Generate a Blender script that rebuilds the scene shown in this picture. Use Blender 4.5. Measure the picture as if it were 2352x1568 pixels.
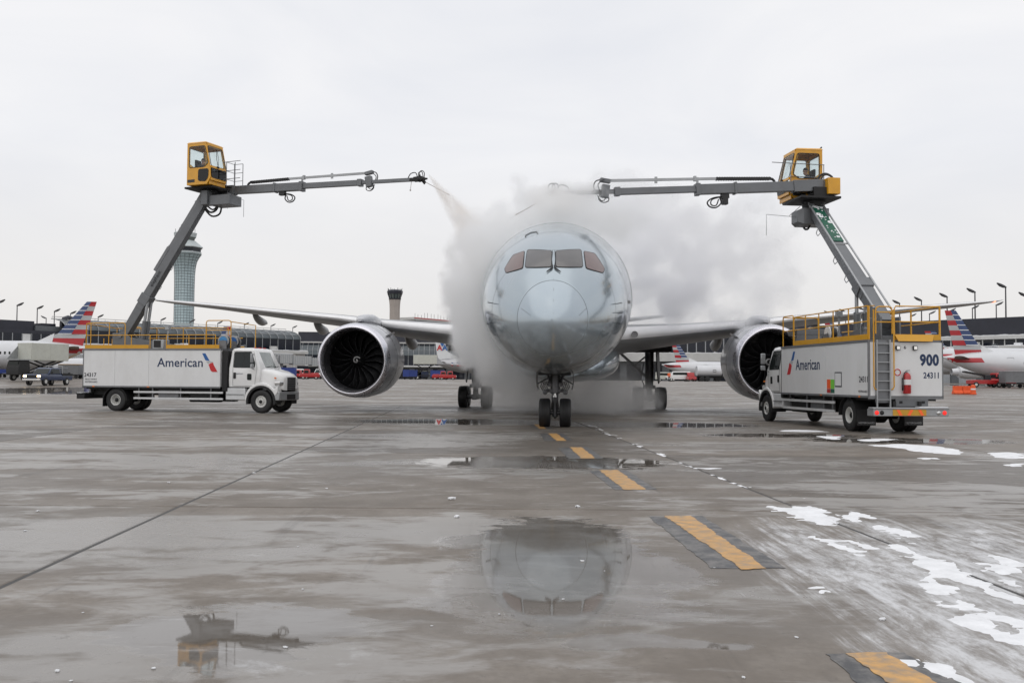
import bpy, bmesh, math, random
import numpy as np
from mathutils import Vector, Matrix, Euler, noise as mnoise
R = math.radians
rng = random.Random(7)
sc = bpy.context.scene
for o in list(bpy.data.objects): bpy.data.objects.remove(o)

# ------------------------------------------------------------------ camera
F = 2250.0                      # focal length in units of a 2352 px wide picture
EYE = Vector((0, 0, 1.7))
cam = bpy.data.cameras.new('camera'); camo = bpy.data.objects.new('camera', cam)
sc.collection.objects.link(camo); sc.camera = camo
cam.sensor_width = 36; cam.lens = 36 * F / 2352; cam.clip_end = 6000; cam.clip_start = .1
CR = Matrix.Rotation(R(90 + 2.164), 4, 'X') @ Matrix.Rotation(.0065, 4, 'Z')
camo.matrix_world = Matrix.Translation(EYE) @ CR
C3 = CR.to_3x3()
def ray(u, v): return C3 @ Vector(((u - 1176) / F, -(v - 784) / F, -1))
def at(u, v, Y):
    d = ray(u, v); return EYE + d * (Y / d.y)
def gz(Y):                      # the apron rises gently towards the terminal
    t = min(1, max(0, (Y - 60) / 90)); return 1.35 * t * t * (3 - 2 * t)
def gnd(u, v, z=0):
    d = ray(u, v); return EYE + d * ((z - 1.7) / d.z)

# ------------------------------------------------------------------ world, sun, exposure
w = bpy.data.worlds.new('World'); sc.world = w; w.use_nodes = True
nt = w.node_tree; nt.nodes.clear(); N = nt.nodes.new; L = nt.links.new
out = N('ShaderNodeOutputWorld'); bg = N('ShaderNodeBackground')
sky = N('ShaderNodeTexSky'); sky.sky_type = 'NISHITA'; sky.sun_disc = False
sky.sun_elevation = R(62); sky.sun_rotation = R(200); sky.dust_density = 4; sky.air_density = 1
sc_ = N('ShaderNodeVectorMath'); sc_.operation = 'SCALE'; sc_.inputs[3].default_value = .1
L(sky.outputs[0], sc_.inputs[0])
tc = N('ShaderNodeTexCoord'); mp = N('ShaderNodeMapping'); mp.inputs['Scale'].default_value = (1.6, 1.6, 5.0)
nz = N('ShaderNodeTexNoise'); nz.inputs['Scale'].default_value = 1.7; nz.inputs['Detail'].default_value = 6; nz.inputs['Distortion'].default_value = .5
L(tc.outputs['Generated'], mp.inputs[0]); L(mp.outputs[0], nz.inputs[0])
cr = N('ShaderNodeValToRGB'); cr.color_ramp.elements[0].position = .3; cr.color_ramp.elements[1].position = .7
cr.color_ramp.elements[0].color = (.84, .855, .90, 1); cr.color_ramp.elements[1].color = (.98, .975, .985, 1)
L(nz.outputs[0], cr.inputs[0])
sep = N('ShaderNodeSeparateXYZ'); L(tc.outputs['Generated'], sep.inputs[0])
hr = N('ShaderNodeMapRange'); hr.inputs[1].default_value = 0.0; hr.inputs[2].default_value = .22; L(sep.outputs[2], hr.inputs[0])
hm = N('ShaderNodeMix'); hm.data_type = 'RGBA'; hm.inputs[6].default_value = (.85, .825, .80, 1)
L(hr.outputs[0], hm.inputs[0]); L(cr.outputs[0], hm.inputs[7])
mx = N('ShaderNodeMix'); mx.data_type = 'RGBA'; mx.inputs[0].default_value = .94
L(sc_.outputs[0], mx.inputs[6]); L(hm.outputs[2], mx.inputs[7])
L(mx.outputs[2], bg.inputs[0]); bg.inputs[1].default_value = 1.0; L(bg.outputs[0], out.inputs[0])
sun = bpy.data.lights.new('sun', 'SUN'); sun.energy = .9; sun.angle = R(120); sun.color = (1, .97, .92)
suno = bpy.data.objects.new('sun', sun); sc.collection.objects.link(suno)
suno.rotation_euler = Euler((R(28), 0, R(-20)))
sc.view_settings.view_transform = 'Standard'; sc.view_settings.look = 'None'
sc.view_settings.exposure = 0; sc.view_settings.gamma = 1
cy = sc.cycles
cy.max_bounces = 22; cy.diffuse_bounces = 3; cy.glossy_bounces = 4; cy.transmission_bounces = 6
cy.transparent_max_bounces = 12; cy.volume_bounces = 20; cy.volume_max_steps = 256
cy.use_denoising = True; cy.caustics_reflective = False; cy.caustics_refractive = False

# ------------------------------------------------------------------ mesh helpers
def V(*a): return Vector(a if len(a) > 1 else a[0])
class MB:
    def __init__(s): s.v = []; s.f = []
    def add(s, vs, fs):
        o = len(s.v); s.v += [Vector(p) for p in vs]; s.f += [[i + o for i in f] for f in fs]; return s
    def bx(s, x0, x1, y0, y1, z0, z1):
        return s.add([(x0,y0,z0),(x1,y0,z0),(x1,y1,z0),(x0,y1,z0),(x0,y0,z1),(x1,y0,z1),(x1,y1,z1),(x0,y1,z1)],
                     [(0,3,2,1),(4,5,6,7),(0,1,5,4),(1,2,6,5),(2,3,7,6),(3,0,4,7)])
    def bar(s, p0, p1, w, h, w1=None, h1=None, up=(0,0,1)):
        p0 = V(p0); p1 = V(p1); d = (p1 - p0).normalized(); u = V(up)
        if abs(d.dot(u)) > .99: u = V(1, 0, 0)
        a = d.cross(u).normalized(); b = a.cross(d)
        w1 = w if w1 is None else w1; h1 = h if h1 is None else h1; vs = []
        for p, ww, hh in ((p0, w, h), (p1, w1, h1)):
            for i, j in ((-1,-1),(1,-1),(1,1),(-1,1)): vs.append(p + a * (i * ww / 2) + b * (j * hh / 2))
        return s.add(vs, [(0,1,2,3),(7,6,5,4),(0,4,5,1),(1,5,6,2),(2,6,7,3),(3,7,4,0)])
    def tube(s, pts, r, n=8, closed=False):
        pts = [V(p) for p in pts]; k = len(pts); rs = r if isinstance(r, (list, tuple)) else [r] * k
        prev = None; loops = []
        for i, p in enumerate(pts):
            if closed: d = pts[(i+1) % k] - pts[i-1]
            else: d = pts[min(i+1, k-1)] - pts[max(i-1, 0)]
            d.normalize()
            if prev is None:
                u = V(0,0,1) if abs(d.z) < .9 else V(1,0,0); a = d.cross(u).normalized()
            else: a = (prev - d * prev.dot(d)).normalized()
            prev = a; b = d.cross(a)
            loops.append([p + (a * math.cos(t) + b * math.sin(t)) * rs[i] for t in [2*math.pi*j/n for j in range(n)]])
        return s.loft(loops, closed=closed)
    def hose(s, pts, r, n=8):
        P = [V(p) for p in pts]; out = []
        for i in range(len(P) - 1):
            a, b, c, d = P[max(i-1, 0)], P[i], P[i+1], P[min(i+2, len(P)-1)]
            for k in range(4):
                t = k / 4; out.append(.5 * ((2*b) + (c - a)*t + (2*a - 5*b + 4*c - d)*t*t + (-a + 3*b - 3*c + d)*t**3))
        return s.tube(out + [P[-1]], r, n)
    def loft(s, loops, cap=True, closed=False):
        n = len(loops[0]); vs = [p for l in loops for p in l]; fs = []; k = len(loops)
        for i in range(k if closed else k - 1):
            a = i * n; b = ((i + 1) % k) * n
            for j in range(n): fs.append((a + j, a + (j+1) % n, b + (j+1) % n, b + j))
        if cap and not closed: fs += [tuple(range(n-1, -1, -1)), tuple(range((k-1)*n, k*n))]
        return s.add(vs, fs)
    def cyl(s, p0, p1, r0, r1=None, n=16): return s.tube([p0, p1], [r0, r0 if r1 is None else r1], n)
    def lathe(s, prof, org=(0,0,0), ax=(0,1,0), n=32, cap=False, closed=False):
        ax = V(ax).normalized(); u = V(0,0,1) if abs(ax.z) < .9 else V(1,0,0)
        a = ax.cross(u).normalized(); b = ax.cross(a); org = V(org)
        loops = [[org + ax * t + (a * math.cos(q) + b * math.sin(q)) * max(r, 1e-4) for q in [2*math.pi*j/n for j in range(n)]] for t, r in prof]
        return s.loft(loops, cap=cap, closed=closed)
    def prism(s, poly, fn, t0, t1):
        n = len(poly); vs = [fn(a, b, t0) for a, b in poly] + [fn(a, b, t1) for a, b in poly]
        fs = [tuple(range(n)), tuple(range(2*n-1, n-1, -1))] + [(i, n + i, n + (i+1) % n, (i+1) % n) for i in range(n)]
        return s.add(vs, fs)
    def mesh(s, name, mat, M=None, smooth=35):
        me = bpy.data.meshes.new(name)
        vs = [M @ p for p in s.v] if M is not None else s.v
        me.from_pydata([tuple(p) for p in vs], [], s.f)
        bm = bmesh.new(); bm.from_mesh(me); bmesh.ops.recalc_face_normals(bm, faces=bm.faces); bm.to_mesh(me); bm.free()
        if mat: me.materials.append(mat)
        if smooth: me.shade_smooth(); me.set_sharp_from_angle(angle=R(smooth))
        return me
    def build(s, name, mat, parent=None, M=None, smooth=35, bevel=0):
        o = bpy.data.objects.new(name, s.mesh(name, mat, M, smooth)); sc.collection.objects.link(o)
        if parent: o.parent = parent
        if bevel:
            b = o.modifiers.new('bevel', 'BEVEL'); b.width = bevel; b.segments = 2; b.limit_method = 'ANGLE'; b.angle_limit = R(40)
        return o
def obj(name, me, parent=None, loc=None, rz=0):
    o = bpy.data.objects.new(name, me); sc.collection.objects.link(o); o.parent = parent
    if loc is not None: o.location = loc
    if rz: o.rotation_euler = (0, 0, rz)
    return o
def tag(o, label=None, cat=None, group=None, kind=None):
    if label: o['label'] = label
    if cat: o['category'] = cat
    if group: o['group'] = group
    if kind: o['kind'] = kind
    return o
def empty(name, loc=(0,0,0), rz=0, label=None, cat=None, group=None):
    o = bpy.data.objects.new(name, None); sc.collection.objects.link(o); o.location = loc; o.rotation_euler = (0, 0, rz)
    o.empty_display_size = .3
    return tag(o, label, cat, group)
def copy_tree(o, parent=None):
    c = o.copy(); sc.collection.objects.link(c); c.parent = parent
    for ch in [x for x in sc.objects if x.parent == o]: copy_tree(ch, c)
    return c
def text(s, size, mat, parent, M, name='lettering', bold=0, sx=1, depth=.006, align='LEFT', shear=0):
    cu = bpy.data.curves.new('t', 'FONT'); cu.body = s; cu.size = size; cu.extrude = depth / 2; cu.offset = bold
    cu.align_x = align; cu.shear = shear; cu.resolution_u = 3; cu.space_character = 1.0 + bold * 1.5 / size
    t = bpy.data.objects.new('t', cu); sc.collection.objects.link(t)
    dg = bpy.context.evaluated_depsgraph_get(); me = bpy.data.meshes.new_from_object(t.evaluated_get(dg))
    bpy.data.objects.remove(t); me.transform(Matrix.Diagonal((sx, 1, 1, 1))); me.transform(M)
    me.materials.clear(); me.materials.append(mat); me.name = name
    return obj(name, me, parent)
def basis(o, x, y, z=None):     # matrix from an origin and two axes
    x = V(x); y = V(y); z = x.cross(y) if z is None else V(z)
    return Matrix(((x.x, y.x, z.x, o[0]), (x.y, y.y, z.y, o[1]), (x.z, y.z, z.z, o[2]), (0, 0, 0, 1)))

# ------------------------------------------------------------------ materials
MT = {}
def mat(name, col, rough=.5, metal=0, var=.08, scale=2.0, coat=0, spec=.5, bump=0, bscale=20, emit=None, trans=0, stretch=None, rvar=.0, dirt=None, damt=.3, dscale=3., dlo=.48):
    m = bpy.data.materials.new(name); m.use_nodes = True; nt = m.node_tree; b = nt.nodes['Principled BSDF']
    N = nt.nodes.new; L = nt.links.new
    b.inputs['Roughness'].default_value = rough; b.inputs['Metallic'].default_value = metal
    b.inputs['Coat Weight'].default_value = coat; b.inputs['Coat Roughness'].default_value = .08
    b.inputs['Specular IOR Level'].default_value = spec; b.inputs['Transmission Weight'].default_value = trans
    tc = N('ShaderNodeTexCoord'); mp = N('ShaderNodeMapping'); L(tc.outputs['Object'], mp.inputs[0])
    if stretch: mp.inputs['Scale'].default_value = stretch
    nz = N('ShaderNodeTexNoise'); nz.inputs['Scale'].default_value = scale; nz.inputs['Detail'].default_value = 6
    nz.inputs['Roughness'].default_value = .65; L(mp.outputs[0], nz.inputs[0])
    mr = N('ShaderNodeMapRange'); mr.inputs[1].default_value = .3; mr.inputs[2].default_value = .7
    mr.inputs[3].default_value = 1 - var; mr.inputs[4].default_value = 1 + var; L(nz.outputs[0], mr.inputs[0])
    vm = N('ShaderNodeVectorMath'); vm.operation = 'SCALE'; vm.inputs[0].default_value = col[:3]; L(mr.outputs[0], vm.inputs[3])
    cout = vm.outputs[0]
    if dirt:
        n2 = N('ShaderNodeTexNoise'); n2.inputs['Scale'].default_value = dscale; n2.inputs['Detail'].default_value = 8; n2.inputs['Roughness'].default_value = .7
        L(mp.outputs[0], n2.inputs[0])
        r2 = N('ShaderNodeMapRange'); r2.inputs[1].default_value = dlo; r2.inputs[2].default_value = dlo + .24; r2.inputs[4].default_value = damt; L(n2.outputs[0], r2.inputs[0])
        mm = N('ShaderNodeMix'); mm.data_type = 'RGBA'; mm.inputs[7].default_value = (*dirt, 1); L(r2.outputs[0], mm.inputs[0]); L(cout, mm.inputs[6]); cout = mm.outputs[2]
    L(cout, b.inputs['Base Color'])
    if rvar:
        r3 = N('ShaderNodeMapRange'); r3.inputs[1].default_value = .3; r3.inputs[2].default_value = .7
        r3.inputs[3].default_value = max(0, rough - rvar); r3.inputs[4].default_value = rough + rvar; L(nz.outputs[0], r3.inputs[0]); L(r3.outputs[0], b.inputs['Roughness'])
    if bump:
        n4 = N('ShaderNodeTexNoise'); n4.inputs['Scale'].default_value = bscale; n4.inputs['Detail'].default_value = 4; L(tc.outputs['Object'], n4.inputs[0])
        bp = N('ShaderNodeBump'); bp.inputs['Strength'].default_value = bump; bp.inputs['Distance'].default_value = .02; L(n4.outputs[0], bp.inputs['Height']); L(bp.outputs[0], b.inputs['Normal'])
    if emit:
        b.inputs['Emission Color'].default_value = (*emit[0], 1); b.inputs['Emission Strength'].default_value = emit[1]
    MT[name] = m; return m
mat('fuselage_paint', (.37, .43, .47), .19, .62, .025, .15, coat=.5, dirt=(.30, .34, .36), damt=.18, dscale=.7, stretch=(1, .35, .35))
mat('radome_paint', (.385, .445, .49), .23, .6, .025, .2, coat=.5)
mat('wing_paint', (.27, .275, .285), .4, 0, .06, .5, dirt=(.15, .15, .15), damt=.35, dscale=.8)
mat('wing_edge', (.80, .80, .81), .35, .1, .04, 1)
mat('nacelle_paint', (.42, .425, .45), .28, .3, .05, .8, coat=.3, dirt=(.25, .24, .23), damt=.2)
mat('lip_metal', (.74, .73, .78), .27, .9, .05, 1.5, rvar=.06)
mat('inlet_liner', (.05, .05, .055), .5, .2, .1, 3)
mat('fan_black', (.010, .010, .011), .4, .2, .2, 3)
mat('fan_edge', (.07, .07, .075), .4, .6, .1, 3)
mat('spiral_white', (.42, .42, .42), .5)
mat('seam', (.14, .15, .15), .6)
mat('cockpit_glass', (.055, .05, .048), .15, 0, .25, 2.5, coat=.45)
mat('side_glass', (.11, .058, .05), .15, 0, .25, 2.5, coat=.4)
mat('black_metal', (.02, .02, .022), .45, .3, .2, 4)
mat('gear_metal', (.10, .10, .105), .45, .5, .25, 4, dirt=(.03, .03, .03), damt=.6)
mat('gear_grey', (.22, .22, .225), .4, .3, .2, 4, dirt=(.05, .05, .05), damt=.5)
mat('tyre', (.012, .012, .013), .6, 0, .25, 5, bump=.2, bscale=30, dirt=(.04, .04, .039), damt=.25)
mat('lamp_glass', (.7, .7, .7), .1, .2, .05, emit=((1, .95, .85), .25))
mat('truck_white', (.69, .695, .70), .36, 0, .03, .8, coat=.2, dirt=(.38, .36, .33), damt=.2, dscale=1.0, stretch=(1.2, 1.2, .5))
mat('cab_white', (.76, .76, .76), .22, 0, .03, 1, coat=.6, dirt=(.5, .48, .45), damt=.15)
mat('yellow', (.62, .31, .012), .45, 0, .1, 3, coat=.1, dirt=(.30, .17, .03), damt=.35)
mat('yellow_cab', (.68, .33, .01), .33, 0, .07, 2, coat=.3, dirt=(.35, .19, .03), damt=.25)
mat('grey_steel', (.18, .185, .195), .45, .35, .1, 2, dirt=(.12, .115, .11), damt=.4)
mat('boom_grey', (.155, .162, .172), .42, .3, .1, 1.2, dirt=(.12, .12, .12), damt=.4)
mat('light_alloy', (.36, .37, .38), .38, .5, .1, 2, dirt=(.2, .2, .2), damt=.3)
mat('bright_alloy', (.60, .61, .62), .4, .15, .06, 2, dirt=(.35, .34, .33), damt=.25)
mat('under_black', (.012, .012, .013), .6, .1, .3, 3)
mat('rubber', (.015, .015, .016), .5, 0, .2, 5)
mat('glass_dark', (.012, .016, .016), .08, 0, .1, 2, coat=0, spec=.28)
mat('glass_green', (.10, .125, .12), .07, 0, .25, 3, coat=1)
mat('rim_white', (.62, .62, .60), .4, .1, .06, 3, dirt=(.3, .29, .28), damt=.25, dscale=5)
mat('chrome', (.6, .6, .6), .18, .9, .05)
mat('text_navy', (.012, .03, .085), .45)
mat('text_black', (.02, .02, .03), .5)
mat('logo_blue', (.012, .10, .33), .4)
mat('logo_lightblue', (.06, .26, .55), .4)
mat('logo_red', (.52, .02, .025), .4)
mat('logo_grey', (.45, .46, .47), .4)
mat('red_paint', (.40, .012, .014), .3, 0, .08, 3, coat=.4)
mat('green_cover', (.008, .09, .055), .5, 0, .2, 2)
mat('snow', (.74, .75, .77), .8, 0, .12, 4, bump=.5, bscale=25)
mat('tail_red', (.40, .012, .02), .32, 0, .06, 1, coat=.3)
mat('tail_blue', (.012, .04, .14), .32, 0, .08, 1, coat=.3)
mat('tail_grey', (.42, .43, .44), .35, .1, .05, 1, coat=.3)
mat('tail_white', (.66, .67, .68), .32, 0, .04, 1, coat=.3)
mat('plane_silver', (.58, .59, .61), .3, .1, .05, .5, coat=.3)
mat('plane_metal', (.42, .42, .43), .28, .75, .08, .6)
mat('stab_shaded', (.12, .105, .10), .4, 0, .1, 1)  # tailplane brown, dark because the underside's shade is put into the colour
mat('concrete_light', (.42, .41, .40), .8, 0, .12, .8, dirt=(.22, .21, .20), damt=.4, dscale=.5)
mat('dark_clad', (.028, .03, .042), .35, .2, .2, .25)
mat('dark_glass', (.010, .013, .022), .12, 0, .3, .15, spec=.35)
mat('grey_clad', (.12, .13, .14), .4, .35, .12, .3)
mat('barrel_glass', (.085, .10, .11), .3, .3, .25, .4)
mat('mullion', (.30, .31, .32), .5, .2, .1)
mat('fascia', (.50, .50, .49), .6, 0, .08, .5)
mat('tower_glass', (.40, .50, .53), .25, .2, .12, .15)
mat('tower_pale', (.42, .46, .47), .5, 0, .1, .2)
mat('tower_beige', (.38, .34, .31), .8, 0, .08, .2)
mat('pole', (.06, .06, .065), .5, .3)
mat('corrugated', (.36, .38, .40), .45, .3, .1, 1, dirt=(.2, .2, .2), damt=.4)
mat('vehicle_blue', (.008, .022, .07), .3, 0, .1, 2, coat=.4)
mat('cart_blue', (.02, .045, .22), .5, 0, .15, 2)
mat('orange', (.75, .10, .02), .6, 0, .1, 3)
mat('offwhite', (.50, .51, .46), .5, 0, .06, 1, dirt=(.35, .34, .3), damt=.4)
mat('chevron_yellow', (.55, .30, .03), .5)
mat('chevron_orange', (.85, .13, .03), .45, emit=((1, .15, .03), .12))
mat('tail_light', (.6, .02, .02), .3, emit=((1, .03, .02), .75))
mat('head_light', (.9, .8, .6), .3, emit=((1, .72, .38), 9))
mat('amber', (.8, .2, .02), .3)
mat('skin', (.45, .27, .20), .5); mat('hair', (.05, .05, .055), .8); mat('jacket', (.035, .045, .06), .85); mat('trousers', (.02, .024, .035), .85)
mat('hivis', (.55, .62, .12), .7); mat('hivis_orange', (.85, .14, .02), .7)
mat('seat', (.03, .032, .038), .8)
mat('interior', (.05, .052, .056), .8)
mat('paint_yellow', (.50, .27, .07), .45, 0, .25, 5, dirt=(.22, .185, .15), damt=.9, dscale=7, dlo=.44)
mat('paint_black', (.035, .037, .042), .45, 0, .3, 6, dirt=(.19, .178, .165), damt=.95, dscale=5, dlo=.42)
mat('plant_twig', (.06, .05, .04), .9)
def glass(name, tint=(.9, .93, .93)):
    m = bpy.data.materials.new(name); m.use_nodes = True; nt = m.node_tree; nt.nodes.clear()
    o = nt.nodes.new('ShaderNodeOutputMaterial'); t = nt.nodes.new('ShaderNodeBsdfTransparent'); t.inputs[0].default_value = (*tint, 1)
    g = nt.nodes.new('ShaderNodeBsdfGlossy'); g.inputs['Roughness'].default_value = .05
    fr = nt.nodes.new('ShaderNodeFresnel'); fr.inputs[0].default_value = 1.45; mx = nt.nodes.new('ShaderNodeMixShader')
    ge = nt.nodes.new('ShaderNodeNewGeometry'); sb = nt.nodes.new('ShaderNodeMath'); sb.operation = 'SUBTRACT'; sb.inputs[0].default_value = 1; nt.links.new(ge.outputs['Backfacing'], sb.inputs[1]); ml = nt.nodes.new('ShaderNodeMath'); ml.operation = 'MULTIPLY'; nt.links.new(fr.outputs[0], ml.inputs[0]); nt.links.new(sb.outputs[0], ml.inputs[1])
    nt.links.new(ml.outputs[0], mx.inputs[0]); nt.links.new(t.outputs[0], mx.inputs[1]); nt.links.new(g.outputs[0], mx.inputs[2]); nt.links.new(mx.outputs[0], o.inputs[0])
    MT[name] = m; return m
glass('clear_glass', (.90, .93, .93)); glass('tinted_glass', (.30, .36, .36)); glass('smoke_glass', (.13, .15, .16))
# ------------------------------------------------------------------ apron
def concrete():
    m = bpy.data.materials.new('wet_concrete'); m.use_nodes = True; nt = m.node_tree; b = nt.nodes['Principled BSDF']; N = nt.nodes.new; L = nt.links.new
    geo = N('ShaderNodeNewGeometry')
    def noise(sc3, scale, det=5, rough=.6, dist=0, off=(0,0,0)):
        mp = N('ShaderNodeMapping'); mp.inputs['Scale'].default_value = sc3; mp.inputs['Location'].default_value = off; L(geo.outputs['Position'], mp.inputs[0])
        n = N('ShaderNodeTexNoise'); n.inputs['Scale'].default_value = scale; n.inputs['Detail'].default_value = det; n.inputs['Roughness'].default_value = rough; n.inputs['Distortion'].default_value = dist
        L(mp.outputs[0], n.inputs[0]); return n.outputs[0]
    def rng_(x, a, b_, c=0., d=1., smooth=True):
        r = N('ShaderNodeMapRange'); r.interpolation_type = 'SMOOTHSTEP' if smooth else 'LINEAR'
        r.inputs[1].default_value = a; r.inputs[2].default_value = b_; r.inputs[3].default_value = c; r.inputs[4].default_value = d; L(x, r.inputs[0]); return r.outputs[0]
    def math_(op, a, b_=None):
        n = N('ShaderNodeMath'); n.operation = op; n.use_clamp = False
        for i, x in enumerate((a, b_)):
            if x is None: continue
            if isinstance(x, (int, float)): n.inputs[i].default_value = x
            else: L(x, n.inputs[i])
        return n.outputs[0]
    def mix(f, a, b_):
        n = N('ShaderNodeMix'); n.data_type = 'RGBA'
        if isinstance(f, float): n.inputs[0].default_value = f
        else: L(f, n.inputs[0])
        for i, x in ((6, a), (7, b_)):
            if isinstance(x, tuple): n.inputs[i].default_value = (*x, 1)
            else: L(x, n.inputs[i])
        return n.outputs[2]
    sep = N('ShaderNodeSeparateXYZ'); L(geo.outputs['Position'], sep.inputs[0]); X, Y = sep.outputs[0], sep.outputs[1]
    fine = noise((1, 1, 1), 14, 6, .7)
    mid = noise((1, 1, 1), 1.1, 6, .65)
    col = mix(rng_(mid, .35, .68), (.14, .121, .102), (.205, .183, .16))
    col = mix(rng_(fine, .3, .75, 0, .5), col, (.115, .10, .086))
    oi = N('ShaderNodeObjectInfo'); sl = rng_(oi.outputs['Random'], 0, 1, .72, 1.2, False)
    vs = N('ShaderNodeVectorMath'); vs.operation = 'SCALE'; L(col, vs.inputs[0]); L(sl, vs.inputs[3]); col = vs.outputs[0]
    # bright wet sheen of the sky painted in as paler drifts, brown stains
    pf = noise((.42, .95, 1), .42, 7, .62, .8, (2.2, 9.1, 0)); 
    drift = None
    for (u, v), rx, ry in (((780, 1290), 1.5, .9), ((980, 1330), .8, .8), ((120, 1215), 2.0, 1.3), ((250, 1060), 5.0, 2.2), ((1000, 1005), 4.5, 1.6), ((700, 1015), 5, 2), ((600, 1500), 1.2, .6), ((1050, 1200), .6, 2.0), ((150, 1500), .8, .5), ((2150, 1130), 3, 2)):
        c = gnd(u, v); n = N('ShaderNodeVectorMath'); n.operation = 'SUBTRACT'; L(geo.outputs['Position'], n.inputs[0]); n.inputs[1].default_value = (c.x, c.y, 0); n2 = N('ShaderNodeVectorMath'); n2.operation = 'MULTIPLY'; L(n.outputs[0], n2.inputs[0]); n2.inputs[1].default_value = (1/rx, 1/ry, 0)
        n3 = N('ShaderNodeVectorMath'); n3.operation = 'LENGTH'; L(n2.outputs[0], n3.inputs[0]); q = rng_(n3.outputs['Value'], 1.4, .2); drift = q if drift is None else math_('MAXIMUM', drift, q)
    pf2 = noise((1, 1.7, 1), 1.3, 8, .66, .5, (1.2, 4.1, 0)); pf3 = math_('ADD', math_('ADD', math_('MULTIPLY', pf, .65), math_('MULTIPLY', pf2, .35)), math_('MULTIPLY', drift, .10)); wet_sheen = rng_(pf3, .50, .585); col = mix(math_('MULTIPLY', wet_sheen, .72), col, (.33, .318, .305))
    bs = noise((.7, 1.3, 1), .7, 6, .65, .4, (5.2, 1.1, 0)); col = mix(rng_(bs, .55, .75, 0, .5), col, (.13, .10, .072))
    pit = noise((1, 1, 1), 6.5, 9, .8, .1, (9, 9, 0)); col = mix(rng_(pit, .58, .70, 0, .6), col, (.07, .06, .05))
    # rubber marks and oil, drawn out along the taxi line
    st = noise((2.2, .16, 1), .9, 6, .7, .2, (3, 0, 0)); col = mix(rng_(st, .56, .74, 0, .5), col, (.055, .05, .047))
    # standing water, lying in a few hollows
    w1 = noise((.33, .62, 1), .34, 7, .58, .5, (7.3, 2.1, 0)); speck = noise((1, 1.9, 1), 2.3, 8, .75, .3)
    wob = N('ShaderNodeVectorMath'); wob.operation = 'SCALE'; wn = N('ShaderNodeTexNoise'); wn.inputs['Scale'].default_value = .9; wn.inputs['Detail'].default_value = 5; L(geo.outputs['Position'], wn.inputs[0])
    wsub = N('ShaderNodeVectorMath'); wsub.operation = 'SUBTRACT'; L(wn.outputs['Color'], wsub.inputs[0]); wsub.inputs[1].default_value = (.5, .5, .5); L(wsub.outputs[0], wob.inputs[0]); wob.inputs[3].default_value = 1.3
    wp = N('ShaderNodeVectorMath'); wp.operation = 'ADD'; L(geo.outputs['Position'], wp.inputs[0]); L(wob.outputs[0], wp.inputs[1]); pool = None
    for (u, v), rx, ry, s in (((1275, 1290), 1.15, 3.0, 1.0), ((540, 1455), .85, .85, 1.0), ((1505, 1492), .62, .22, 1.0), ((1060, 968), 4.5, 3.0, .95), ((2090, 1012), 3.2, 1.6, .9), ((1480, 975), 5, 2.5, .8), ((1240, 1060), 3.0, 1.8, .8), ((200, 905), 14, 12, .7), ((1800, 1000), 3, 1.2, .7), ((2250, 905), 8, 6, .7)):
        c = gnd(u, v); n = N('ShaderNodeVectorMath'); n.operation = 'SUBTRACT'; L(wp.outputs[0], n.inputs[0]); n.inputs[1].default_value = (c.x, c.y, 0); n2 = N('ShaderNodeVectorMath'); n2.operation = 'MULTIPLY'; L(n.outputs[0], n2.inputs[0]); n2.inputs[1].default_value = (1/rx, 1/ry, 0)
        n3 = N('ShaderNodeVectorMath'); n3.operation = 'LENGTH'; L(n2.outputs[0], n3.inputs[0]); q = rng_(n3.outputs['Value'], 1.25, .55, 0, s); pool = q if pool is None else math_('MAXIMUM', pool, q)
    thr = math_('ADD', pool, math_('MULTIPLY', math_('SUBTRACT', speck, .5), 2.3)); deep = rng_(thr, .30, .62); damp = math_('MULTIPLY', rng_(w1, .40, .58), rng_(speck, .3, .5)); wet = math_('MAXIMUM', math_('MULTIPLY', damp, .55), deep)
    col = mix(math_('MULTIPLY', wet, .5), col, (.07, .06, .05))
    # dragged slush to the right of the taxi line
    r1 = rng_(X, .9, 3.4); r2 = rng_(Y, 15.5, 9.0); r3 = math_('MULTIPLY', r1, r2)
    mp = N('ShaderNodeMapping'); mp.inputs['Rotation'].default_value = (0, 0, R(-7)); mp.inputs['Scale'].default_value = (3.2, .16, 1); L(geo.outputs['Position'], mp.inputs[0])
    sn = N('ShaderNodeTexNoise'); sn.inputs['Scale'].default_value = 2.4; sn.inputs['Detail'].default_value = 9; sn.inputs['Roughness'].default_value = .75; L(mp.outputs[0], sn.inputs[0])
    sn2 = noise((.8, .6, 1), .9, 7, .68, .4, (1, 5, 0))
    s = math_('ADD', math_('MULTIPLY', sn.outputs[0], .62), math_('MULTIPLY', sn2, .48))
    s = math_('ADD', s, math_('MULTIPLY', math_('SUBTRACT', r3, .62), .40))
    sp3 = noise((1.6, .5, 1), 3.2, 8, .8, .3, (4, 4, 0)); slush = math_('MULTIPLY', math_('MULTIPLY', rng_(s, .50, .68, 0, .95), rng_(r3, .02, .3)), rng_(sp3, .36, .62, .15, 1.0))
    # thin white residue elsewhere
    t1 = noise((.35, .9, 1), 1.1, 8, .74, .6, (11, 4, 0)); thin = rng_(t1, .60, .74, 0, .5)
    slush = math_('MAXIMUM', slush, thin)
    col = mix(math_('MULTIPLY', slush, .85), col, (.66, .67, .69)); L(col, b.inputs['Base Color'])
    rough = math_('ADD', .50, math_('MULTIPLY', wet, -.20)); rough = math_('ADD', rough, math_('MULTIPLY', deep, -.285)); rough = math_('ADD', rough, math_('MULTIPLY', wet_sheen, -.13))
    rough = math_('ADD', rough, math_('MULTIPLY', slush, .22)); rough = math_('MAXIMUM', rough, .012); L(rough, b.inputs['Roughness'])
    b.inputs['IOR'].default_value = 1.33; L(math_('ADD', .22, math_('MULTIPLY', wet, .28)), b.inputs['Specular IOR Level'])
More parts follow.
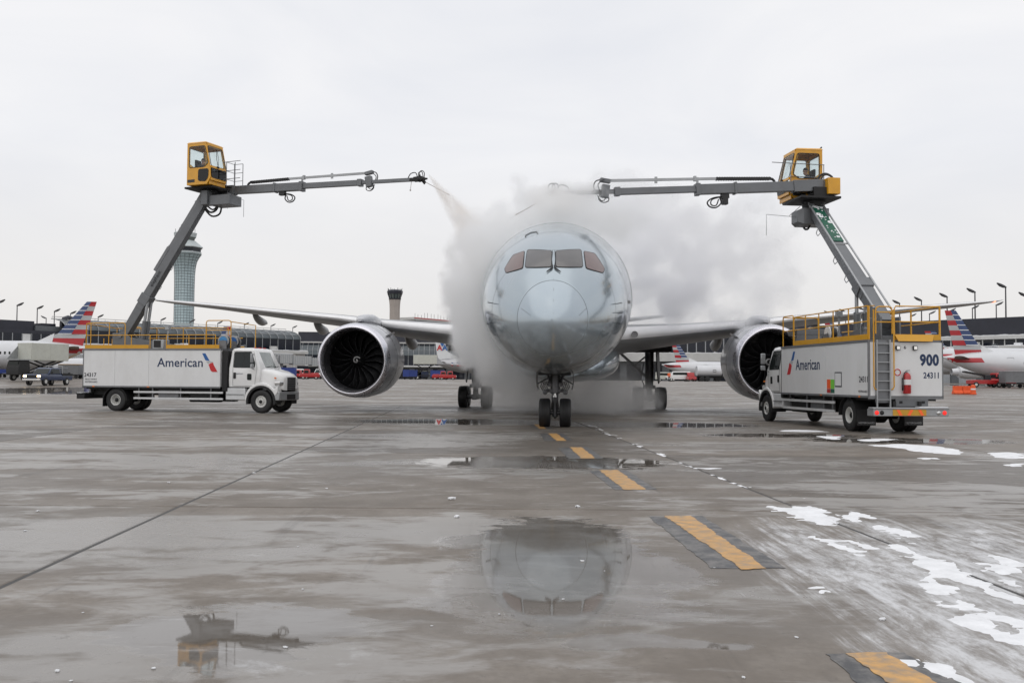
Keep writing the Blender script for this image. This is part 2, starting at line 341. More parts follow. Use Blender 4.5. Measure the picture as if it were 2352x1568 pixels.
    bp = N('ShaderNodeBump'); bp.inputs['Distance'].default_value = .01
    L(math_('ADD', math_('MULTIPLY', math_('SUBTRACT', 1, wet), .10), .004), bp.inputs['Strength'])
    L(math_('ADD', fine, math_('MULTIPLY', slush, .8)), bp.inputs['Height']); L(bp.outputs[0], b.inputs['Normal'])
    return m
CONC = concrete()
mb = MB(); ys = [-2000, -300, -40, 0, 20, 40, 60] + [60 + 5 * i for i in range(1, 19)] + [170, 200, 260, 400, 900, 3000]; xs = [-3000, -400, -150, -60, -20, 20, 60, 150, 400, 3000]
for y in ys:
    for x in xs: mb.v.append(V(x, y, gz(y) - .012))
n = len(xs); mb.f = [[i*n+j, i*n+j+1, (i+1)*n+j+1, (i+1)*n+j] for i in range(len(ys)-1) for j in range(n-1)]
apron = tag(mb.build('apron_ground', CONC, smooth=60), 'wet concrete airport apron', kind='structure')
SA, SB = V(-.05, 1, 0), V(1, -.01, 0); PX, PY = 8.2, 9.4
def slab_mesh():
    m = MB(); g = .026; c = .012; loops = []
    for ins, z in ((g, -.011), (g, -c * .6), (g + c, 0)):
        loops.append([SB * (sx * (PX/2 - ins)) + SA * (sy * (PY/2 - ins)) + V(0,0,z) for sx, sy in ((-1,-1),(1,-1),(1,1),(-1,1))])
    m.loft(loops); return m.mesh('slab', CONC, smooth=0)
sm = slab_mesh(); o0 = V(-4.82, 22.3, 0)
for i in range(-5, 6):
    for j in range(-3, 4): obj('concrete_slab', sm, apron, o0 + SB * ((i + .5) * PX) + SA * ((j + .5) * PY))
# dark sealant in the joints
mat('joint_sealant', (.03, .028, .026), .6, 0, .3, 3)
for i in range(-5, 7):
    m = MB(); a_, b_ = SB * (i * PX) + SA * (-3 * PY), SB * (i * PX) + SA * (4 * PY); m.bar(o0 + a_ + V(0,0,-.010), o0 + b_ + V(0,0,-.010), .05 if i == 0 else .042, .007); m.build('joint_sealant', MT['joint_sealant'], apron, smooth=0)
for j in range(-3, 5):
    m = MB(); a_, b_ = SB * (-5 * PX) + SA * (j * PY), SB * (6 * PX) + SA * (j * PY); m.bar(o0 + a_ + V(0,0,-.0112), o0 + b_ + V(0,0,-.0112), .05, .007); m.build('joint_sealant', MT['joint_sealant'], apron, smooth=0)

def z7(x, y): return gnd(1176 + x / 2, 918.7 + y / 2)
def decal(name, pts, mt, z, parent=None, jag=0., seed=1, thick=.003):
    r = random.Random(seed); P = []
    for i, p in enumerate(pts):
        q = pts[(i+1) % len(pts)]; k = max(2, int((q - p).length / .05)) if jag else 1
        nn = V(-(q-p).y, (q-p).x, 0).normalized()
        for s in range(k): P.append(p.lerp(q, s / k) + nn * ((r.random() - .5) * jag + mnoise.noise(p.lerp(q, s / k) * 3.1) * jag * 1.2))
    m = MB(); n = len(P); m.add([V(p.x, p.y, z - thick) for p in P] + [V(p.x, p.y, z) for p in P], [tuple(range(n, 2*n))] + [(i, (i+1) % n, n + (i+1) % n, n + i) for i in range(n)])
    return m.build(name, mt, parent, smooth=0)
def lerp4(q, a, b): return (q[0].lerp(q[1], a)).lerp(q[3].lerp(q[2], a), b)
dash = [([(700,533),(820,532),(1170,775),(1060,780)], [(630,535),(870,531),(1258,773),(920,772)]),
        ([(400,322),(485,322),(615,412),(515,412)], [(355,325),(527,322),(662,410),(473,412)]),
        ([(265,217),(320,217),(382,268),(318,268)], [(210,220),(347,215),(420,268),(262,269)]),
        ([(165,153),(205,153),(250,187),(205,187)], [(128,155),(236,153),(277,185),(150,187)]),
        ([(100,112),(128,112),(158,132),(126,132)], [(80,112),(150,111),(188,131),(104,133)]),
        ([(1530,1165),(1715,1162),(2010,1330),(1790,1335)], [(1440,1166),(1800,1160),(2110,1325),(1640,1338)])]
where = ['largest yellow and black dash of the taxi line, left of the snow', 'second nearest unbroken yellow dash beyond the slab joint', 'yellow taxi line dash in the middle of the row ahead of the nose wheels',
         'small yellow and black dash just ahead of the nose wheels', 'farthest yellow dash, beside the nose wheels', 'snow covered yellow dash at the lower edge of the picture']
for i, (yq, bq) in enumerate(dash):
    e = empty('taxi_line_dash', z7(*yq[0]), 0, where[i], 'marking', 'painted dashes of the taxi line'); inv = Matrix.Translation(-e.location)
    for nm, q, mt, z in (('black_border', bq, 'paint_black', .004), ('yellow_stripe', yq, 'paint_yellow', .008)):
        o = decal(nm, [z7(*p) for p in q], MT[mt], z, None, .022, i, .002); o.data.transform(inv); o.parent = e
# snow left on the apron
snow_polys = [[(1175,492),(1370,487),(1430,510),(1550,560),(1480,583),(1380,570),(1290,535)], [(1500,512),(1600,515),(1665,540),(1570,560)],
 [(1385,640),(1430,622),(1530,638),(1700,680),(1725,700),(1680,718),(1560,705),(1480,680)], [(1640,565),(1740,557),(1850,590),(1905,625),(1895,645),(1800,635),(1780,640),(1700,610)],
 [(1720,640),(1790,650),(1900,700),(2050,770),(2200,850),(2360,925),(2360,965),(2200,905),(2040,825),(1880,745),(1740,690)],
 [(1680,780),(1730,765),(1800,778),(1840,800),(1760,796)], [(1800,835),(1850,815),(1890,780),(1985,805),(2060,840),(2045,880),(1950,890),(1860,865)],
 [(2150,740),(2230,700),(2360,735),(2360,800),(2260,790),(2200,765)], [(2110,770),(2190,775),(2180,800),(2130,790)], [(2260,830),(2360,815),(2360,905),(2290,880)],
 [(2000,935),(2100,930),(2250,985),(2360,1015),(2360,1050),(2200,1010),(2080,965)], [(1960,1000),(2110,985),(2260,1060),(2360,1085),(2360,1130),(2240,1110),(2060,1050)], [(1800,1145),(1870,1152),(1960,1200),(2060,1270),(2090,1320),(2030,1300),(1930,1240),(1830,1170)],
 [(1210,138),(1300,136),(1440,139),(1450,146),(1340,147),(1240,144)], [(1380,165),(1530,165),(1500,182),(1440,178)], [(1560,180),(1680,176),(1770,179),(1700,190),(1610,189)],
 [(1600,205),(1800,200),(1950,210),(2060,225),(2088,240),(2060,252),(1880,240),(1790,224),(1700,215)], [(2175,240),(2260,238),(2360,245),(2360,272),(2280,268),(2200,262)], [(2240,295),(2360,288),(2360,303),(2300,306)],
 [(1840,262),(1960,264),(1990,270),(1900,272)], [(665,243),(690,240),(760,270),(740,275)], [(840,310),(970,312),(900,318)], [(900,338),(940,342),(1100,400),(1090,405),(1000,378)], [(1255,432),(1300,433),(1420,465),(1520,488),(1440,480),(1330,455)],
 [(550,195),(600,196),(615,215),(580,212)], [(1565,728),(1600,726),(1625,735),(1590,742)], [(1435,858),(1460,855),(1490,880),(1475,886)], [(340,112),(380,118),(545,190),(535,194)], [(690,262),(720,268),(850,322),(840,326)],
 [(1740,1195),(1860,1190),(2000,1250),(2080,1300),(2060,1340),(1900,1290),(1800,1240)], [(1960,1130),(2120,1150),(2300,1230),(2360,1270),(2360,1300),(2200,1240),(2050,1180)], [(2400,300),(2800,290),(2900,320),(2500,330)], [(2400,760),(2800,900),(2700,980),(2400,860)], [(2400,1000),(3000,1200),(2800,1300),(2400,1120)]]
def seg_d(p, a, b_):
    ab = b_ - a; t = max(0, min(1, (p - a).dot(ab) / max(ab.length_squared, 1e-9))); return (p - a - ab * t).length
sn = MB()
for k, poly in enumerate(snow_polys):
    pts = [z7(*p).to_2d() for p in poly]; far = pts[0].y > 14; g = .05 if not far else (.10 if pts[0].y < 22 else .16)
    x0, x1 = min(p.x for p in pts) - .25, max(p.x for p in pts) + .25; y0, y1 = min(p.y for p in pts) - .3, max(p.y for p in pts) + .3; nx, ny = int((x1 - x0) / g) + 2, int((y1 - y0) / g) + 2
    size = math.sqrt((x1 - x0) * (y1 - y0)); H = {}; n = len(pts)
    for i in range(nx):
        for j in range(ny):
            p = Vector((x0 + i * g, y0 + j * g)); ins = False; d = 9
            for q in range(n):
                a_, b_ = pts[q], pts[(q+1) % n]; d = min(d, seg_d(p, a_, b_))
                if (a_.y > p.y) != (b_.y > p.y) and p.x < (b_.x - a_.x) * (p.y - a_.y) / (b_.y - a_.y) + a_.x: ins = not ins
            sd = d if ins else -d; p3 = V(p.x, p.y, k * .37)
            rag = mnoise.fractal(p3 * 2.2, .55, 2.1, 7) * (.20 if not far else .14) - .03 + mnoise.noise(V(p.x * 5.5 + p.y * .6, p.y * .5, 3)) * (.20 if not far else .05)
            H[i, j] = max(-.012, min(.016, (sd + rag - .03) * .07)) + (mnoise.noise(p3 * 9) * .004 if sd + rag > 0 else 0)
    idx = {}
    for i in range(nx - 1):
        for j in range(ny - 1):
            c = [(i,j),(i+1,j),(i+1,j+1),(i,j+1)]
            if max(H[q] for q in c) > 0:
                for q in c:
                    if q not in idx: idx[q] = len(sn.v); sn.v.append(V(x0 + q[0] * g, y0 + q[1] * g, H[q]))
                sn.f.append([idx[q] for q in c])
tag(sn.build('snow_patch', MT['snow'], smooth=60), 'thin white patches of leftover snow on the apron', 'snow', kind='stuff')
# crumbs of ice
ice = [(172,511),(115,601),(776,380),(1500,406),(780,619),(1368,673),(1392,869),(381,976),(1312,1136),(704,1234),(2073,456),(2097,538),(1983,1037),(2294,983),(326,1290),(263,1246),(1165,336)]
pts = [gnd(x / 2, 918.7 + y / 2) for x, y in ice] + [z7(*p) for p in ((425,785),(322,740),(235,915),(1064,1275),(303,491),(930,770),(1308,1090),(560,60),(1700,1010))]
def chunk(seed):
    r = random.Random(seed); bm = bmesh.new(); bmesh.ops.create_icosphere(bm, subdivisions=1, radius=.5)
    for vv in bm.verts: vv.co = V(vv.co.x * 1.0, vv.co.y * .7, vv.co.z * .55 + .2) * (1 + (r.random() - .5) * .5)
    me = bpy.data.meshes.new('ice_chunk'); bm.to_mesh(me); bm.free(); me.materials.append(MT['snow']); return me
cm = [chunk(i) for i in range(5)]
for i, p in enumerate(pts):
    s = (.016 + .03 * rng.random() ** 2) * (1 if p.y < 12 else 1.9)
    o = obj('ice_chunk', cm[i % 5], None, V(p.x, p.y, 0), rng.random() * 6); o.scale = (s * 1.5, s * 1.5, s)
    tag(o, 'small white crumb of ice lying alone on the concrete', 'ice', 'crumbs of ice scattered on the concrete')
# ------------------------------------------------------------------ the big airliner
PHI = R(-3.55); PLANE = Matrix.Translation((1.18, 29.0, 0)) @ Matrix.Rotation(PHI, 4, 'Z'); PINV = PLANE.inverted()
plane = empty('airliner', (1.18, 29.0, 0), PHI, 'large pale twin engine airliner being sprayed, nose towards the viewer', 'airliner')
def spline(pts):                # monotone cubic in sqrt(y) near the nose
    xs = np.array([math.sqrt(p[0]) for p in pts]); ys = np.array([p[1] for p in pts], float); h = np.diff(xs); d = np.diff(ys) / h; m = np.zeros(len(xs)); m[0] = d[0]; m[-1] = d[-1]
    for i in range(1, len(xs)-1): m[i] = 0 if d[i-1]*d[i] <= 0 else 2 * d[i-1] * d[i] / (d[i-1] + d[i])
    def f(y):
        t = math.sqrt(max(y, 0)); i = int(min(max(np.searchsorted(xs, t) - 1, 0), len(h) - 1)); u = min(max((t - xs[i]) / h[i], 0), 1)
        return float((2*u**3-3*u**2+1)*ys[i] + (u**3-2*u**2+u)*h[i]*m[i] + (-2*u**3+3*u**2)*ys[i+1] + (u**3-u**2)*h[i]*m[i+1])
    return f
ZT = spline([(0,3.45),(.1,3.88),(.3,4.2),(.7,4.6),(1.2,4.97),(1.8,5.38),(2.5,5.80),(3.2,6.18),(4,6.56),(5,6.95),(6,7.25),(7.5,7.55),(9,7.7),(11,7.75),(38,7.75),(46,7.6),(52,7.3),(56.5,6.9)])
ZB = spline([(0,3.45),(.1,3.06),(.3,2.8),(.7,2.5),(1.2,2.3),(2,2.1),(3,1.97),(4.5,1.87),(6,1.82),(8,1.81),(34,1.81),(40,2.3),(48,4.2),(56.5,6.3)])
HW = spline([(0,0),(.1,.38),(.3,.665),(.7,.99),(1.2,1.32),(2,1.75),(3,2.13),(4,2.40),(5,2.57),(6,2.69),(7.5,2.81),(9,2.86),(11,2.885),(36,2.885),(44,2.3),(50,1.4),(56.5,.25)])
def ZC(y): return ZB(y) + (ZT(y) - ZB(y)) * (.5 - .03 * math.exp(-y / 4))
def inside(p):
    y = p.y
    if y <= 0 or y > 56: return False
    zc = ZC(y); hz = (ZT(y) - zc) if p.z > zc else (zc - ZB(y)); w = HW(y)
    return (p.x / max(w, 1e-5)) ** 2 + ((p.z - zc) / max(hz, 1e-5)) ** 2 < 1
def fus_loop(y, n=144):
    zc = ZC(y); w = HW(y); L_ = []
    for i in range(n):
        t = 2 * math.pi * i / n; c = math.cos(t); L_.append(V(w * math.sin(t), y, zc + (ZT(y) - zc if c > 0 else zc - ZB(y)) * c))
    return L_
def hit(u, v):                  # where a line of sight meets the fuselage skin, in plane coordinates
    o = PINV @ EYE; d = (PINV.to_3x3() @ ray(u, v)).normalized(); t = 26.
    while t < 60:
        if inside(o + d * t): break
        t += .05
    a, b = t - .05, t
    for _ in range(24):
        m = (a + b) / 2
        if inside(o + d * m): b = m
        else: a = m
    return o + d * b
def nrm(p):
    def g(q):
        y = max(q.y, .01); zc = ZC(y); hz = (ZT(y) - zc) if q.z > zc else (zc - ZB(y)); return (q.x / HW(y)) ** 2 + ((q.z - zc) / hz) ** 2
    e = .01; return V(g(p + V(e,0,0)) - g(p - V(e,0,0)), g(p + V(0,e,0)) - g(p - V(0,e,0)), g(p + V(0,0,e)) - g(p - V(0,0,e))).normalized()
YR = .82
st1 = [YR * (i / 24) ** 2 for i in range(25)]; st1[0] = 1e-4
st2 = [YR + .012] + [YR + .012 + 10.2 * (i / 90) ** 1.2 for i in range(1, 91)] + [11 + i * 2.5 for i in range(1, 11)] + [37, 39, 41, 43, 45, 47, 49, 51, 53, 55, 56.4]
mb = MB(); mb.loft([fus_loop(y) for y in st1], cap=False); mb.build('radome', MT['radome_paint'], plane, smooth=60)
mb = MB(); mb.loft([fus_loop(y) for y in st2], cap=True); mb.build('fuselage', MT['fuselage_paint'], plane, smooth=60)
mb = MB(); mb.tube([p + nrm(p) * .001 for p in fus_loop(YR + .006, 96)], .006, 6, closed=True); mb.build('radome_seam', MT['seam'], plane)
for y_ in (2.62, 4.4, 6.5, 9.0, 11.6):
    mb = MB(); mb.tube([p + nrm(p) * .0005 for p in fus_loop(y_, 96)], .0035, 5, closed=True); mb.build('panel_joint', MT['seam'], plane)
def skin_patch(outline, off, rings=6):
    c = (sum(p[0] for p in outline) / len(outline), sum(p[1] for p in outline) / len(outline)); n = len(outline); m = MB(); vs = []
    h0 = hit(*c); vs.append(h0 + nrm(h0) * off)
    for r in range(1, rings + 1):
        k = r / rings
        for p in outline:
            h = hit(c[0] + (p[0] - c[0]) * k, c[1] + (p[1] - c[1]) * k); vs.append(h + nrm(h) * off)
    fs = [(0, 1 + j, 1 + (j+1) % n) for j in range(n)]
    for r in range(rings - 1):
        a = 1 + r * n; b = a + n
        fs += [(a + j, b + j, b + (j+1) % n, a + (j+1) % n) for j in range(n)]
    base = len(vs)                                     # an edge wall down to the skin gives the patch its thickness
    for p in outline:
        h = hit(*p); vs.append(h - nrm(h) * .01)
    a = 1 + (rings - 1) * n; fs += [(a + j, base + j, base + (j+1) % n, a + (j+1) % n) for j in range(n)]
    return m.add(vs, fs)
def rounded(poly, r, k=5):
    out = []
    n = len(poly)
    for i in range(n):
        p = V(*poly[i], 0); a = V(*poly[i-1], 0); b = V(*poly[(i+1) % n], 0); rr = min(r, (a-p).length * .45, (b-p).length * .45)
        s = p + (a - p).normalized() * rr; e = p + (b - p).normalized() * rr
        for j in range(k + 1):
            t = j / k; q = s * (1-t)**2 + p * (2*t*(1-t)) + e * t*t; out.append((q.x, q.y))
    return out
panes = [('cockpit_glass', [(1212,573.8),(1267,576.2),(1266,613.5),(1206.4,614.5)], 6), ('cockpit_glass', [(1277,576.4),(1334,573),(1338.3,614),(1277,613.4)], 6),
         ('side_glass', [(1204.6,577),(1200.3,616),(1162.7,627),(1159.7,616.7),(1179.2,586.7)], 4), ('side_glass', [(1341,577.2),(1365.8,583),(1388,616.7),(1384.8,627),(1346.7,616)], 4)]
def dense(P, step=3.):
    out = []
    for i, p in enumerate(P):
        q = P[(i+1) % len(P)]; k = max(1, int(math.hypot(q[0]-p[0], q[1]-p[1]) / step))
        out += [(p[0] + (q[0]-p[0]) * t / k, p[1] + (q[1]-p[1]) * t / k) for t in range(k)]
    return out
for mt, poly, r in panes:
    o = dense(rounded(poly, r)); c = (sum(p[0] for p in o) / len(o), sum(p[1] for p in o) / len(o))
    big = [(p[0] + (p[0] - c[0]) / math.hypot(p[0]-c[0], p[1]-c[1]) * 1.5, p[1] + (p[1] - c[1]) / math.hypot(p[0]-c[0], p[1]-c[1]) * 1.5) for p in o]
    f = skin_patch(big, .010, 7).build('window_frame', MT['under_black'], plane, smooth=60)
    skin_patch(o, .018, 7).build('cockpit_window', MT[mt], plane, smooth=60)
for s, pts in ((0, [(1269,578),(1267,595),(1269,612),(1267,618),(1256,626)]), (1, [(1274.5,578),(1276,595),(1274,612),(1276,618),(1287,626)])):
    P = [hit(*p) for p in pts]; P = [p + nrm(p) * .035 for p in P]
    m = MB(); m.tube(P[2:], [.03, .028, .016], 6); wp = m.build('wiper_arm', MT['black_metal'], plane); m = MB(); m.tube(P[:3], .012, 6); m.build('wiper_blade', MT['black_metal'], wp)
mb = MB(); mb.tube([p + nrm(p) * .002 for p in [hit(1271.5, v) for v in (640, 665, 690, 720)]], .005, 5); mb.build('lightning_strip', MT['seam'], plane)
for a, b in (((1197,708),(1219,724)), ((1330,724),(1347,708))):
    mb = MB(); mb.tube([p + nrm(p) * .002 for p in [hit(a[0] + (b[0]-a[0]) * t / 4, a[1] + (b[1]-a[1]) * t / 4) for t in range(5)]], .005, 5); mb.build('lightning_strip', MT['seam'], plane)
for u, v, du in ((1130, 696, -1), (1419, 697, 1), (1421, 718, 1), (1418, 742, 1), (1127, 742, -1)):   # air data probes
    h = hit(u, v); n_ = nrm(h); m = MB(); m.bar(h, h + n_ * .12, .05, .02); m.tube([h + n_ * .11, h + n_ * .12 + V(0, -.22, 0)], [.018, .010], 6); m.build('air_data_probe', MT['black_metal'], plane)
for pts in ([(1207,545),(1208,541),(1220,535),(1233,533),(1235,537)],):
    mb = MB(); mb.tube([p + nrm(p) * .02 for p in [hit(*q) for q in pts]], .016, 6); mb.build('hatch_rail', MT['seam'], plane)
skin_patch(rounded([(1441.0,690),(1447.5,690),(1448.5,697),(1442.5,697)], 1), .006, 3).build('static_port_panel', MT['seam'], plane)
# two door outlines on the flank nearer the right of the picture
for ang0, ang1, y0, y1 in ((52, 96, 7.3, 8.4), (-96, -52, 7.3, 8.4)):
    def sp(a, y):
        t = R(a); zc = ZC(y); c = math.cos(t); return V(HW(y) * math.sin(t), y, zc + (ZT(y) - zc if c > 0 else zc - ZB(y)) * c) * 1.0
    P = [sp(ang0, y0 + (y1-y0)*i/5) for i in range(6)] + [sp(ang0 + (ang1-ang0)*i/8, y1) for i in range(1, 9)] + [sp(ang1, y1 + (y0-y1)*i/5) for i in range(1, 6)] + [sp(ang1 + (ang0-ang1)*i/8, y0) for i in range(1, 8)]
    mb = MB(); mb.tube([p + nrm(p) * .002 for p in P], .009, 5, closed=True); mb.build('cabin_door', MT['seam'], plane)
wm = MB(); wm.tube([V(0,0,-.12), V(0,0,-.06), V(0,0,.06), V(0,0,.12)], [.05,.12,.12,.05], 10); 
for k in range(26):                                          # cabin windows
    y = 9.4 + k * .62 if k < 13 else 9.4 + k * .62
    for sx in (-1, 1):
        t = R(74 * sx); zc = ZC(y); p = V(HW(y) * math.sin(t), y, zc + (ZT(y) - zc) * math.cos(t)); nn = nrm(p); m = MB()
        up = V(0,0,1); up = (up - nn * up.dot(nn)).normalized(); sd = up.cross(nn); o = rounded([(-.14,-.23),(.14,-.23),(.14,.23),(-.14,.23)], .13, 3)
        m.prism(o, lambda a, b, tt: p + sd * a + up * b + nn * tt, -.02, .006); m.build('cabin_window', MT['glass_dark'], plane)
# wing to body fairing
mb = MB(); loops = []
for y, w, zt, zb in ((14.5,1.0,2.4,1.78),(15.5,1.8,2.7,1.70),(17,2.4,3.2,1.62),(19,2.85,3.8,1.56),(23,3.1,4.1,1.52),(29,3.1,4.0,1.52),(33,2.6,3.4,1.6),(36,1.8,2.7,1.75),(37.5,.6,2.4,2.0)):
    zc = (zt + zb) / 2; loops.append([V(w * math.copysign(abs(math.sin(t)) ** .75, math.sin(t)), y, zc + (zt - zb) / 2 * math.copysign(abs(math.cos(t)) ** .75, math.cos(t))) for t in [2*math.pi*i/40 for i in range(40)]])
mb.loft(loops); mb.build('belly_fairing', MT['fuselage_paint'], plane, smooth=60)

# wings
WS = [(2.0,16.6,11.6,3.62,.135),(2.9,17.4,10.8,3.78,.13),(6,19.9,8.9,4.12,.118),(9.6,22.6,7.4,4.56,.108),(12.3,24.6,6.3,4.98,.10),(17.9,28.7,4.7,5.68,.098),(22,31.7,3.7,6.2,.095),(25.5,34.3,2.8,6.62,.095),(27.5,36.2,2.0,6.88,.09),(29,38.0,1.3,7.1,.08),(30,39.7,.45,7.3,.08)]
def airfoil(n=14):
    up = []; lo = []
    for i in range(n + 1):
        t = (1 - math.cos(math.pi * i / n)) / 2; th = 5 * (.2969 * math.sqrt(t) - .126 * t - .3516 * t*t + .2843 * t**3 - .1015 * t**4); cam_ = .018 * math.sin(math.pi * t)
        up.append((t, cam_ + th)); lo.append((t, cam_ - th))
    return up, lo
AU, AL = airfoil()
def wing_sec(s, yl, ch, z, tc, sx, part):
    inc = -.035 if abs(s) < 20 else -.015; out = []
    seq = AU[::-1] + AL[1:] if part == 'all' else [a for a in AU[::-1] if a[0] < .10] + [a for a in AL[1:] if a[0] < .06]
    for t, h in seq: out.append(V(sx * s, yl + t * ch, z + h * tc * ch + t * ch * inc + ch * .0))
    return out
for sx in (-1, 1):
    m = MB(); m.loft([wing_sec(*a, sx, 'all') for a in WS]); wing = m.build('wing', MT['wing_paint'], plane, smooth=50)
    m = MB(); ls = [wing_sec(*a, sx, 'le') for a in WS[1:]]; n = len(ls[0]); vs = []; fs = []
    for l, a in zip(ls, WS[1:]): vs += [p + V(0, -.006, .004) for p in l]
    for i in range(len(ls) - 1):
        for j in range(n - 1): fs.append((i*n+j, i*n+j+1, (i+1)*n+j+1, (i+1)*n+j))
    m.add(vs, fs); m.build('leading_edge_slat', MT['wing_edge'], wing, smooth=60)
    for s, ln, dp in ((9.0, 4.2, .5), (15.2, 3.4, .42), (19.9, 2.8, .36)):
        a = [w_ for w_ in WS if w_[0] <= s][-1]; b = WS[WS.index(a) + 1]; k = (s - a[0]) / (b[0] - a[0]); yl, ch, z = [a[q] + (b[q]-a[q]) * k for q in (1,2,3)]
        m = MB(); ye = yl + ch * .62; loops = []
        for q in range(9):
            u = q / 8; r = math.sin(math.pi * min(1, u * .93 + .04)) ** .6
            loops.append([V(sx * s + .23 * r * math.sin(t), ye + u * ln, z - ch*.035*.7 - .12 - dp * .55 * math.sin(math.pi * min(1, u*1.15)*.8) + dp * .75 * r * math.cos(t) - u * .3) for t in [2*math.pi*i/14 for i in range(14)]])
        m.loft(loops); m.build('flap_track_fairing', MT['wing_paint'], wing, smooth=60)
    a = V(sx * 28.4, 37.6, 6.98)
    m = MB(); m.tube([a + V(0,-.4,0), a + V(0,-.2,0), a + V(0,.2,0)], [.03,.06,.05], 8); m.build('wingtip_light', mat('nav_light_%d' % sx, (.6,.1,.05), .3, emit=((1,.25,.12), 3)) if sx > 0 else MT['lamp_glass'], wing)
    # root landing light
    m = MB(); p = V(sx * 3.55, 17.72, 3.83); m.lathe([(0, .16), (.05, .15), (.06, .0)], p, (0, 1, 0), 14); m.build('landing_light', MT['gear_grey'], wing)

# engines
def engine(sx):
    C = V(sx * 10.05, 17.9, 2.53); e = empty('engine'); e.parent = plane; e.location = C; n = 64
    e.rotation_euler = (R(1.5), 0, R(1.2 * sx))
    m = MB(); m.lathe([(.0,1.575),(-.035,1.595),(-.04,1.615),(-.02,1.65),(.05,1.70),(.18,1.755),(.42,1.80)], n=n); 
    m.lathe([(.0,1.575),(.06,1.545),(.16,1.51),(.30,1.49)], n=n); m.build('inlet_lip', MT['lip_metal'], e, smooth=60)
    m = MB(); m.lathe([(.425,1.802),(.9,1.85),(1.6,1.88),(2.5,1.88),(3.4,1.87),(4.2,1.74),(4.9,1.58),(4.9,1.52),(4.0,1.6)], n=n); m.build('fan_cowl', MT['nacelle_paint'], e, smooth=50)
    m = MB(); m.tube([V(math.cos(t)*1.884,1.75,math.sin(t)*1.884) for t in [2*math.pi*i/60 for i in range(60)]], .008, 5, closed=True); m.build('cowl_seam', MT['seam'], e)
    m = MB(); m.lathe([(.30,1.49),(.6,1.46),(1.0,1.455),(1.9,1.45)], n=n); m.build('inlet_duct', MT['inlet_liner'], e, smooth=60)
    m = MB(); m.lathe([(1.9,1.45),(1.95,.3)], n=n); m.build('stator_wall', MT['fan_black'], e)
    m = MB(); m.lathe([(4.3,1.35),(5.2,1.1),(6.2,.85),(6.25,.75),(5.6,.7)], n=40); m.build('core_cowl', MT['gear_metal'], e, smooth=50)
    m = MB(); m.lathe([(5.6,.7),(6.4,.6),(7.2,.3),(7.5,.02)], n=24); m.build('exhaust_plug', MT['gear_metal'], e, smooth=50)
    cone = [(.72,.0),(.76,.06),(.9,.17),(1.15,.33),(1.35,.42)]
    m = MB(); m.lathe(cone, n=32); m.build('spinner', MT['fan_black'], e, smooth=50)
    m = MB(); k = 26; vs = []                              # white spiral on the spinner
    for i in range(k):
        u = i / (k - 1); a = R(90) + u * R(420) * -1 * 1; r = .03 + .155 * u
        w_ = .016 + .02 * math.sin(math.pi * u)
        for q in (-1, 1):
            rr = max(.01, r + q * w_); yy = np.interp(rr, [c[1] for c in cone], [c[0] for c in cone]) - .012; vs.append(V(rr * math.cos(a), yy, rr * math.sin(a)))
    m.add(vs, [(2*i, 2*i+1, 2*i+3, 2*i+2) for i in range(k-1)]); m.build('spinner_spiral', MT['spiral_white'], e, smooth=60)
    def blade():
        m = MB(); loops = []
        for i in range(9):
            u = i / 8; r = .36 + 1.07 * u; a = R(8 * math.sin(u * 3.0) - 6 * u); ch = .42 + .18 * math.sin(math.pi * u * .8); tw = R(28 + 34 * u); y0 = 1.12 + .16 * (u - .55) ** 2 * 2
            cx = V(math.cos(a), 0, math.sin(a)); ct = V(-math.sin(a), 0, math.cos(a)); L_ = []
            for t, th in ((0, 0), (.04, .012), (.5, .02), (1, .003), (.5, -.008), (.04, -.006)):
                d = V(0, math.cos(tw), 0) + ct * math.sin(tw); L_.append(cx * r + V(0, y0, 0) + d * (t * ch) + V(0, th, 0))
            loops.append(L_)
        m.loft(loops); b = m.mesh('fan_blade', MT['fan_black'], smooth=40)
        m2 = MB(); m2.tube([l[0] + V(0, -.004, 0) for l in loops], [.007] * 9, 5); return b, m2.mesh('blade_edge', MT['fan_edge'])
    if not FB: FB.append(blade())
    for i in range(18):
        q = obj('fan_blade', FB[0][0], e); q.rotation_euler = (0, R(20 * i + 7), 0)
        q2 = obj('blade_edge', FB[0][1], e); q2.rotation_euler = (0, R(20 * i + 7), 0)
    # nacelle strake on the inboard side
    m = MB(); a = R(40); d = V(-sx * math.cos(a), 0, math.sin(a)); m.prism([(1.0, 0), (2.1, 0), (2.1, .32), (1.7, .34)], lambda y, h, t: d * (1.85 + h) + V(0, y, 0) + V(0,0,1) * t, -.012, .012); m.build('nacelle_strake', MT['nacelle_paint'], e, smooth=0)
    m = MB(); loops = []                                   # pylon up to the wing
    for y, zb, zt, w_ in ((19.2,4.50,4.62,.10),(20.1,4.40,4.86,.36),(21.2,4.3,4.98,.46),(22.6,4.1,4.92,.44),(24.5,3.6,4.55,.36),(26.5,3.9,4.35,.15)):
        loops.append([V(sx * 10.0 + w_ * math.copysign(abs(math.sin(t)) ** .6, math.sin(t)), y, (zb + zt) / 2 + (zt - zb) / 2 * math.copysign(abs(math.cos(t)) ** .6, math.cos(t))) for t in [2*math.pi*i/20 for i in range(20)]])
    m.loft(loops); m.build('pylon', MT['nacelle_paint'], plane, smooth=60)
FB = []
for sx in (-1, 1): engine(sx)
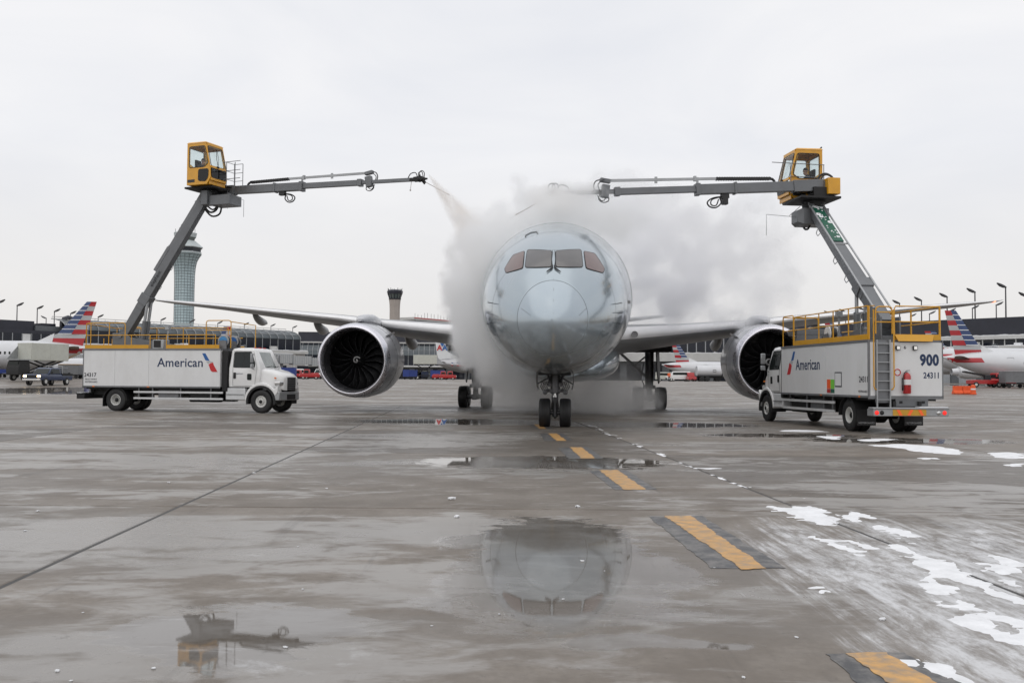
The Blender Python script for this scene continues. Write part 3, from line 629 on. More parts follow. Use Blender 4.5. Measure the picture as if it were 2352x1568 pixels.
# tail
for sx in (-1, 1):
    m = MB(); m.loft([[V(sx * s, yl + t * ch, z + h * .1 * ch) for t, h in AU[::-1] + AL[1:]] for s, yl, ch, z in ((.4,48,5.4,5.9),(5,51.4,3.6,6.6),(9.2,54.3,2.1,7.2),(9.9,55.3,1.1,7.3))]); m.build('tailplane', MT['wing_paint'], plane, smooth=50)
m = MB(); m.loft([[V(h * .1 * ch, yl + t * ch, z) for t, h in AU[::-1] + AL[1:]] for z, yl, ch in ((7.0,45.5,7.6),(10,48.4,6.0),(14,52.0,4.0),(16.2,54,2.8))]); m.build('tail_fin', MT['tail_grey'], plane, smooth=50)

# landing gear
def wheel_mesh(r, wd, rr, name):
    m = MB(); prof = [(-wd*.36, rr), (-wd*.48, rr + (r-rr)*.35), (-wd*.5, rr + (r-rr)*.65), (-wd*.44, r*.955), (-wd*.3, r*.99)]
    g = []
    for x in (-.2, -.07, .07, .2): g += [(wd*(x-.012), r), (wd*(x-.008), r*.985), (wd*(x+.008), r*.985), (wd*(x+.012), r)]
    prof = prof + g + [(-a, b) for a, b in prof[::-1]]
    m.lathe(prof, (0,0,0), (1,0,0), 40); return m.mesh('tyre', MT['tyre'], smooth=50)
def rim_mesh(wd, rr):
    m = MB(); m.lathe([(-wd*.37, rr*1.01), (-wd*.40, rr*.95), (-wd*.30, rr*.88), (-wd*.22, rr*.5), (-wd*.30, rr*.4), (-wd*.33, rr*.0)], (0,0,0), (1,0,0), 24)
    m.lathe([(wd*.37, rr*1.01), (wd*.40, rr*.95), (wd*.30, rr*.88), (wd*.22, rr*.5), (wd*.30, rr*.4), (wd*.33, rr*.0)], (0,0,0), (1,0,0), 24); return m.mesh('wheel_rim', MT['gear_grey'], smooth=40)
ng = empty('nose_gear'); ng.parent = plane; ng.location = (0, 5.9, 0)
tm, rm = wheel_mesh(.51, .41, .24, 't'), rim_mesh(.41, .24)
for sx in (-1, 1):
    o = obj('tyre', tm, ng, (sx * .365, 0, .50)); obj('wheel_rim', rm, ng, (sx * .365, 0, .50))
m = MB(); m.cyl((-.2,0,.5), (.2,0,.5), .075); m.cyl((0,0,.36), (0,.02,1.05), .105, .095); m.cyl((0,0,.36),(0,0,.30),.07,.03); m.build('axle', MT['gear_metal'], ng)
m = MB(); m.cyl((0,.02,.95), (0,.10,2.2), .085, .085); m.build('piston', MT['chrome'], ng)
m = MB(); m.cyl((0,.04,1.18), (0,.12,2.5), .17, .19); m.bx(-.30,.30,-.08,.14,1.22,1.34); m.bx(-.26,.26,-.05,.12,1.42,1.55); m.build('strut', MT['gear_metal'], ng, bevel=.01)
m = MB(); m.bar((-.12,-.05,.62),(-.09,-.26,.92),.05,.08); m.bar((.12,-.05,.62),(.09,-.26,.92),.05,.08); m.bar((-.09,-.26,.92),(-.1,-.06,1.22),.05,.08); m.bar((.09,-.26,.92),(.1,-.06,1.22),.05,.08); m.build('torque_link', MT['gear_metal'], ng)
m = MB(); m.bar((-.1,.15,1.4),(-.45,1.4,2.2),.08,.08); m.bar((.1,.15,1.4),(.45,1.4,2.2),.08,.08); m.build('drag_brace', MT['gear_metal'], ng)
for sx in (-1, 1):
    m = MB(); m.lathe([(-.10,.0),(-.09,.09),(-.02,.115),(.08,.10),(.14,.04)], (sx * .22, -.12, 1.95), (0,1,0), 16); m.build('taxi_light', MT['lamp_glass'], ng)
    m = MB(); m.lathe([(-.08,.0),(-.07,.08),(.1,.09),(.12,.0)], (sx * .36, -.05, 1.22), (0,1,0), 14); m.build('steering_actuator', MT['gear_metal'], ng)
    m = MB()
    for j in range(4):
        x0 = .14 + .07 * j; m.tube([V(sx*x0, -.12, 1.62 - .05*j), V(sx*(x0+.1), -.16, 1.60), V(sx*(x0+.16), -.14, 1.42), V(sx*(x0+.06), -.10, 1.25)], .018, 6)
    m.build('hydraulic_hose', MT['rubber'], ng)
    loops = []
    for i in range(8):                                        # curved claw shaped gear door
        u = i / 7; z = 2.12 - .80 * u; x = .58 + .12 * math.sin(u * 1.9) - .10 * u * u; y0 = -.7 + .52 * u; y1 = .9 - .5 * u
        loops.append([V(sx*(x-.02), y0, z), V(sx*(x+.02), y0, z), V(sx*(x+.02), y1, z), V(sx*(x-.02), y1, z)])
    m = MB(); m.loft(loops); m.build('gear_door', MT['gear_grey'], ng, smooth=40)
    m = MB(); m.tube([V(sx*.16,-.1,1.78), V(sx*.62,-.3,1.52)], .025, 6); m.tube([V(sx*.14,.0,1.95), V(sx*.5,-.2,2.05)], .035, 6); m.build('door_link', MT['gear_metal'], ng)
m = MB(); m.bx(-.56,.56,-1.0,1.6,1.83,2.2); m.build('wheel_well', MT['under_black'], ng)
tm2, rm2 = wheel_mesh(.635, .52, .30, 't'), rim_mesh(.52, .30)
for sx in (-1, 1):
    g = empty('main_gear'); g.parent = plane; g.location = (sx * 5.1, 28.8, 0); g.rotation_euler = (R(0), 0, 0)
    for ay in (-.73, .73):
        for wx in (-.66, .66): obj('tyre', tm2, g, (wx, ay, .625)); obj('wheel_rim', rm2, g, (wx, ay, .625))
        m = MB(); m.cyl((-.5, ay, .625), (.5, ay, .625), .12); m.build('axle', MT['gear_metal'], g)
    m = MB(); m.bar((0,-.95,.62),(0,.95,.62),.30,.34); m.build('bogie_beam', MT['gear_metal'], g, bevel=.04)
    m = MB(); m.cyl((0,0,.6),(0,0,1.7),.16); m.cyl((0,0,1.2),(0,-.1,3.9),.24,.27); m.bar((-.36,0,1.25),(.36,0,1.25),.2,.22); m.build('strut', MT['gear_metal'], g, bevel=.02)
    m = MB(); m.bar((0,-.16,1.2),(0,-.5,.95),.2,.08); m.bar((0,-.5,.95),(0,-.18,.8),.2,.08); m.build('torque_link', MT['gear_metal'], g)
    m = MB(); m.bar((0,0,1.7),(-sx*1.9,-.3,3.4),.14,.14); m.bar((-sx*.9,-.15,2.5),(0,.0,3.2),.08,.08); m.tube([V(-sx*.25,-.2,1.2),V(-sx*.5,-.25,1.8),V(-sx*.35,-.25,2.6)],.04,6); m.build('side_brace', MT['gear_metal'], g)
    m = MB(); m.prism([(-.95,3.9),(.75,3.9),(.75,2.2),(.35,1.55),(-.3,1.45),(-.95,2.1)], lambda y, z, t: V(sx*(.30 + t - .04*(z-3.9) + .30*(y+.95)/1.7), y, z), -.03, .03); m.build('gear_door', MT['under_black'], g, smooth=0)
    m = MB(); m.bx(-1.5,1.2,-1.2,1.3,3.30,3.62); m.build('wheel_well', MT['under_black'], g)
# ------------------------------------------------------------------ people
def person(name, J, loc, M, label, skin_parts, vest=None, group=None):
    """J: joint -> (pos, radius, parent). One continuous skinned body; M places it."""
    me = bpy.data.meshes.new('body'); names = list(J); idx = {n: i for i, n in enumerate(names)}
    me.from_pydata([J[n][0] for n in names], [(idx[J[n][2]], idx[n]) for n in names if J[n][2]], [])
    o = bpy.data.objects.new('body', me); sc.collection.objects.link(o)
    o.modifiers.new('s', 'SKIN'); lay = me.skin_vertices[0].data if me.skin_vertices else None
    if lay is None:
        bm = bmesh.new(); bm.from_mesh(me); bm.verts.layers.skin.verify(); bm.to_mesh(me); bm.free(); lay = me.skin_vertices[0].data
    for n in names:
        r = J[n][1]; r = r if isinstance(r, tuple) else (r, r); lay[idx[n]].radius = r; lay[idx[n]].use_root = (n == names[0])
    sub = o.modifiers.new('u', 'SUBSURF'); sub.levels = 1; sub.render_levels = 1
    dg = bpy.context.evaluated_depsgraph_get(); m2 = bpy.data.meshes.new_from_object(o.evaluated_get(dg)); bpy.data.objects.remove(o)
    mats = ['jacket', 'skin', 'trousers', 'rubber']
    for k in mats: m2.materials.append(MT[k] if not (vest and k == 'jacket') else MT[vest])
    reg = {n: skin_parts(n) for n in names}; P = [(V(J[n][0]), n) for n in names]
    for p in m2.polygons:
        c = V(p.center); best = min(P, key=lambda q: (q[0] - c).length - (J[q[1]][1][0] if isinstance(J[q[1]][1], tuple) else J[q[1]][1]) * .6)[1]; p.material_index = reg[best]
    m2.shade_smooth(); m2.transform(M); o = obj(name, m2, None, loc); tag(o, label, 'person', group)
    hd = V(J['head'][0]); h = MB(); hl = []                     # hair or cap
    for i in range(6):
        t = i / 5 * 1.45; hl.append([M @ (hd + V(-.008 + math.cos(a) * .108 * math.cos(t), math.sin(a) * .088 * math.cos(t), .03 + .125 * math.sin(t) * 1.0)) for a in [2*math.pi*k/14 for k in range(14)]])
    h.loft(hl); h.build('hair', MT['hair'], o, smooth=60)
    return o
def region(n):
    if n.startswith(('head', 'neck', 'nose', 'chin', 'ear')): return 1
    if n.startswith(('hand', 'f_', 'thumb')): return 1
    if n.startswith(('foot', 'toe')): return 3
    if n.startswith(('hip', 'knee', 'ankle')): return 2
    return 0
def hands(J, side, wrist, d, spread):
    """palm and five separate fingers leaving the wrist along d"""
    w = V(wrist); d = V(d).normalized(); s = V(spread).normalized(); pr = 'elbow_wrist_' + side
    J['hand_' + side] = (tuple(w + d * .07), (.040, .026), pr)
    for k, (o_, ln) in enumerate(((-.030, .075), (-.010, .085), (.010, .08), (.030, .062))):
        J['f_%s%da' % (side, k)] = (tuple(w + d * .115 + s * o_), .010, 'hand_' + side); J['f_%s%db' % (side, k)] = (tuple(w + d * (.115 + ln * .6) + s * o_ * 1.2 + V(0,0,-.022)), .009, 'f_%s%da' % (side, k))
    J['thumb_' + side] = (tuple(w + d * .085 - s * .055 + V(0,0,-.012)), .011, 'hand_' + side)
def seated():
    J = {'pelvis': ((0,0,.52), (.15,.17), None), 'waist': ((-.02,0,.68), (.13,.16), 'pelvis'), 'chest': ((.0,0,.90), (.14,.18), 'waist'), 'collar': ((.03,0,1.06), (.10,.13), 'chest'),
         'neck': ((.06,0,1.13), .058, 'collar'), 'head_low': ((.085,0,1.20), (.075,.07), 'neck'), 'head': ((.085,0,1.28), (.098,.08), 'head_low'), 'head_top': ((.075,0,1.36), (.07,.06), 'head'), 'nose': ((.195,0,1.265), .014, 'head'), 'chin': ((.165,0,1.19), .022, 'head_low')}
    for s, y in (('l', 1), ('r', -1)):
        J['hip_' + s] = ((.10, y*.10, .50), .095, 'pelvis'); J['knee_' + s] = ((.48, y*.13, .52), .07, 'hip_' + s); J['ankle_' + s] = ((.55, y*.13, .12), .05, 'knee_' + s); J['foot_' + s] = ((.60, y*.13, .05), .05, 'ankle_' + s); J['toe_' + s] = ((.74, y*.14, .04), .035, 'foot_' + s)
        J['shoulder_' + s] = ((.02, y*.20, 1.01), .075, 'collar'); J['elbow_' + s] = ((.08, y*.27, .74), .055, 'shoulder_' + s); J['elbow_wrist_' + s] = ((.33, y*.22, .76), .036, 'elbow_' + s)
        J['ear_' + s] = ((.075, y*.088, 1.275), .018, 'head'); hands(J, s, (.33, y*.22, .76), (1, 0, .1), (0, -y, 0))
    return J
def standing(lean=0):
    J = {'pelvis': ((0,0,.92), (.13,.16), None), 'waist': ((.01,0,1.08), (.12,.15), 'pelvis'), 'chest': ((.02,0,1.28), (.14,.19), 'waist'), 'collar': ((.02,0,1.43), (.10,.13), 'chest'), 'neck': ((.03,0,1.50), .058, 'collar'), 'head_low': ((.045,0,1.57), (.075,.07), 'neck'), 'head': ((.045,0,1.65), (.098,.08), 'head_low'), 'head_top': ((.035,0,1.73), (.07,.06), 'head'), 'nose': ((.155,0,1.635), .014, 'head'), 'chin': ((.125,0,1.56), .022, 'head_low')}
    for s, y in (('l', 1), ('r', -1)):
        J['hip_' + s] = ((0, y*.10, .86), .09, 'pelvis'); J['knee_' + s] = ((.03 * y, y*.12, .48), .065, 'hip_' + s); J['ankle_' + s] = ((.04 * y - .02, y*.13, .10), .05, 'knee_' + s); J['foot_' + s] = ((.04*y+.03, y*.13, .05), .05, 'ankle_' + s); J['toe_' + s] = ((.04*y+.16, y*.15, .04), .036, 'foot_' + s)
        J['shoulder_' + s] = ((.0, y*.21, 1.38), .075, 'collar'); J['elbow_' + s] = ((-.02, y*.29, 1.10), .055, 'shoulder_' + s); J['elbow_wrist_' + s] = ((.12, y*.28, .88), .036, 'elbow_' + s)
        J['ear_' + s] = ((.035, y*.088, 1.645), .018, 'head'); hands(J, s, (.12, y*.28, .88), (.4, 0, -1), (0, -y, 0))
    return J

# ------------------------------------------------------------------ deicing trucks
def fit_text(s, x0, x1, zb, cap, face, mt, root, name='lettering', bold=0):
    """face: function (a, z) -> matrix origin; text laid from a=x0 to x1 (a runs to the viewer's right)"""
    o = text(s, 1, mt, root, Matrix.Identity(4), name, bold); xs = [v.co.x for v in o.data.vertices]; ys = [v.co.y for v in o.data.vertices]
    capy = max(ys) if not any(c in s for c in 'gpqy') else max(ys)
    sx = (x1 - x0) / (max(xs) - min(xs)); sy = cap / capy
    o.data.transform(Matrix.Translation((-min(xs), 0, 0))); o.data.transform(Matrix.Diagonal((sx, sy, .6, 1))); o.data.transform(face(x0, zb)); return o
def wheel_x(r, wd, rr):
    m = MB(); prof = [(-wd*.40, rr), (-wd*.5, rr + (r-rr)*.4), (-wd*.48, rr + (r-rr)*.75), (-wd*.42, r*.97), (-wd*.36, r)]
    g = []
    for x in (-.18, 0, .18): g += [(wd*(x-.03), r), (wd*(x-.025), r*.975), (wd*(x+.025), r*.975), (wd*(x+.03), r)]
    prof = prof + g + [(-a, b) for a, b in prof[::-1]]; m.lathe(prof, (0,0,0), (0,1,0), 40); return m.mesh('tyre', MT['tyre'], smooth=45)
def rim_x(wd, rr, dish):
    m = MB(); s = 1
    m.lathe([(wd*.40, rr*1.02), (wd*.44, rr*.97), (wd*.40, rr*.90), (wd*.40-dish, rr*.82), (wd*.40-dish, rr*.45), (wd*.40-dish+.06, rr*.40), (wd*.40-dish+.08, .01)], (0,0,0), (0,1,0), 32)
    m.lathe([(-wd*.40, rr*1.02), (-wd*.44, rr*.97), (-wd*.3, rr*.8), (-wd*.3, .01)], (0,0,0), (0,1,0), 24); return m.mesh('wheel_rim', MT['rim_white'], smooth=35)
def hub_x(y, rr):
    m = MB(); m.lathe([(y, rr*.42), (y + .05, rr*.38), (y + .09, rr*.25), (y + .10, .005)], (0,0,0), (0,1,0), 20)
    for k in range(10):
        a = 2*math.pi*k/10; c = V(rr*.60*math.cos(a), y - .005, rr*.60*math.sin(a)); m.cyl(c, c + V(0,.035,0), .014, n=6)
    return m.mesh('wheel_hub', MT['under_black'], smooth=35)
TY = {'f': wheel_x(.54, .31, .27), 'r': wheel_x(.54, .28, .27)}
RM = {'f': rim_x(.31, .27, .03), 'r': rim_x(.28, .27, .15)}
HB = {'f': hub_x(.09, .27), 'r': hub_x(-.02, .27)}

def upper(root, TW, f, zr, zt, ln, opl, right):
    """turntable, operator cab and spray arm on the boom tip; U maps its own frame to the truck's"""
    f = V(f).normalized(); l = V(-f.y, f.x, 0); U = root.matrix_basis.inverted() @ basis(TW, f, l, V(0,0,1))
    B = lambda m, n, mt, p=None, **k: m.build(n, MT[mt], p or root, U, **k)
    m = MB(); m.cyl((0,0,-.30), (0,0,0), .42, .46, 28); m.bx(-.75, .9, -.95, .9, 0, .09); B(m, 'turntable', 'under_black', bevel=.01)
    m = MB(); m.bx(-.5, .35, .28, .85, .09, .45); m.cyl((-.2,.55,.2), (.9,.55,zr-.05), .09); m.tube([V(-.4,.2,.1), V(0,.1,.35), V(.6,.2,.3), V(1.0,.4,.2)], .05, 8); B(m, 'slewing_gear', 'under_black', bevel=.01)
    # operator cab: frame with openings, glazed
    y0, y1 = -1.22, .02; pts_s = {}
    cab = None; m = MB()
    def side(yy, t):
        q = lambda P: m.prism(P, lambda a, b, tt: V(a, tt, b), yy, yy + t)
        q([(-.38,.1),(.80,.1),(1.0,.42),(.97,.95),(-.38,.95)]); q([(-.38,1.93),(.745,1.93),(.71,2.1),(-.38,2.1)]); q([(-.38,.951),(-.24,.951),(-.24,1.929),(-.38,1.929)]); q([(.84,.951),(.968,.951),(.747,1.929),(.62,1.929)])
        q([(-.239,.951),(-.02,.951),(-.239,1.12)]) ; q([(.839,.951),(.60,.951),(.80,1.10)])
    side(y0, .05); side(y1 - .05, .05)
    m.bar((.985,y0+.05,.93),(.985,y1-.05,.93),.05,.10); m.bar((.72,y0+.05,2.02),(.72,y1-.05,2.02),.05,.17); m.bar((.99,y0+.05,.36),(.99,y1-.05,.36),.05,.14); m.bar((.90,y0+.05,.20),(.90,y1-.05,.20),.05,.20)
    m.bx(-.37,-.33,y0+.05,y1-.05,.1,1.0); m.bx(-.37,-.33,y0+.05,y1-.05,1.93,2.1); m.bx(-.36,.76,y0+.05,y1-.05,.1,.14)
    cab = B(m, 'operator_cab', 'yellow_cab', smooth=20)
    m = MB(); m.add([(-.40,y0-.02,2.1),(.74,y0-.02,2.1),(.74,y1+.02,2.1),(-.40,y1+.02,2.1),(-.36,y0+.05,2.17),(.66,y0+.05,2.16),(.66,y1-.05,2.16),(-.36,y1-.05,2.17)], [(0,3,2,1),(4,5,6,7),(0,1,5,4),(1,2,6,5),(2,3,7,6),(3,0,4,7)]); B(m, 'cab_roof', 'yellow_cab', cab)
    def pane(P, fn, mt, nm='cab_window'):
        r_ = rounded(P, .10, 4); mm = MB(); mm.prism(r_, fn, 0, .012); B(mm, nm, mt, cab, smooth=0)
        mm = MB(); mm.tube([fn(a, b, .006) for a, b in r_], .017, 5, closed=True); B(mm, 'window_gasket', 'rubber', cab)
    for yy, s in ((y0 - .014, 1), (y1 + .002, 1)):
        pane([(-.25,.94),(.62,.93),(.86,1.10),(.66,1.94),(-.25,1.94)], lambda a, b, t, yy=yy: V(a, yy + t, b), 'clear_glass')
        pane([(.30,.28),(.74,.24),(.88,.45),(.88,.82),(.30,.82)], lambda a, b, t, yy=yy: V(a, yy + t, b), 'smoke_glass', 'lower_window')
    fx = lambda z: .985 + .01 - (z - .93) * .243 if z > .93 else 1.012
    pane([(y0+.06,.97),(y1-.06,.97),(y1-.10,1.97),(y0+.10,1.97)], lambda a, b, t: V(fx(b) + t, a, b), 'clear_glass', 'windscreen')
    pane([(y0+.08,.42),(y1-.08,.42),(y1-.08,.86),(y0+.08,.86)], lambda a, b, t: V(1.018 + t, a, b), 'smoke_glass', 'lower_window')
    pane([(y0+.08,1.02),(y1-.08,1.02),(y1-.08,1.91),(y0+.08,1.91)], lambda a, b, t: V(-.352 - t, a, b), 'clear_glass', 'rear_window')
    m = MB(); yc = (y0 + y1) / 2; m.tube([V(1.03,yc-.1,.98), V(.98,yc-.15,1.35), V(.87,yc-.05,1.85)], .014, 5); m.tube([V(1.03,yc-.1,.98), V(.99,yc-.02,1.35), V(.90,yc-.02,1.75)], .01, 5); m.bx(.98,1.06,yc-.16,yc-.04,.93,1.0); B(m, 'wiper_arm', 'under_black', cab)
    m = MB(); m.bx(-.22,.22,yc-.24,yc+.24,.45,.56); m.add([(-.26,yc-.22,.55),(-.14,yc-.22,.55),(-.14,yc+.22,.55),(-.26,yc+.22,.55),(-.30,yc-.2,1.42),(-.20,yc-.2,1.42),(-.20,yc+.2,1.42),(-.30,yc+.2,1.42)], [(0,3,2,1),(4,5,6,7),(0,1,5,4),(1,2,6,5),(2,3,7,6),(3,0,4,7)]); m.bx(-.1,.1,yc-.1,yc+.1,.14,.46); B(m, 'operator_seat', 'seat', cab, bevel=.03)
    m = MB(); m.bx(.55,.85,yc+.28,yc+.5,.6,1.05); m.bx(.62,.86,yc-.5,yc-.25,.55,.95); m.tube([V(.5,yc+.25,.7), V(.48,yc+.2,1.0)], .018, 6); B(m, 'control_console', 'interior', cab, bevel=.02)
    m = MB(); m.tube([V(-.34,y1-.1,2.17), V(-.40,y1-.1,2.24)], .03, 6); m.cyl((.1,yc,2.16),(.1,yc,2.21),.10,.08,14); B(m, 'roof_beacon', 'under_black', cab)
    s = -1 if right else 1
    # decals: dark plate and small print on the flank
    yy = y0 - .004 if not right else y1 + .001
    m = MB(); m.prism([(-.34,.22),(.08,.22),(.08,.36),(-.34,.36)] if not right else [(-.1,.78),(-.36,.78),(-.36,.90),(-.1,.90)], lambda a, b, t: V(a, yy - .004 + t, b), 0, .008); B(m, 'plate', 'text_navy' if right else 'interior', cab, smooth=0)
    # arm, three telescoping sections with rail, cable chain and hoses
    ya = .55; zf = lambda x: zr + (zt - zr) * (x + .6) / (ln + .6)
    P = lambda x, dz=0, dy=0: V(x, ya + dy, zf(x) + dz)
    m = MB(); m.bar(P(-.6), P(5.0), .30, .38); m.bar(P(-.1,.0), P(1.1), .38, .46); m.bar(P(4.86), P(5.04), .36, .46); m.bar(P(3.4), P(3.5), .36, .46); arm = B(m, 'arm_base_section', 'boom_grey', bevel=.012)
    m = MB(); m.bar(P(5.0,.02), P(8.2,.02), .22, .25); m.bar(P(8.02,.02), P(8.24,.02), .28, .33); B(m, 'arm_middle_section', 'boom_grey', arm, bevel=.01)
    m = MB(); m.bar(P(8.2,.03), P(ln,.03), .15, .16); B(m, 'arm_tip_section', 'boom_grey', arm, bevel=.008)
    m = MB(); m.bar(P(3.6,.40), P(8.6,.46), .08, .10); m.bar(P(5.0,.43), P(5.1,.43), .12, .2); m.bar(P(6.6,.3), P(6.6,.55), .06, .10); m.bar(P(4.95,.2), P(4.95,.48), .06, .08); B(m, 'guide_rail', 'light_alloy', arm)
    m = MB(); m.bar(P(2.0,.34), P(4.2,.40), .16, .10)
    for k in range(22): x = 2.05 + k * .1; m.bar(P(x,.34 + .0273*(x-2)), P(x + .045,.34 + .0273*(x-2)), .18, .125)
    pts = [P(2.05,.34)] + [P(2.0 - .17*math.sin(a), .17 + .17*math.cos(a)) for a in (.5,1.1,1.6,2.1,2.7)]; m.tube(pts, .055, 8); B(m, 'cable_chain', 'rubber', arm, smooth=20)
    m = MB(); m.bar(P(8.45,.02), P(8.75,.08), .24, .5); m.bar(P(8.4,.42), P(8.8,.5), .2, .16); B(m, 'end_bracket', 'boom_grey', arm, bevel=.02)
    m = MB(); m.hose([P(8.7,.5), P(8.95,.46), P(9.05,.25), P(8.95,.05), P(8.8,.0)], .025, 6); m.hose([P(8.5,-.1), P(8.45,-.3), P(8.65,-.38), P(8.85,-.25), P(8.8,-.05)], .02, 6); m.hose([P(8.6,-.1), P(8.6,-.26), P(8.75,-.3), P(8.9,-.1)], .018, 6); m.hose([P(8.65,.5,.1), P(8.9,.3,.12), P(8.8,.0,.1)], .02, 6); B(m, 'hose_loop', 'rubber', arm)
    m = MB(); m.bar(P(3.7,-.28), P(4.0,-.28), .2, .2); m.hose([P(3.8,-.3), P(4.3,-.34), P(4.55,-.5), P(4.45,-.68), P(4.2,-.72), P(4.0,-.55), P(4.05,-.35)], .03, 6); m.hose([P(3.9,-.3), P(4.35,-.4), P(4.4,-.6), P(4.2,-.64), P(4.1,-.4)], .025, 6); m.bx(3.75,3.95,ya-.12,ya+.12,zf(3.8)-.62,zf(3.8)-.38) if right else None; B(m, 'hose_loop', 'rubber', arm)
    m = MB(); m.lathe([(0,.10),(.12,.14),(.3,.10),(.42,.05),(.5,.04)], P(ln - .1, .03), f_l(f, U), 12)
    m.bar(P(ln-.25,.03), P(ln+.15,.06), .22, .2); m.bar(P(ln-.45,.02), P(ln-.2,.02), .2, .12); m.cyl(P(ln+.1,.1), P(ln+.32,-.14), .06, .04); m.cyl(P(ln+.0,.1,.1), P(ln+.22,-.18,.1), .05, .035); m.bar(P(ln+.0,.1), P(ln+.0,.24), .06, .1)
    nz = B(m, 'spray_nozzle', 'under_black', arm)
    m = MB(); m.hose([P(ln-.6,.06), P(ln-.45,.3), P(ln-.2,.34), P(ln-.1,.15)], .022, 6); m.hose([P(ln+.05,.1), P(ln+.0,.32), P(ln+.12,.42), P(ln+.25,.3), P(ln+.22,.0)], .02, 6); m.hose([P(ln-.05,.1,.1), P(ln-.1,.34,.1), P(ln+.08,.38,.1), P(ln+.15,.05,.1)], .018, 6); B(m, 'hose_loop', 'rubber', arm)
    m = MB(); m.tube([P(ln+.25,-.08), P(ln+1.45,-.72)], .014, 5); m.bar(P(ln+1.42,-.70), P(ln+1.5,-.745), .04, .04); m.tube([P(ln-.4,-.05), P(ln-.45,-.45)], .012, 5); m.bar(P(ln-.45,-.42), P(ln-.45,-.48), .05, .05); B(m, 'distance_feeler', 'tower_beige', arm)
    m = MB(); m.bx(-.68,-.18,.38,.98,zr-.42,zr+.22); B(m, 'counterweight', 'yellow_cab', bevel=.015)
    for k in range(2):
        m = MB(); m.prism([(.45+.26*k, zr-.10), (.53+.26*k, zr-.10), (.45+.26*k, zr-.32), (.37+.26*k, zr-.32)], lambda a, b, t: V(-.684 + t, a, b), -.004, .004); B(m, 'warning_stripe', 'under_black', smooth=0)
    m = MB(); m.hose([V(-.6,.5,zr+.15), V(-.55,.5,zr+.34), V(-.30,.5,zr+.46), V(-.05,.5,zr+.36), V(.05,.5,zr+.05), V(.05,.5,zr-.3)], .045, 8); m.hose([V(-.6,.62,zr+.15), V(-.5,.62,zr+.30), V(-.28,.62,zr+.40), V(-.08,.62,zr+.28), V(.0,.62,zr-.2)], .035, 8); B(m, 'hose_bundle', 'rubber')
    # guard rail beside the cab
    m = MB()
    if right:
        for z in (.95, 1.48): m.tube([V(-.42,.10,z), V(1.75 if z > 1 else 1.0,.10,z + .04)], .016, 6)
        m.tube([V(.95,.10,.3), V(1.0,.10,1.5)], .016, 6); m.tube([V(-.4,.10,.4), V(-.4,.10,1.5)], .016, 6)
    else:
        for x in (1.25, 1.75): m.tube([V(x,.25,.1), V(x,.25,1.32 - .1*(x-1.25))], .018, 6); m.tube([V(x,-.35,.1), V(x,-.35,1.30 - .1*(x-1.25))], .018, 6)
        for z in (.45, .85, 1.28): m.tube([V(1.05,-.35,z), V(2.05,-.35,z + .02)], .016, 6); m.tube([V(1.25,-.35,z), V(1.25,.25,z), V(1.75,.25,z)], .014, 6)
    B(m, 'guard_rail', 'grey_steel')
    # heater box slung under the turntable and the drop wire sensors
    m = MB()
    if right: m.bx(-.5,.55,-.55,.35,-.95,-.30); m.add([(.55,-.55,-.95),(.75,-.4,-.85),(.75,.2,-.85),(.55,.35,-.95),(.55,-.55,-.3),(.75,-.4,-.4),(.75,.2,-.4),(.55,.35,-.3)], [(0,1,2,3),(4,7,6,5),(0,4,5,1),(1,5,6,2),(2,6,7,3)])
    else: m.bx(.35,1.55,-.5,.45,-.78,-.30); m.bx(-.02,.34,-.62,-.1,-.75,-.05)
    B(m, 'heater_box', 'boom_grey', bevel=.015)
    m = MB()
    if right: m.tube([V(.75,0,-.62), V(1.95,0,-.55), V(1.95,0,-1.38)], .011, 5); m.tube([V(1.0,0,-.58), V(.55,0,-.2)], .012, 5)
    else: m.tube([V(1.3,-.3,-.2), V(2.25,-.3,-.62), V(2.25,-.3,-1.42)], .011, 5); m.tube([V(1.0,-.3,-.30), V(1.75,-.3,-.36)], .01, 5); m.tube([V(1.3,-.3,-.1), V(1.3,-.3,-.98)], .008, 5)
    B(m, 'drop_wire', 'grey_steel')
    # the operator
    Jp = seated(); W = basis(V(TW) , f, l, V(0,0,1)); Mp = Matrix.Translation(V(0, yc, .06)); base = W @ V(0, yc, 0)
    person('person', Jp, base, W.to_3x3().to_4x4() @ Matrix.Translation((-.02,0,.07)), opl, region)
def f_l(f, U): return V(1, 0, 0)

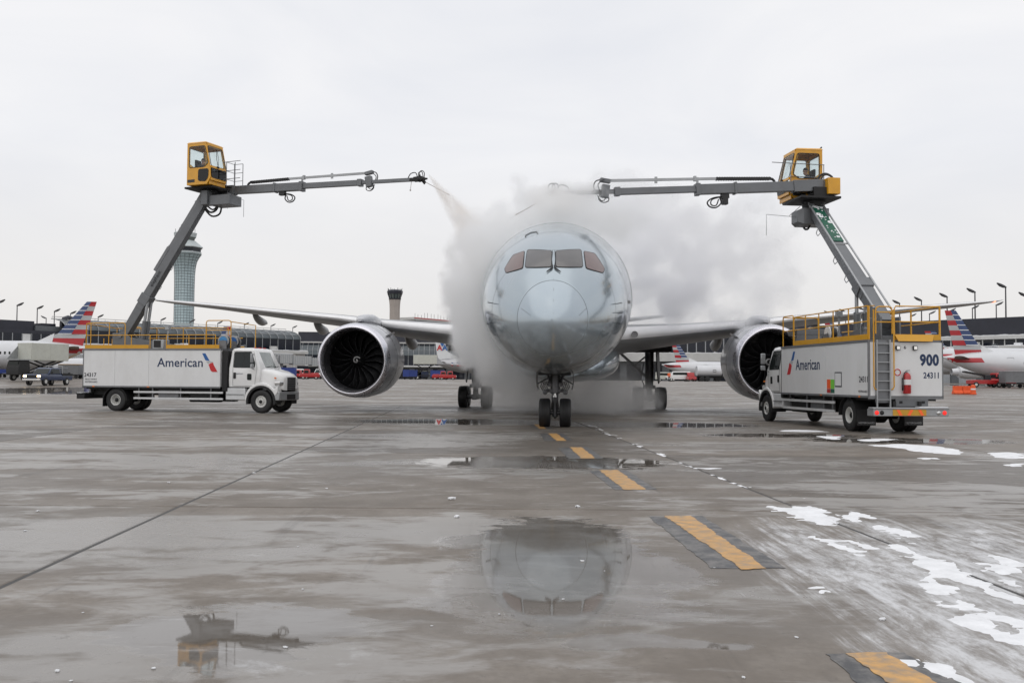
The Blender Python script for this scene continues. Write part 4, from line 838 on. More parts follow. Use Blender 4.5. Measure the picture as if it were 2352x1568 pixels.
def truck(loc, ang, num, label, right, boom_tip, TW, f, zr, zt, ln, opl):
    t = empty('deicing_truck', loc, ang, label, 'truck', 'deicing trucks'); bpy.context.view_layer.update()
    B = lambda m, n, mt, p=None, **k: m.build(n, MT[mt], p or t, **k)
    m = MB(); m.bx(-.1,9.9,-.48,-.38,.78,1.05); m.bx(-.1,9.9,.38,.48,.78,1.05)
    for x in (.2, 2.6, 4, 5.5, 7, 8.6): m.bx(x, x+.12, -.38, .38, .8, 1.02)
    m.bx(.05,7.3,-1.05,1.05,1.06,1.17); B(m, 'chassis_frame', 'under_black')
    m = MB(); m.cyl((1.73,-.9,.52),(1.73,.9,.52),.11); m.lathe([(-.25,.12),(-.12,.24),(.12,.24),(.25,.12)], (1.73,0,.52), (0,1,0), 16); B(m, 'rear_axle', 'under_black')
    m = MB(); m.cyl((9.45,-.95,.52),(9.45,.95,.52),.08); m.bx(9.2,9.7,-.4,.4,.5,.75); B(m, 'front_axle', 'under_black')
    m = MB(); m.bx(0.015,7.385,-1.24,1.24,1.22,2.95); box = B(m, 'tank_body', 'truck_white')
    for s in (-1, 1):
        spl = [0, 3.3, 7.4] if s > 0 else [0, 1.75, 3.6, 7.4]
        for a, b in zip(spl[:-1], spl[1:]):
            m = MB(); y = s * 1.241; m.bx(a + .012, b - .012, min(y, y + s*.012), max(y, y + s*.012), 1.225, 2.945); B(m, 'side_panel', 'truck_white', box, smooth=0)
        m = MB(); y = s * 1.24; m.bx(-.02,7.42,min(y,y+s*.035),max(y,y+s*.035),1.155,1.223); m.bx(-.02,7.42,min(y,y+s*.035),max(y,y+s*.035),2.947,3.03); B(m, 'edge_trim', 'grey_steel', box, smooth=0)
    m = MB(); m.bx(-.01,.013,-1.235,.50,1.225,2.945); m.bx(-.01,.013,1.03,1.235,1.225,2.945); B(m, 'rear_panel', 'truck_white', box, smooth=0)
    m = MB(); m.bx(-.012,.013,.505,1.025,1.0,2.945); B(m, 'rear_recess', 'grey_steel', box, smooth=0)
    m = MB(); m.bx(-.02,.02,-1.275,1.275,1.12,1.222); m.bx(-.015,.02,1.20,1.275,1.2225,2.95); m.bx(-.015,.02,-1.275,-1.235,1.2225,2.95); B(m, 'edge_trim', 'grey_steel', box, smooth=0)
    m = MB(); m.bx(0.02,7.4,-1.23,1.23,2.951,3.02); B(m, 'deck', 'grey_steel', box, smooth=0)
    # snow lying along the deck rim
    # toe boards and railings
    def tb(x0, x1, y0_, y1_): mm = MB(); mm.bx(x0, x1, y0_, y1_, 3.03, 3.21); B(mm, 'toe_board', 'yellow', smooth=0)
    if right:
        tb(.05,6.1,1.20,1.23); tb(.02,6.1,-1.23,-1.20); tb(.02,.05,-1.2,.35)
        m = MB(); m.prism([(-.95,3.20),(.38,3.20),(.30,2.98),(-.85,2.98)], lambda a, b, tt: V(-.03 - (3.2-b)*.45 + tt, a, b), -.012, .012); B(m, 'flared_board', 'yellow', smooth=0)
    else: tb(.05,3.55,-1.23,-1.20); tb(4.5,7.3,-1.23,-1.20); tb(.05,7.3,1.20,1.23); tb(.02,.05,-1.2,.35)
    def rail(pts, r=.022, nm='railing'): mm = MB(); mm.tube(pts, r, 7); return B(mm, nm, 'yellow')
    def loop(a, b, z0, z1, nm='railing'):   # hoop of tube between two feet
        a = V(a); b = V(b); d = (b - a).normalized() * .12; rail([a + V(0,0,z0), a + V(0,0,z1-.12), a + d*.3 + V(0,0,z1-.03), a + d + V(0,0,z1), b - d + V(0,0,z1), b - d*.3 + V(0,0,z1-.03), b + V(0,0,z1-.12), b + V(0,0,z0)], .024, nm)
    if right:
        yl = 1.215
        rail([(.1,yl,4.12),(6.2,yl,4.12)]); rail([(.1,yl,3.62),(7.3,yl,3.62)])
        for x in (.1, 1.5, 2.7, 3.9, 5.1, 6.2): rail([(x,yl,3.03),(x,yl,4.12)], .022, 'railing_post')
        loop((6.25,yl,0),(7.3,yl,0),3.03,4.2); loop((6.3,.2,0),(6.3,yl-.03,0),3.1,4.12); rail([(7.3,yl,4.18),(7.3,.3,4.15),(7.3,.3,3.03)])
        yr = -1.215; rail([(.1,yr,4.12),(4.0,yr,4.12)]); rail([(.1,yr,3.62),(7.3,yr,3.62)])
        for x in (.1, 1.9, 4.0): rail([(x,yr,3.03),(x,yr,4.12)], .03 if x == 1.9 else .022, 'railing_post')
        loop((.04,.98,0),(.04,.42,0),3.22,4.10,'access_gate'); rail([(.04,.98,3.92),(.04,.42,3.92)]); rail([(.04,.98,3.6),(.04,.42,3.6)])
        rail([(.04,1.2,3.03),(.04,1.2,4.12),(.04,1.02,4.12)]); rail([(.04,.35,3.03),(.04,.35,4.02),(.04,.30,4.12),(.04,-1.2,4.12)]); rail([(.04,.35,3.62),(.04,-1.2,3.62)]); rail([(.04,-1.2,3.03),(.04,-1.2,4.12)], .03, 'railing_post')
    else:
        yn, yf = -1.215, 1.215
        loop((.1,yn,0),(2.25,yn,0),3.03,4.28); rail([(.1,yn,3.68),(7.1,yn,3.68)])
        for x in (.35, 1.35, 2.6, 3.62, 4.5, 5.7, 7.1): rail([(x,yn,3.03),(x,yn,3.68)], .022, 'railing_post')
        for x in (.35, 1.38): rail([(x,yn,3.68),(x,yn,4.28)], .022, 'railing_post')
        loop((.95,yf,0),(1.5,yf,0),3.03,4.2); rail([(.1,yf,4.14),(6.4,yf,4.14)]); rail([(.1,yf,3.62),(7.2,yf,3.62)])
        for x in (.1,.85,2.4,3.9,5.2,6.4): rail([(x,yf,3.03),(x,yf,4.14)], .022, 'railing_post')
        rail([(.1,yn,4.25),(.1,yf,4.14)]); loop((6.6,yn,0),(7.9,yn,0),3.05,4.36); rail([(7.9,yn,4.3),(7.9,yf,4.25),(7.9,yf,3.05)]); rail([(6.6,yn,3.9),(7.9,yn,3.9)])
    # pedestal
    m = MB()
    for s in (-1, 1): m.prism([(.95,3.021),(4.1,3.021),(4.1,3.26),(1.9,3.62),(1.7,3.84),(.95,3.84)], lambda a, b, tt, s=s: V(a, s * .33 + tt, b), -.03, .03)
    m.bx(1.2,4.0,-.30,.30,3.021,3.22); ped = B(m, 'boom_pedestal', 'boom_grey', bevel=.01)
    m = MB(); m.cyl((1.4,-.42,3.7),(1.4,.42,3.7),.11); B(m, 'pivot_pin', 'grey_steel', ped)
    # lower boom
    a = V(1.4, 0, 3.7); b = V(boom_tip); d = b - a; n_ = V(-d.z, 0, d.x).normalized(); n_ = n_ if n_.z > 0 else -n_
    at_ = lambda k, o=0, y=0: a + d * k + n_ * o + V(0, y, 0)
    m = MB(); m.bar(at_(-.02), at_(.30), .40, .40, .42, .46); B(m, 'boom_foot', 'boom_grey', bevel=.015)
    m = MB(); m.bar(at_(.20), at_(.99), .44, .44, .36, .38); m.bar(at_(.235), at_(.30), .52, .54); bm_ = B(m, 'lower_boom', 'boom_grey', bevel=.015)
    m = MB()
    if not right:
        m.bar(at_(.45,.33), at_(.98,.30), .16, .13); m.bar(at_(.45,.36), at_(.62,.35), .22, .16)
        for k in (.46, .62, .78, .95): m.bar(at_(k,.2), at_(k,.38), .2, .08)
        for k in (.36, .5): m.tube([at_(k,-.22), at_(k+.01,-.36), at_(k+.03,-.36), at_(k+.035,-.2)], .014, 5)
        B(m, 'cable_guide', 'grey_steel', bm_)
    else:
        for s in (-1, 1): m.tube([at_(.05,.28,s*.30), at_(.98,.26,s*.28)], .035, 7)
        for k in (.3,.6,.95): m.bar(at_(k,.22,-.3), at_(k,.22,.3), .05, .05)
        for k in (.36, .52, .78): m.tube([at_(k,-.2,.2), at_(k+.015,-.38,.2), at_(k+.04,-.38,.2), at_(k+.04,-.2,.2)], .016, 5)
        B(m, 'side_conduit', 'light_alloy', bm_)
        m = MB(); m.bar(at_(.62,.225), at_(.985,.205), .40, .03); B(m, 'green_cover', 'green_cover', bm_); g = MB(); rr = random.Random(4)
        for k in range(26):
            q = at_(.64 + .34 * rr.random(), .236, (rr.random() - .5) * .34); r_ = .02 + .07 * rr.random() ** 2
            g.lathe([(0, r_*1.3), (.012, r_), (.02, r_*.3)], q, n_, 7)
        B(g, 'snow_on_cover', 'snow', bm_); 
    m = MB()
    for s in (-1, 1): m.cyl((2.45 if not right else 3.1, s*.16, 3.22), at_(.27,-.2,s*.16), .075 if not right else .065, n=14); 
    B(m, 'lift_cylinder', 'light_alloy', bm_)
    m = MB(); m.cyl((2.45 if not right else 3.1, -.16, 3.22), (2.45 if not right else 3.1, -.16, 3.24), .1); 
    for s in (-1, 1): p0 = V(2.45 if not right else 3.1, s*.16, 3.22); p1 = at_(.27,-.2,s*.16); m.cyl(p0, p0.lerp(p1, .55), .11, n=14)
    B(m, 'cylinder_barrel', 'boom_grey', bm_)
    m = MB(); q = at_(.97,-.1); m.hose([q + V(.0,-.15,-.1), q + V(.35,-.15,-.45), q + V(.7,-.15,-.35), q + V(.8,-.1,.0)], .05, 7); m.hose([q + V(-.1,.1,-.2), q + V(.3,.1,-.6), q + V(.75,.1,-.5), q + V(.85,.1,.0)], .045, 7); m.hose([q + V(.1,.0,-.1), q + V(.4,.0,-.3), q + V(.6,.0,-.2), q + V(.7,.0,.05)], .04, 7); B(m, 'hose_bundle', 'rubber', bm_)
    m = MB(); q = at_(1.0); m.bar(q - d.normalized()*.25, q + d.normalized()*.12, .5, .55); m.cyl(q + V(0,-.3,0), q + V(0,.3,0), .12); B(m, 'boom_head', 'boom_grey', bm_, bevel=.02)
    if not right:
        Mx = basis(at_(.36,-.06) + V(0,-.235,0), d.normalized(), -(-n_)) ; text('elephant', .26, MT['interior'], bm_, Mx, 'lettering')
    # hose reels, air unit, camera post on the deck
    for (x, y, z, rmt) in (((7.35,-.75,3.40,'logo_lightblue'),(7.35,.15,3.40,'logo_blue')) if not right else ((6.6,.75,3.40,'truck_white'),(4.6,.45,3.42,'truck_white'))):
        m = MB(); m.lathe([(-.20,.06),(-.20,.28),(-.17,.29),(-.16,.17),(.10,.17),(.11,.29),(.14,.28),(.14,.05)], (x,y,z), (0,1,0), 26); B(m, 'hose_reel', 'cab_white' if right else 'light_alloy', smooth=40)
        m = MB(); m.lathe([(-.15,.18),(-.13,.24),(.08,.24),(.10,.18)], (x,y,z), (0,1,0), 22); B(m, 'hose', 'rubber', smooth=40)
        if not right: m = MB(); m.lathe([(-.212,.22),(-.214,.12),(-.213,.04)], (x,y,z), (0,1,0), 22); B(m, 'reel_disc', rmt)
        [B((lambda q: (q.bx(x-.2,x+.2,y+yy-.025,y+yy+.025,3.021,3.42), q)[1])(MB()), 'reel_stand', 'grey_steel') for yy in (-.25,.2)]
    if not right:
        m = MB(); m.bx(3.75,4.35,-1.22,-.7,3.021,3.46); au = B(m, 'air_unit', 'light_alloy', bevel=.02); m = MB(); m.bx(3.82,4.2,-1.232,-1.215,3.08,3.42); B(m, 'fan_grille', 'under_black', au)
        m = MB(); m.tube([(4.0,-.35,3.02),(4.0,-.35,4.0)], .025, 6); m.bx(3.92,4.12,-.45,-.25,3.98,4.14); B(m, 'camera_post', 'light_alloy')
    else:
        m = MB(); m.bx(6.2,7.1,-.2,1.1,3.45,3.68); m.bx(6.2,6.26,.1,1.1,3.021,3.45); B(m, 'equipment_cover', 'boom_grey', bevel=.02)
        m = MB(); m.tube([(3.8,.5,3.02),(3.8,.5,4.02)], .04, 6); m.bx(3.7,3.9,.4,.6,4.0,4.2); B(m, 'camera_post', 'light_alloy')
        m = MB(); m.bar((2.6,.4,4.05),(2.0,.4,4.05),.05,.06); m.tube([(2.3,.4,3.0),(2.3,.4,4.05)], .02, 6); B(m, 'light_bar', 'light_alloy')
        for x, y in ((.3,-.55),(.25,-.85),(.5,-1.0)): m = MB(); m.lathe([(0,.09),(.12,.09),(.16,.04),(.165,.005)], (x,y,3.021), (0,0,1), 12); B(m, 'deck_vent', 'light_alloy')
        m = MB(); m.bx(.4,.6,1.02,1.2,3.021,3.3); m.lathe([(0,.06),(.1,.07),(.16,.02)], (.5,1.1,3.3), (0,0,1), 10); B(m, 'valve', 'grey_steel')
    # cab
    def rect(x0, x1, y, z, k=.10):
        P_ = rounded([(x0,-y),(x1,-y),(x1,y),(x0,y)], k, 3); return [V(p[0], p[1], z) for p in P_]
    m = MB(); m.loft([rect(7.76,9.30,1.08,1.22,.05), rect(7.75,9.36,1.11,1.5,.07), rect(7.75,9.40,1.11,2.10,.09), rect(7.79,9.20,1.05,2.5,.10), rect(7.82,9.02,.99,2.92,.12), rect(7.86,8.96,.95,3.02,.14), rect(7.98,8.80,.80,3.07,.15)]); cab = B(m, 'cab', 'cab_white', smooth=50)
    fy = lambda z: 1.11 - .15 * (z - 2.10) / .4 * .4 if z < 2.5 else 1.05 - .06 * (z - 2.5) / .42
    fy = lambda z: float(np.interp(z, [1.22,1.5,2.1,2.5,2.92], [1.08,1.11,1.11,1.05,.99]))
    for s in (-1, 1):
        fn = lambda a_, b_, tt, s=s: V(a_, s * (fy(b_) + .004 + tt), b_)
        def grid_pane(P_, nm, mt, th=.008, k=.05):
            r_ = rounded(P_, k, 4); c = (sum(p[0] for p in r_)/len(r_), sum(p[1] for p in r_)/len(r_)); mm = MB(); n__ = len(r_); vs = [fn(c[0], c[1], th)]
            for q in (.5, 1): vs += [fn(c[0] + (p[0]-c[0])*q, c[1] + (p[1]-c[1])*q, th) for p in r_]
            vs += [fn(p[0], p[1], -.02) for p in r_]; fs = [(0,1+j,1+(j+1)%n__) for j in range(n__)]
            for q in (0, 1): fs += [(1+q*n__+j, 1+(q+1)*n__+j, 1+(q+1)*n__+(j+1)%n__, 1+q*n__+(j+1)%n__) for j in range(n__)]
            mm.add(vs, fs); return B(mm, nm, mt, cab, smooth=60)
        door = grid_pane([(7.98,1.27),(9.10,1.27),(9.22,2.08),(9.0,2.90),(7.98,2.92)], 'door', 'cab_white', .004, .05)
        mm = MB(); mm.tube([fn(p[0], p[1], .006) for p in dense([(7.98,1.27),(9.10,1.27),(9.22,2.08),(9.0,2.90),(7.98,2.92)], .15)], .007, 5, closed=True); B(mm, 'door_seam', 'seam', cab)
        grid_pane([(8.0,2.13),(9.10,2.11),(9.13,2.32),(8.88,2.89),(8.0,2.89)], 'window_surround', 'under_black', .006, .06)
        grid_pane([(8.03,2.16),(8.50,2.16),(8.50,2.86),(8.03,2.86)], 'side_window', 'glass_dark'); grid_pane([(8.55,2.14),(9.04,2.14),(9.08,2.30),(8.86,2.86),(8.55,2.86)], 'side_window', 'glass_dark')
        grid_pane([(8.72,1.55),(8.95,1.55),(8.95,1.85),(8.72,1.85)], 'kick_window', 'glass_dark')
        m = MB(); m.bx(8.02,8.14,min(s*1.115,s*1.14),max(s*1.115,s*1.14),1.62,1.9); B(m, 'door_handle', 'under_black', cab)
        m = MB(); m.tube([(9.08,s*1.1,2.75),(9.10,s*1.36,2.78),(9.10,s*1.38,2.1),(9.08,s*1.12,2.05)], .016, 6); B(m, 'mirror_arm', 'under_black', cab)
        m = MB(); m.bx(9.05,9.13,s*1.38-.10,s*1.38+.10,2.36,2.80); m.bx(9.05,9.15,s*1.38-.10,s*1.38+.10,2.10,2.30); B(m, 'mirror', 'light_alloy', cab, bevel=.03)
    wf = lambda a_, b_, tt: V(float(np.interp(b_, [2.1,2.5,2.92], [9.40,9.20,9.02])) + .006 + tt - .06 * (a_ / 1.0) ** 2 * .3, a_, b_)
    m = MB(); nn = 9; vs = []; zz = [2.14, 2.3, 2.5, 2.7, 2.88]
    for z in zz:
        hw = 1.0 - .10 * (z - 2.14) / .74
        for i in range(nn): vs.append(wf(-hw + 2*hw*i/(nn-1), z, 0))
    m.add(vs, [(r*nn+i, r*nn+i+1, (r+1)*nn+i+1, (r+1)*nn+i) for r in range(4) for i in range(nn-1)]); m.add([v - V(.03,0,0) for v in vs], []); B(m, 'windscreen', 'glass_green', cab, smooth=60)
    m = MB(); m.tube([wf(-.5,2.16,.03), wf(.1,2.22,.03)], .012, 5); m.tube([wf(.3,2.16,.03), wf(.9,2.22,.03)], .012, 5); B(m, 'wiper_arm', 'under_black', cab)
    for y in (-.45, 0, .45): m = MB(); m.bx(8.72,8.84,y-.05,y+.05,3.06,3.105); B(m, 'marker_lamp', 'red_paint', cab)
    # bonnet
    m = MB(); L_ = []
    for x, hw, zt_, zb_ in ((9.32,1.00,2.12,1.25),(9.6,.98,2.08,1.25),(9.95,.95,2.0,1.2),(10.2,.90,1.89,1.12),(10.40,.80,1.77,1.06),(10.44,.70,1.70,1.06)):
        L_.append([V(x, p[0], p[1]) for p in rounded([(-hw,zb_),(hw,zb_),(hw*.96,zt_-.08),(hw*.6,zt_),(-hw*.6,zt_),(-hw*.96,zt_-.08)], .14, 3)])
    m.loft(L_); hood = B(m, 'bonnet', 'cab_white', smooth=50)
    m = MB(); m.bx(10.442,10.465,-.42,.42,1.06,1.68); gr = B(m, 'grille', 'under_black', hood)
    for k in range(6): m = MB(); m.bx(10.466,10.48,-.40,.40,1.12+k*.09,1.15+k*.09); B(m, 'grille_slat', 'grey_steel', gr)
    for s in (-1, 1):
        P_ = [(9.45 + .86*math.cos(a_), .56 + .86*math.sin(a_)) for a_ in [math.pi*k/18 for k in range(2,18)]]; P_ = [(10.30,.98),(10.30,1.30)] + P_[2:] + [(8.60,.62)] + [(9.45 + .74*math.cos(a_), .54 + .74*math.sin(a_)) for a_ in [math.pi*(18-k)/18 for k in range(0,17)]]
        m = MB(); m.prism(P_, lambda a_, b_, tt, s=s: V(a_, s*tt, b_), .70, 1.13); B(m, 'wheel_arch', 'cab_white', hood, bevel=.03)
        P2 = [(9.45 + .745*math.cos(a_), .54 + .745*math.sin(a_)) for a_ in [math.pi*k/18 for k in range(-1,20)]] + [(9.45 + .645*math.cos(a_), .54 + .645*math.sin(a_)) for a_ in [math.pi*(18-k)/18 for k in range(-1,20)]]
        m = MB(); m.prism(P2, lambda a_, b_, tt, s=s: V(a_, s*tt, b_), .55, 1.16); B(m, 'arch_lip', 'under_black', hood)
        m = MB(); L_ = [[V(x, s*y, 1.40 + z) for y, z in rounded([(y0_-.14*k,-.10*k2),(y0_+.12*k,-.10*k2),(y0_+.13*k,.09*k2),(y0_-.1*k,.10*k2)], .05, 3)] for x, y0_, k, k2 in ((10.10,.90,1,1),(10.32,.83,1,1),(10.41,.74,.7,.8))]
        m.loft(L_); B(m, 'headlight', 'chrome', hood)
        m = MB(); m.bx(10.05,10.12,s*.95-.03,s*.95+.03,1.62,1.68); B(m, 'indicator', 'amber', hood)
    m = MB(); P_ = [(10.16,-1.12),(10.36,-1.05),(10.44,-.6),(10.45,.6),(10.36,1.05),(10.16,1.12),(10.05,1.12),(10.05,-1.12)]; m.prism(P_, lambda a_, b_, tt: V(a_, b_, tt), .60, 1.0); B(m, 'bumper', 'light_alloy', bevel=.03)
    m = MB(); m.bx(10.40,10.47,-.42,.42,.64,.88); B(m, 'bumper_inset', 'under_black')
    m = MB(); m.bx(7.44,7.72,-1.16,1.16,1.0,2.94); B(m, 'exhaust_screen', 'under_black', bevel=.03)
    for s in (-1, 1):
        m = MB(); m.bx(7.62,8.62,min(s*.62,s*1.12),max(s*.62,s*1.12),.60,1.17); stp = B(m, 'step_tank', 'bright_alloy', bevel=.04); m = MB(); m.bx(7.66,8.58,s*1.13-.02,s*1.13+.02,.85,.88); B(m, 'step_tread', 'grey_steel', stp)
        for z in (.94, .64): m = MB(); m.bx(2.75,7.5,min(s*1.13,s*1.17),max(s*1.13,s*1.17),z-.045,z+.045); B(m, 'side_guard_rail', 'bright_alloy', smooth=0)
        for x in (3.0,3.75,5.25,6.85): m = MB(); m.bx(x-.03,x+.03,min(s*1.08,s*1.128),max(s*1.08,s*1.128),.60,1.15); B(m, 'side_guard_post', 'grey_steel', smooth=0)
        m = MB(); m.bx(4.0,5.1,min(s*.55,s*1.04),max(s*.55,s*1.04),.58,1.04); B(m, 'tool_box', 'grey_steel', bevel=.02)
        m = MB(); m.bx(5.6,7.2,min(s*.5,s*.98),max(s*.5,s*.98),.48,.98); B(m, 'fuel_tank', 'under_black', bevel=.08)
        m = MB(); P2 = [(1.73 + .66*math.cos(a_), .52 + .66*math.sin(a_)) for a_ in [math.pi*k/18 for k in range(0,19)]] + [(1.73 + .63*math.cos(a_), .52 + .63*math.sin(a_)) for a_ in [math.pi*(18-k)/18 for k in range(0,19)]]
        m.prism(P2, lambda a_, b_, tt, s=s: V(a_, s*tt, b_), .50, 1.18); B(m, 'mudguard', 'under_black')
        m = MB(); m.bx(1.04,1.06,min(s*.5,s*1.15),max(s*.5,s*1.15),.22,.75); fl = B(m, 'mud_flap', 'rubber')
        text('VESTERGAARD', .085, MT['logo_grey'], fl, basis((1.038, s*.82 + .29, .28), (0,-1,0), (0,0,1)), 'lettering')
        o = obj('front_tyre', TY['f'], t, (9.45, s*.98, .54)); o2 = obj('wheel_rim', RM['f'], o); h2 = obj('wheel_hub', HB['f'], o)
        if s < 0: o2.scale = (1,-1,1); h2.scale = (1,-1,1)
        for yy in (.66, .99): o = obj('rear_tyre', TY['r'], t, (1.73, s*yy, .54)); o2 = obj('wheel_rim', RM['r'], o); h2 = obj('wheel_hub', HB['r'], o); o2.scale = h2.scale = (1, s, 1)
    # rear bumper and lamps
    m = MB(); m.bx(-.34,.1,-1.26,1.26,.58,.80); m.bx(-.36,-.02,-1.28,1.28,.80,.86); bp = B(m, 'rear_bumper', 'light_alloy' if right else 'under_black', bevel=.015)
    m = MB(); m.bx(-.32,-.05,-1.25,-.3,.861,.885); B(m, 'snow_on_bumper', 'snow', bp)
    m = MB(); m.bx(-.352,-.338,-.5,.62,.60,.79); B(m, 'chevron_plate', 'chevron_yellow', bp, smooth=0)
    for k in range(3):
        for q in (0, 1):
            y = .46 - k * .36 - q * .0; m = MB(); m.prism([(y-.16,.605),(y-.06,.605),(y+.04 ,.785),(y-.06,.785)] if (k + 1) % 2 else [(y+.04,.605),(y-.06,.605),(y-.16,.785),(y-.06,.785)], lambda a_, b_, tt: V(-.358 + tt, a_, b_), -.004, .004)
            if q == 0: B(m, 'chevron', 'chevron_orange', bp, smooth=0)
    for y, mt_ in ((1.15,'tail_light'),(-1.12,'tail_light'),(-.92,'chrome'),(.98,'under_black')): m = MB(); m.lathe([(0,.072),(-.018,.06),(-.03,.005)], (-.342,y,.69), (1,0,0), 16); B(m, 'rear_lamp', mt_, bp)
    m = MB(); m.bx(-.02,.08,-.75,.35,.88,1.13); B(m, 'license_box', 'boom_grey', bevel=.01)
    for y in (-.58,.18): m = MB(); m.bx(-.035,-.018,y-.05,y+.05,.98,1.06); B(m, 'plate_lamp', 'under_black')
    # ladder at the back
    for y in (.56, 1.0): m = MB(); m.bx(-.09,-.03,y-.02,y+.02,.62,3.03); B(m, 'ladder_stile', 'light_alloy', smooth=0)
    for k in range(8): m = MB(); m.bar((-.06,.57,.80+k*.30),(-.06,.99,.80+k*.30),.05,.03); B(m, 'ladder_rung', 'light_alloy', smooth=0)
    for y in (.44, 1.12): m = MB(); m.tube([V(-.10,y,4.0 if right else 3.6), V(-.10,y,1.52), V(-.10,y + (.04 if y < 1 else -.04),1.44), V(-.06,y + (.10 if y < 1 else -.10),1.42)], .022, 7); B(m, 'ladder_handrail', 'yellow')
    # lettering
    L_side = lambda a_, z: basis((-a_, 1.256, z), (-1,0,0), (0,0,1)); R_side = lambda a_, z: basis((a_, -1.256, z), (1,0,0), (0,0,1)); Rear = lambda a_, z: basis((-.013, -a_, z), (0,-1,0), (0,0,1))
    fit_text('American', 4.05, 6.48, 2.16, .42, R_side, MT['text_navy'], box, bold=.012); fit_text('American', -5.95, -3.75, 2.10, .40, L_side, MT['text_navy'], box, bold=.012)
    def symbol(fx_, yb):
        for nm, P_, mt_ in (('emblem_blue', [(0,0),(.17,0),(.36,-.30),(.40,-.36),(.24,-.34),(.17,-.32)], 'logo_blue'), ('emblem_blue_tip', [(0,.002),(.17,.002),(.12,-.0),(.05,-.0)], 'logo_lightblue'), ('emblem_eagle', [(.20,-.37),(.43,-.37),(.60,-.41),(.54,-.44),(.42,-.43),(.33,-.50),(.28,-.46)], 'logo_grey'), ('emblem_red', [(.34,-.53),(.46,-.455),(.58,-.44),(.62,-.56),(.82,-.88),(.56,-.88),(.47,-.83)], 'logo_red')):
            mm = MB(); mm.prism(P_, fx_, -.004, .004); mm.build(nm, MT[mt_], box, smooth=0)
    symbol(lambda a_, b_, tt: V(6.44 + a_, -1.256 + tt, 2.80 + b_), 0); symbol(lambda a_, b_, tt: V(6.0 + a_, 1.256 + tt, 2.80 + b_), 0)
    fit_text(num, .06, .74, 1.66, .19, R_side, MT['text_black'], box, bold=.02); fit_text(num, -.66, -.05, 1.66, .19, L_side, MT['text_black'], box, bold=.02)
    fit_text('FROST POINT', .12, .78, 1.50, .07, R_side, MT['text_black'], box, bold=.02); fit_text('VESTERGAARD', .10, .80, 1.37, .08, R_side, MT['text_black'], box, bold=.02); fit_text('VESTERGAARD', -.72, -.10, 1.32, .07, L_side, MT['text_black'], box)
    fit_text('900', .48, 1.13, 2.22, .36, Rear, MT['text_navy'], box, bold=.045); fit_text(num, .60, 1.12, 1.80, .19, Rear, MT['text_navy'], box, bold=.025)
    fit_text('6', -.06, .02, 2.74, .10, Rear, MT['text_black'], box, bold=.02)
    m = MB(); m.tube([V(-.014, .28 + .10*math.cos(a_), 1.98 + .10*math.sin(a_)) for a_ in [2*math.pi*k/24 for k in range(24)]], .016, 6, closed=True); B(m, 'red_ring', 'logo_red', box)
    for y in (.28,-.30): m = MB(); m.bx(-.09,-.012,y-.07,y+.07,2.70,2.84); wl = B(m, 'work_lamp', 'under_black', bevel=.01); m = MB(); m.bx(-.094,-.090,y-.05,y+.05,2.72,2.82); B(m, 'lamp_lens', 'lamp_glass', wl)
    for x0_, x1_, z0_, z1_, mt_ in ((2.86,3.14,1.42,1.74,'orange'),(2.54,2.84,1.42,1.74,'hivis_green'),(2.86,3.14,1.27,1.41,'red_paint'),(2.54,2.84,1.27,1.41,'green_cover')):
        if mt_ not in MT: mat(mt_, (.16,.5,.05), .5)
        m = MB(); m.bx(x0_,x1_,1.2535,1.259,z0_,z1_); B(m, 'placard', mt_, box, smooth=0)
    m = MB(); m.bx(1.95,2.5,1.2535,1.262,1.48,2.0); hf = B(m, 'hatch_frame', 'boom_grey', box, smooth=0); m = MB(); m.bx(2.0,2.45,1.2625,1.268,1.53,1.95); B(m, 'hatch', 'truck_white', hf, smooth=0)
    for x in (3.6, .6): m = MB(); m.bx(x-.06,x+.06,-1.285,-1.276,1.165,1.21); B(m, 'side_marker', 'amber', smooth=0); m = MB(); m.bx(x-.06,x+.06,1.276,1.285,1.165,1.21); B(m, 'side_marker', 'amber', smooth=0)
    fit_text('American', 8.04, 8.5, 1.82, .07, lambda a_, z: basis((a_, -1.122, z), (1,0,0), (0,0,1)), MT['text_navy'], cab)
    bpy.context.view_layer.update()
    upper(t, TW, f, zr, zt, ln, opl, right)
    return t
truck((-20.72, 49.25, 0), math.atan2(-.225, .974), '24317', 'white deicing truck seen from its side, cab at the right, boom over the wingtip', False, (5.75, 0, 10.45), at(482, 440, 47.7), (.93, -.37, 0), .12, -.10, 11.2, 'operator sitting in the yellow cab on the left boom')
truck((12.71, 31.63, 0), math.atan2(.9945, -.1045), '24311', 'white deicing truck numbered 900, seen from behind with ladder and red lamps', True, (7.25, 0, 8.6), at(1868, 464, 38.9), (-.99, -.12, 0), .58, -.10, 10.55, 'operator in profile wearing a dark jacket inside the right yellow cab')
# fire extinguisher hung on the back of the right truck
Tm = Matrix.Translation((12.71, 31.63, 0)) @ Matrix.Rotation(math.atan2(.9945, -.1045), 4, 'Z')
fe = empty('fire_extinguisher', Tm @ V(-.12, .02, 1.30), math.atan2(.9945, -.1045), 'red fire extinguisher with white label hung on the truck\'s rear wall', 'extinguisher')
m = MB(); m.lathe([(0,.05),(.0,.11),(.03,.125),(.55,.125),(.62,.10),(.67,.04),(.68,.0)], (0,0,0), (0,0,1), 22); m.build('cylinder', MT['red_paint'], fe)
m = MB(); m.lathe([(.28,.127),(.45,.127)], (0,0,0), (0,0,1), 22); m.build('paper_label', MT['truck_white'], fe)
m = MB(); m.cyl((0,0,.67),(0,0,.74),.03); m.bar((0,-.1,.76),(0,.03,.74),.03,.02); m.bar((0,-.1,.72),(0,.03,.72),.03,.015); m.build('valve_handle', MT['light_alloy'], fe)
